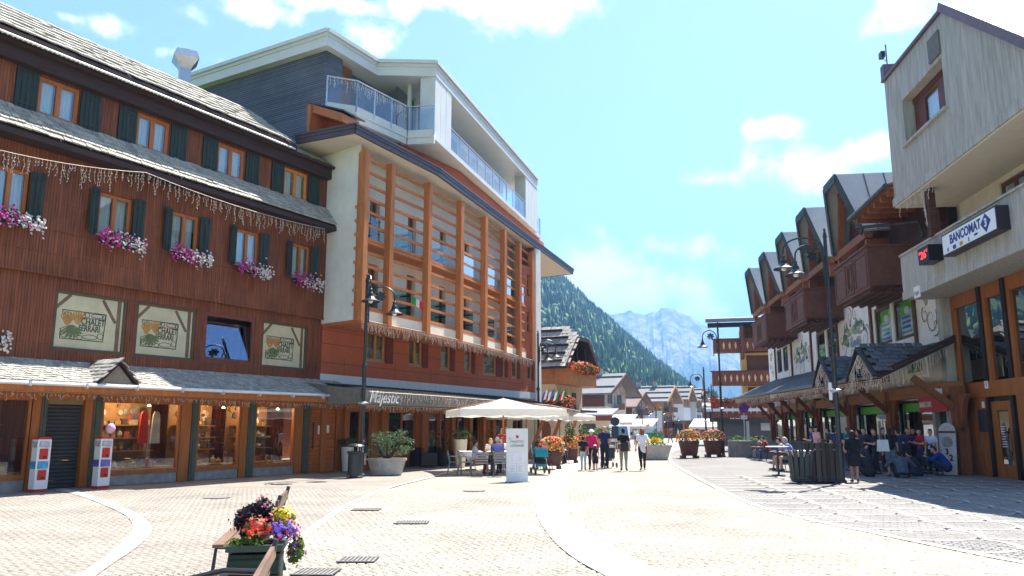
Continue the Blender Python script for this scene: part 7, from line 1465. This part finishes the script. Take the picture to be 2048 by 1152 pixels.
# poster stand at the shop door
p = G(1898, 950); es = empty('poster_stand', (p.x + .1, p.y + .2, 0), R(-62), 'white arched poster stand leaning by the last timber post, with large dark digits', 'sign'); m = MB(); m.prism([(-.33, 0, 0), (.33, 0, 0), (.33, .12, 1.55)] + [(.33 * math.cos(q), .12 + .012 * math.sin(q), 1.55 + .33 * math.sin(q)) for q in [i * math.pi / 8 for i in range(1, 8)]] + [(-.33, .12, 1.55)], (0, .04, 0)); m.build('board', M('greyish poster board', (.45, .44, .43), .6), es); MB().box(-.33, .33, .105, .118, 1.5, 1.58).build('brown_stripe', BRN, es)
m = MB(); m.prism([(.22 * math.cos(q), .075, 1.18 + .2 * math.sin(q)) for q in [i * math.pi / 10 for i in range(20)]], (0, -.008, 0)); m.build('grey_picture', STONE, es); text('3', .3, IRON, es, onwall(-.02, .048, .82), bold=.01); text('2', .3, IRON, es, onwall(.14, .030, .60), bold=.01)
# ================================================================== foreground: planter box and benches
WB_ = M('grey brown bench wood', (.14, .088, .058), .55, .35, 2.5, stretch=(.5, 6, 6), rand=.15)
_bn = bench((-2.93, 9.15), -78.1, 'dark slatted bench behind the green planter box, turned to the left', WB_, 'slatted street benches', 1.6, False); _bn.scale = (1, 1.12, 1.1); bench((-1.83, 4.98), -78.1, 'dark slatted bench cut by the bottom edge, its backrest crossing the green planter box', WB_, 'slatted street benches', 1.9)
GB = planks('dark green planter boards', (.012, .026, .018), (.016, .032, .022), .17, 'z', gap=.008)
px_ = empty('planter_box', (-2.33, 7.60, 0), R(10), 'dark green wooden planter box overflowing with red, yellow and violet flowers', 'planter')
m = MB(); w = .215
for z in range(3): MB().box(-w, w, -w, w, .03 + .175 * z, .03 + .175 * z + .168).build('board_ring', GB, px_)
MB().box(-w - .03, w + .03, -w - .03, w + .03, .575, .63).build('rim', M('worn green rim', (.035, .055, .04), .6, .3), px_); MB().box(-w + .04, w - .04, -w + .04, w - .04, .631, .64).build('soil', BLACK, px_)
g = random.Random(77)
def clump(nm, c, rad, nl, nb, cols, leafm, bs, ls=.05):
    c = (c[0] * .78, c[1] * .75, .63 + (c[2] - .60) * .74); rad = tuple(r * .74 for r in rad); bs *= .78
    m = MB(); m.cloudlet(c, rad, nl, ls, (0, 0, 1), rg=g); m.build(nm + '_leaves', leafm, px_, kind='stuff'); b = MB()
    for _ in range(nb):
        d = Vector((g.gauss(0, 1), g.gauss(-.3, 1), g.gauss(.3, 1))).normalized(); pp = Vector(c) + Vector((d.x * rad[0], d.y * rad[1], d.z * rad[2])) * abs(g.gauss(.85, .38)); e1 = d.cross(Vector((.3, .1, 1))).normalized(); e2 = d.cross(e1); r_ = bs * g.uniform(.6, 1.2)
        b.add([pp + d * .01] + [pp + (e1 * math.cos(q) + e2 * math.sin(q)) * r_ * (1 if i % 2 else .62) + d * .004 for i, q in enumerate([i * math.pi / 5 for i in range(10)])], [(0, i + 1, (i + 1) % 10 + 1) for i in range(10)], g.randrange(len(cols)))
    if nb: b.build(nm + '_blossoms', [PET[x] for x in cols], px_, kind='stuff')
PLUM = leafmat('dark plum leaves', (.022, .014, .020)); 
clump('coleus', (-.08, .10, .84), (.22, .22, .20), 420, 26, ('plum',), [PLUM, PLUM], .03, .075); clump('plum_sprig', (.03, .1, 1.02), (.14, .12, .10), 90, 26, ('plum', 'pink'), [PLUM, LEAF_D], .03, .05); clump('low_green', (-.08, -.2, .63), (.28, .14, .06), 260, 0, ('red',), [LEAF_L, LEAF], .03, .04)
clump('geranium', (.02, -.16, .78), (.19, .14, .12), 140, 120, ('red', 'salmon'), [LEAF, LEAF_L], .032); clump('marigold', (.28, .10, .86), (.14, .12, .11), 120, 60, ('yellow',), [LEAF_L, LEAF], .034); clump('lobelia', (.27, -.06, .74), (.17, .15, .10), 120, 190, ('violet', 'violet', 'violet', 'pink'), [LEAF_D, LEAF], .026); clump('trailing_petunia', (.44, -.05, .50), (.10, .12, .20), 260, 34, ('plum', 'violet', 'pink'), [LEAF_L, LEAF], .032)
# ================================================================== covers in the paving
def grate(px, py, w, d, label, rot=0, rnd_=False):
    p = G(px, py); t = empty('drain_grate', (p.x, p.y, .012), R(rot), label, 'drain cover', 'iron covers in the paving'); GI_ = M('worn cast iron', (.19, .175, .165), .6, .3, 8, metal=.3)
    if rnd_: MB().lathe([(0, 0), (w / 2, 0), (w / 2, .008), (0, .010)], 24).build('plate', GI_, t); return
    for y0 in (-d / 2, d / 2 - .03): MB().box(-w / 2, w / 2, y0, y0 + .03, 0, .010).build('rim', GI_, t)
    MB().box(-w / 2, w / 2, -d / 2 + .03, d / 2 - .03, -.004, .001).build('pit', BLACK, t); n = int(w / .05)
    for k in range(n): x = -w / 2 + (k + .15) * w / n; MB().box(x, x + w / n * .62, -d / 2 + .03, d / 2 - .03, .001, .009).build('grate_bar', GI_, t)
grate(716, 1121, .48, .40, 'slotted drain grate nearest the bottom edge'); grate(823, 1046, .60, .42, 'slotted drain grate in the middle of the cream paving'); grate(732, 1020, .58, .40, 'slotted drain grate left of the middle one'); grate(948, 982, .62, .62, 'round worn cover in front of the menu board', 0, True); grate(434, 996, .62, .62, 'round cover in the tan paving beyond the planter box', 0, True)
grate(632, 1146, .50, .42, 'slotted drain cover beside the planter box at the bottom edge', -3)
# ================================================================== people
SKIN = M('light skin', (.50, .29, .20), .55, .08, 5); SKIN2 = M('tanned skin', (.36, .19, .12), .55, .08, 5)
HAIR = dict(dark=M('dark hair', (.015, .010, .008), .6, .3, 20), brown=M('brown hair', (.10, .05, .025), .6, .3, 20), fair=M('fair hair', (.32, .20, .09), .6, .3, 20), red=M('auburn hair', (.24, .09, .035), .6, .3, 20), grey=M('grey hair', (.42, .41, .40), .7, .2, 20))
CL = {}
def cloth(c): 
    k = 'cloth %.2f %.2f %.2f' % c; return M(k, c, .9, .14, 4)
def shell(name, caps, mat, parent, voxel=.022):
    m = MB()
    for c in caps: m.caps(*c)
    o = m.build(name, mat, parent); r = o.modifiers.new('join', 'REMESH'); r.mode = 'VOXEL'; r.voxel_size = voxel; r.use_smooth_shade = True
    s = o.modifiers.new('soften', 'SMOOTH'); s.factor = .5; s.iterations = 3; return o
V3 = lambda *a: Vector(a)
def pose(kind, ph=1):
    """joints for a body 1.72 m tall facing +y; ph flips the stride"""
    J = dict(pelvis=V3(0, 0, .94), waist=V3(0, .0, 1.08), chest=V3(0, .0, 1.30), neck=V3(0, .01, 1.47), head=V3(0, .03, 1.60))
    if kind in ('stand', 'walk', 'look', 'push', 'hips'):
        sw = .24 if kind in ('walk', 'push') else .03
        for s, n in ((-1, 'l'), (1, 'r')):
            f = s * ph * sw; J['hip' + n] = V3(s * .09, 0, .92); J['knee' + n] = V3(s * .095, f * .55 + .03, .50); J['ankle' + n] = V3(s * .095, f - (.05 if f < 0 else 0), .09 + (.05 if f < -.1 else 0)); J['toe' + n] = J['ankle' + n] + V3(s * .03, .16, -.045 - (.05 if f < -.1 else 0))
            J['sh' + n] = V3(s * .175, 0, 1.40); J['el' + n] = V3(s * .235, -f * .5 - .03, 1.13); J['wr' + n] = V3(s * .245, -f * 1.0 + .05, .89)
            if kind == 'push': J['el' + n] = V3(s * .23, .06, 1.14); J['wr' + n] = V3(s * .19, .30, 1.06)
            if kind == 'hips': J['el' + n] = V3(s * .34, -.08, 1.17); J['wr' + n] = V3(s * .19, .05, 1.02)
            if kind == 'look': J['el' + n] = V3(s * .22, .04, 1.13); J['wr' + n] = V3(s * .06, .27, 1.17)
    elif kind in ('sit', 'sitlean'):
        dz_, ly = -.43, (.16 if kind == 'sitlean' else -.02)
        J = dict(pelvis=V3(0, 0, .53), waist=V3(0, ly * .2, .68), chest=V3(0, ly * .7, .90), neck=V3(0, ly * 1.15, 1.06), head=V3(0, ly * 1.3 + .04, 1.18))
        for s, n in ((-1, 'l'), (1, 'r')):
            J['hip' + n] = V3(s * .09, .02, .52); J['knee' + n] = V3(s * .13, .43, .53); J['ankle' + n] = V3(s * .12, .42 + .05 * s * ph, .09); J['toe' + n] = J['ankle' + n] + V3(s * .03, .16, -.045)
            J['sh' + n] = V3(s * .175, ly, .99); J['el' + n] = V3(s * .22, ly + .10, .74); J['wr' + n] = V3(s * .10, ly + .30, .74)
    elif kind == 'ground':
        J = dict(pelvis=V3(0, 0, .13), waist=V3(0, .03, .28), chest=V3(0, .14, .48), neck=V3(0, .24, .62), head=V3(0, .31, .72))
        for s, n in ((-1, 'l'), (1, 'r')):
            J['hip' + n] = V3(s * .10, .03, .13); J['knee' + n] = V3(s * .26, .36, .40); J['ankle' + n] = V3(s * .10, .48, .09); J['toe' + n] = J['ankle' + n] + V3(s * .02, .15, -.04)
            J['sh' + n] = V3(s * .235, .17, .58); J['el' + n] = V3(s * .43, .26, .35); J['wr' + n] = V3(s * .10, .47, .36)
    elif kind == 'squat':
        J = dict(pelvis=V3(0, -.10, .28), waist=V3(0, -.04, .42), chest=V3(0, .12, .62), neck=V3(0, .22, .76), head=V3(0, .28, .88))
        for s, n in ((-1, 'l'), (1, 'r')):
            J['hip' + n] = V3(s * .10, -.08, .28); J['knee' + n] = V3(s * .18, .32, .52); J['ankle' + n] = V3(s * .12, .08, .10); J['toe' + n] = J['ankle' + n] + V3(s * .03, .17, -.05)
            J['sh' + n] = V3(s * .18, .16, .69); J['el' + n] = V3(s * .24, .34, .52); J['wr' + n] = V3(s * .12, .48, .60)
    return J
def person(p, yaw, kind, label, top, bottom, hair='dark', h=1.72, sleeve='short', legs='long', style='short', skin=None, ph=1, hat=None, wide=1.0, group='people in the street', shoe=(.05, .05, .055), z=0, slim=1.0, turn=0):
    t = empty('person', (p[0], p[1], z), R(yaw), label, 'person', group); s = h / 1.72; J = pose(kind, ph); sk = skin or SKIN
    t.scale = (s, s, s); hd, nk = J['head'], J['neck']; up_ = (hd - nk).normalized(); fw = V3(0, 1, 0) - up_ * up_.y; fw.normalize(); rt = V3(1, 0, 0)
    if turn: q = Matrix.Rotation(R(turn), 3, up_); fw = q @ fw; rt = q @ rt
    w = wide
    B = [(J['pelvis'], J['waist'], .125 * w, .105 * w), (J['waist'], J['chest'], .105 * w, .115 * w), (J['chest'] + V3(-.07, 0, 0), J['chest'] + V3(.07, 0, 0), .10 * w, .10 * w), (J['shl'], J['shr'], .062, .062), (J['chest'], nk - up_ * .02, .09, .05), (nk - up_ * .03, hd - up_ * .04, .052, .050), (hd - up_ * .035 + fw * .02, hd + up_ * .045 - fw * .01, .072, .086), (hd - up_ * .075 + fw * .045, hd - up_ * .06 + fw * .05, .038, .04), (hd - up_ * .012 + fw * .09, hd - up_ * .035 + fw * .106, .010, .016), (hd + rt * .082 - up_ * .0, hd + rt * .088 - up_ * .035, .014, .011), (hd - rt * .082, hd - rt * .088 - up_ * .035, .014, .011)]
    for n in 'lr':
        B += [(J['hip' + n], J['knee' + n], .083 * w, .056), (J['knee' + n], J['knee' + n].lerp(J['ankle' + n], .35), .053, .056), (J['knee' + n].lerp(J['ankle' + n], .35), J['ankle' + n], .056, .036), (J['ankle' + n] - V3(0, .03, .03), J['toe' + n], .042, .036), (J['sh' + n], J['el' + n], .050, .039), (J['el' + n], J['wr' + n], .040, .027)]
        d = (J['wr' + n] - J['el' + n]).normalized(); sd = 1 if n == 'r' else -1; side = d.cross(V3(0, 1, 0) if abs(d.y) < .8 else V3(0, 0, 1)).normalized(); nrm = side.cross(d)
        wr = J['wr' + n]; B += [(wr + d * .03 - side * .018, wr + d * .085 - side * .02, .022, .022), (wr + d * .03 + side * .018, wr + d * .085 + side * .02, .022, .022)]
        for k, (o_, ln) in enumerate(((-.030, .062), (-.010, .074), (.010, .070), (.030, .054))): a = wr + d * .09 + side * o_; m_ = a + d * ln * .55 + nrm * .006 * sd; B += [(a, m_, .0115, .011), (m_, m_ + d * ln * .4 + nrm * .02 * sd, .011, .0105)]
        a = wr + d * .035 + side * .03; B += [(a, a + d * .035 + side * .028, .0125, .0115), (a + d * .035 + side * .028, a + d * .065 + side * .03, .0115, .0105)]
    shell('body', B, sk, t, .0135)
    g_ = .016; T = [(J['pelvis'] + V3(0, 0, .02), J['waist'], .128 * w + g_, .108 * w + g_), (J['waist'], J['chest'], .108 * w + g_, .118 * w + g_), (J['chest'] + V3(-.07, 0, 0), J['chest'] + V3(.07, 0, 0), .10 * w + g_, .10 * w + g_), (J['shl'], J['shr'], .062 + g_, .062 + g_)]
    if legs == 'dress': T += [(J['hip' + n], J['hip' + n].lerp(J['knee' + n], .8), .12, .13) for n in 'lr']
    for n in 'lr':
        if sleeve == 'none': continue
        f = .55 if sleeve == 'short' else 1.0; T.append((J['sh' + n], J['sh' + n].lerp(J['el' + n], f), .056 + g_ * .8, .050 + g_ * .8))
        if sleeve == 'long': T.append((J['el' + n], J['wr' + n].lerp(J['el' + n], .06), .044 + g_ * .7, .034 + g_ * .7))
    shell('dress' if legs == 'dress' else 'shirt', T, cloth(top), t)
    if legs != 'dress':
        Bm = [(J['pelvis'], J['pelvis'] + V3(0, 0, .06), .128 * w + .013, .122 * w + .012)]; 
        for n in 'lr':
            if legs == 'skirt': Bm.append((J['hip' + n], J['hip' + n].lerp(J['knee' + n], .7), .11, .12)); continue
            f = .72 if legs == 'short' else 1; Bm.append((J['hip' + n], J['hip' + n].lerp(J['knee' + n], f), .090 * w + .012, (.068 if f == 1 else .082) + .010))
            if legs == 'long': Bm += [(J['knee' + n], J['ankle' + n] + V3(0, 0, .03), .062 * slim + .010, .046 * slim + .010)]
        shell({'short': 'shorts', 'long': 'trousers', 'skirt': 'skirt'}[legs], Bm, cloth(bottom), t)
    for n in 'lr': shell('shoe', [(J['ankle' + n] - V3(0, .045, .035), J['ankle' + n] + V3(0, .03, -.03), .048, .046), (J['ankle' + n] - V3(0, .02, .04), J['toe' + n], .046, .040)], cloth(shoe), t, .016)
    Hc = [(hd + up_ * .02 - fw * .025, hd + up_ * .055 - fw * .012, .088, .088), (hd - up_ * .03 - fw * .045, hd + up_ * .03 - fw * .03, .07, .08)]
    if style == 'long': Hc += [(hd - fw * .05, nk - fw * .085 - up_ * .06, .075, .06), (nk - fw * .085 - up_ * .06, nk - fw * .10 - up_ * .2, .06, .03)]
    if style == 'bob': Hc += [(hd - fw * .04 + rt * .05, nk - fw * .04 + rt * .05, .055, .05), (hd - fw * .04 - rt * .05, nk - fw * .04 - rt * .05, .055, .05), (hd - fw * .05, nk - fw * .06, .07, .06)]
    if style == 'bun': Hc += [(hd + up_ * .09 - fw * .07, hd + up_ * .10 - fw * .075, .045, .045)]
    if hat:
        m = MB(); m.lathe([(.16 if hat[1] else .098, .0), (.16 if hat[1] else .1, .012), (.10, .02), (.095, .07), (.05, .105), (0, .11)], 16); o = m.build('hat', cloth(hat[0]), t, smooth=True); o.location = hd + up_ * .035
        if not hat[1]: MB().box(-.07, .07, .05, .19, -.004, .008).build('peak', cloth(hat[0]), o)
        o.rotation_euler = (0, 0, R(turn))
    if style != 'bald': shell('hair', Hc, HAIR[hair], t, .016)
    e = MB()
    for sg in (-1, 1): e.ball(hd + rt * sg * .031 + up_ * .012 + fw * .088, .0085, 6)
    e.build('eyes', HAIR['dark'], t, kind='stuff'); mo = MB(); mo.caps(hd - rt * .016 - up_ * .066 + fw * .088, hd + rt * .016 - up_ * .066 + fw * .088, .006, .006); mo.build('mouth', M('lips', (.30, .10, .08), .5), t)
    return t, J, s
def bag(p, rot, label, col, w, h, d, z, strap=True):
    t = empty('bag', (p[0], p[1], z), R(rot), label, 'bag'); MB().prism([(-w / 2, -d / 2, 0), (w / 2, -d / 2, 0), (w / 2 * .86, -d / 2, h), (-w / 2 * .86, -d / 2, h)], (0, d, 0)).build('body', cloth(col), t)
    if strap: MB().tube([(-w * .25, 0, h - .02), (-w * .2, 0, h + .22), (0, 0, h + .28), (w * .2, 0, h + .22), (w * .25, 0, h - .02)], .012, 6).build('strap', cloth(tuple(c * .5 for c in col)), t)
    return t
def at(px, py): p = G(px, py); return (p.x, p.y)
RY = -7        # the walkers go up the street
person(at(1167, 941), RY, 'walk', 'boy in black T-shirt and pale jeans walking at the left of the family', (.012, .013, .016), (.30, .36, .38), h=1.36, ph=-1, slim=1.0, group='people walking up the street')
person(at(1184, 940), RY + 3, 'walk', 'woman in a white sun hat and bright pink top walking beside the boy', (.55, .015, .10), (.02, .02, .025), 'grey', 1.62, sleeve='long', hat=((.75, .76, .80), True), wide=1.15, style='short', group='people walking up the street')
person(at(1191, 942), RY, 'walk', 'small child in dark dress and white cap walking in front of the pink top', (.02, .02, .022), (.02, .02, .02), 'dark', 1.02, sleeve='none', legs='dress', hat=((.78, .78, .76), False), style='long', ph=-1, group='people walking up the street')
person(at(1210, 937), RY, 'push', 'bald man in dark blue T-shirt and trousers pushing the grey pushchair', (.012, .018, .075), (.012, .014, .03), 'brown', 1.76, style='bald', wide=1.12, slim=1.3, group='people walking up the street')
t_, J_, s_ = person(at(1248, 942), RY, 'walk', 'woman in black top and olive trousers with hair pinned up, walking alone', (.012, .012, .012), (.22, .23, .17), 'dark', 1.66, style='bun', ph=-1, wide=.96, slim=.9, group='people walking up the street')
bag((t_.location.x + .02, t_.location.y - .20), RY, 'dark grey shoulder bag on the back of the woman in black', (.03, .028, .03), .34, .34, .10, .78)
t_, J_, s_ = person(at(1286, 941), RY + 4, 'walk', 'auburn haired woman in white top and black leggings walking on the right', (.68, .69, .76), (.014, .014, .018), 'red', 1.68, style='bob', group='people walking up the street', wide=1.02, slim=.9, shoe=(.45, .4, .36))
shell('waist_jacket', [(V3(0, 0, .90), V3(0, 0, 1.0), .155, .15), (V3(-.06, -.04, .80), V3(-.05, -.02, .92), .09, .1), (V3(.07, -.04, .78), V3(.05, -.02, .92), .08, .1)], cloth((.62, .60, .60)), t_)
# guests of the lounge
SG = 'guests seated on the lounge terrace'
person((T1[0] - .62, T1[1] + .5), -80, 'sit', 'woman with dark pinned hair in a pale lilac top at the nearest terrace table', (.55, .50, .55), (.30, .02, .03), 'dark', 1.62, style='bun', group=SG)
person((-.55, 30.8), 2, 'sitlean', 'broad grey haired man in a violet blue shirt seen from behind on the terrace', (.16, .17, .42), (.03, .03, .04), 'grey', 1.78, wide=1.25, group=SG)
person((-.9, 34.3), 170, 'sit', 'fair haired guest in a cream top at the rear terrace table', (.60, .55, .48), (.1, .1, .12), 'fair', 1.66, style='bob', group=SG); person((-.45, 34.6), 190, 'sit', 'brown haired guest in a white shirt at the rear terrace table', (.70, .68, .66), (.1, .1, .12), 'brown', 1.7, group=SG)
person((-.45, 36.5), 150, 'stand', 'waiter figure in a red top standing behind the menu board', (.55, .03, .04), (.03, .02, .02), 'red', 1.66, style='long', group='people at the lounge'); person((-.30, 38.5), 170, 'stand', 'dark haired person in brown behind the red top at the lounge', (.10, .05, .035), (.03, .02, .02), 'dark', 1.72, group='people at the lounge')
person((1.35, 34.0), 100, 'sit', 'grey haired guest in pink and blue between the pushchair and the flower tubs', (.55, .32, .36), (.05, .12, .42), 'grey', 1.6, style='bob', group=SG); person((2.4, 39.0), 100, 'sit', 'guest in a pale top half hidden behind the middle flower tub', (.50, .45, .42), (.1, .1, .1), 'brown', 1.62, group=SG)
MB().box(.0, .01, 0, .01, 0, .01) if 0 else None
chair((2.4, 39.0), 100, 'aluminium chair half hidden behind the middle flower tub')
for k, (x_, y_, yw, lbl, tp, hr) in enumerate(((1.75, 38.6, 120, 'guest in white behind the nearest flower tub', (.6, .58, .55), 'dark'), (1.35, 40.4, 200, 'guest in dark green under the second parasol', (.03, .07, .05), 'brown'), (2.6, 42.6, 110, 'guest in pale blue between the leaning posts', (.25, .32, .45), 'fair'), (3.3, 45.6, 130, 'guest in coral top near the farthest leaning post', (.55, .16, .10), 'dark'))):
    person((x_, y_), yw, 'sit', lbl, tp, (.06, .06, .08), hr, 1.68, group=SG); chair((x_, y_), yw, 'aluminium chair of the ' + lbl)
table((2.0, 40.0), 'dark terrace table behind the nearest flower tub', .8); table((2.7, 44.0), 'dark terrace table between the leaning posts', .8)
# benches on the right
BG = 'people resting on the right benches'
bx, by = BN1.x, BN1.y; person((bx - .0, by + .35), 82, 'sitlean', 'person in grey on the far bench leaning over a phone', (.35, .33, .33), (.22, .23, .25), 'dark', 1.66, style='short', sleeve='long', group=BG, shoe=(.6, .6, .62)); person((bx + .05, by - .42), 82, 'sitlean', 'person in red top and jeans on the far bench', (.50, .05, .04), (.06, .10, .20), 'dark', 1.68, group=BG, shoe=(.65, .65, .66), ph=-1)
bag((bx + .28, by - .72), 80, 'bright blue rucksack hanging at the end of the far bench', (.02, .13, .42), .34, .46, .2, .38, False)
bx, by = BN2.x, BN2.y; person((bx, by + .42), 80, 'sitlean', 'man in pale grey blue shirt and shorts on the near bench, left of the pair', (.34, .38, .55), (.22, .20, .24), 'dark', 1.74, sleeve='long', legs='short', group=BG); person((bx + .02, by - .30), 80, 'sitlean', 'grey haired man in light blue shirt and shorts on the near bench', (.20, .26, .62), (.16, .14, .15), 'grey', 1.76, legs='short', group=BG, ph=-1)
p = at(1566, 925); bag((p[0] + .1, p[1] + .2), 20, 'black travel bag on the ground beside the near bench', (.014, .014, .016), .6, .34, .3, 0, False)
CG = 'people crowding under the timber arcade'
def st(px, Y, *a, **k): q = A(px, 858, Y); return person((q.x, q.y), *a, group=CG, **k)
st(1632, 33.5, 100, 'stand', 'man with black cap in a pale pink T-shirt behind the round table', (.62, .36, .30), (.40, .26, .22), 'dark', h=1.78, sleeve='short', legs='short', hat=((.02, .02, .025), False), turn=20)
st(1624, 36, 60, 'look', 'man in strong blue polo shirt behind the pink T-shirt', (.035, .07, .30), (.03, .03, .05), 'dark', h=1.74, turn=30)
st(1672, 30.5, -40, 'stand', 'young man in navy T-shirt standing just left of the tall lamp pole', (.016, .026, .085), (.02, .02, .03), 'dark', h=1.76, turn=-25)
st(1703, 25.8, -15, 'look', 'girl in dark hooded jacket and shorts right of the tall lamp pole', (.013, .014, .022), (.015, .016, .024), 'dark', h=1.60, sleeve='long', legs='skirt', style='bob', skin=SKIN2)
st(1748, 30.2, 70, 'look', 'girl with long hair in a black T-shirt looking down, behind the crouching boys', (.010, .010, .012), (.02, .02, .03), 'brown', h=1.66, style='long', turn=40)
tq = st(1777, 28.6, -20, 'stand', 'girl in black top and denim shorts carrying a white handbag', (.012, .012, .014), (.10, .13, .19), 'dark', h=1.68, legs='short', style='long', skin=SKIN2)[0]
bag((tq.location.x - .30, tq.location.y - .12), -20, 'white handbag hanging from the shoulder of the girl in denim shorts', (.58, .62, .60), .40, .40, .12, .88)
st(1795, 30.6, 20, 'hips', 'person in faded blue denim jacket beside the girl with the handbag', (.035, .05, .10), (.06, .06, .07), 'dark', h=1.66, sleeve='long')
st(1838, 30.8, 100, 'look', 'boy in red and blue shirt with raised hand, left of the white T-shirt', (.30, .015, .03), (.03, .03, .08), 'dark', h=1.66, turn=50)
tw = st(1860, 30.4, 128, 'stand', 'youth in a white printed T-shirt in front of the dark doorway', (.52, .54, .66), (.02, .02, .03), 'dark', h=1.64, turn=10)[0]
text('ANS', .13, IRON, tw, Matrix(((-1, 0, 0, 0), (0, 0, 1, .165), (0, 1, 0, 1.13), (0, 0, 0, 1))), 'shirt_print', bold=.006)
for px, Y, yw, kd, lbl, tp, bt, hr, sl in ((1656, 36.5, 70, 'look', 'person in dark olive jacket behind the wooden bins', (.05, .05, .03), (.03, .03, .04), 'dark', 'long'), (1694, 32.6, 30, 'stand', 'girl in turquoise top behind the tall lamp pole', (.03, .16, .20), (.03, .03, .05), 'brown', 'short'), (1727, 31.6, 120, 'hips', 'boy in charcoal hooded top behind the sitting boy in the dark jacket', (.03, .03, .035), (.05, .06, .09), 'dark', 'long'), (1764, 32.2, 200, 'stand', 'tall person in grey shirt behind the girl with the handbag', (.16, .16, .17), (.03, .03, .04), 'dark', 'short'), (1814, 31.6, 160, 'look', 'girl in dark purple top in front of the green framed window', (.06, .03, .09), (.02, .02, .03), 'brown', 'short'), (1824, 33.0, 190, 'stand', 'person in navy jumper deep under the arcade', (.02, .03, .08), (.03, .03, .03), 'dark', 'long')):
    st(px, Y, yw, kd, lbl, tp, bt, hr, h=1.7, sleeve=sl, style='long' if 'girl' in lbl else 'short')
def gr(px, py, *a, **k): return person(at(px, py), *a, group='youths crouching on the paving', **k)
gr(1740, 953, 10, 'ground', 'boy in dark jacket sitting on the paving left of the grey sweater', (.020, .024, .034), (.018, .018, .024), 'dark', h=1.78, sleeve='long', wide=1.5)
gr(1806, 955, -14, 'ground', 'boy in grey blue sweater sitting on the paving, his back to us', (.075, .095, .135), (.02, .02, .025), 'dark', h=1.84, sleeve='long', wide=1.6)
gr(1836, 952, 25, 'ground', 'boy in dark maroon jacket sitting between the grey sweater and the blue jacket', (.030, .020, .032), (.03, .05, .10), 'dark', h=1.8, sleeve='long', wide=1.45)
gr(1889, 951, 62, 'squat', 'boy in bright blue jacket squatting by the last timber post', (.018, .045, .26), (.03, .04, .08), 'dark', h=1.8, sleeve='long', turn=10, wide=1.3)
st(1716, 33.5, 60, 'stand', 'person in red half hidden behind the hooded girl', (.28, .03, .02), (.03, .06, .18), 'dark', h=1.62)
# a few distant strollers
for k, (px, Y, lbl, tp, bt) in enumerate(((1322, 92, 'distant person in pink beyond the granite trough', (.55, .08, .12), (.1, .1, .12)), (1340, 96, 'distant person in dark red near the far shops', (.25, .04, .05), (.06, .06, .08)), (1356, 104, 'distant person in white before the dark shop row', (.6, .6, .6), (.1, .1, .15)), (1372, 92, 'distant person in grey left of the flower tubs', (.2, .2, .22), (.05, .05, .06)), (1394, 88, 'distant person in lilac between the two barrel tubs', (.35, .22, .45), (.12, .1, .12)), (1272, 84, 'distant person in white beside the parked van', (.62, .6, .58), (.08, .08, .1)))): q = A(px, 858, Y); person((q.x, q.y), 170 - 40 * k, 'walk', lbl, tp, bt, ('dark', 'brown')[k % 2], 1.7, group='distant strollers')
flush_texts()
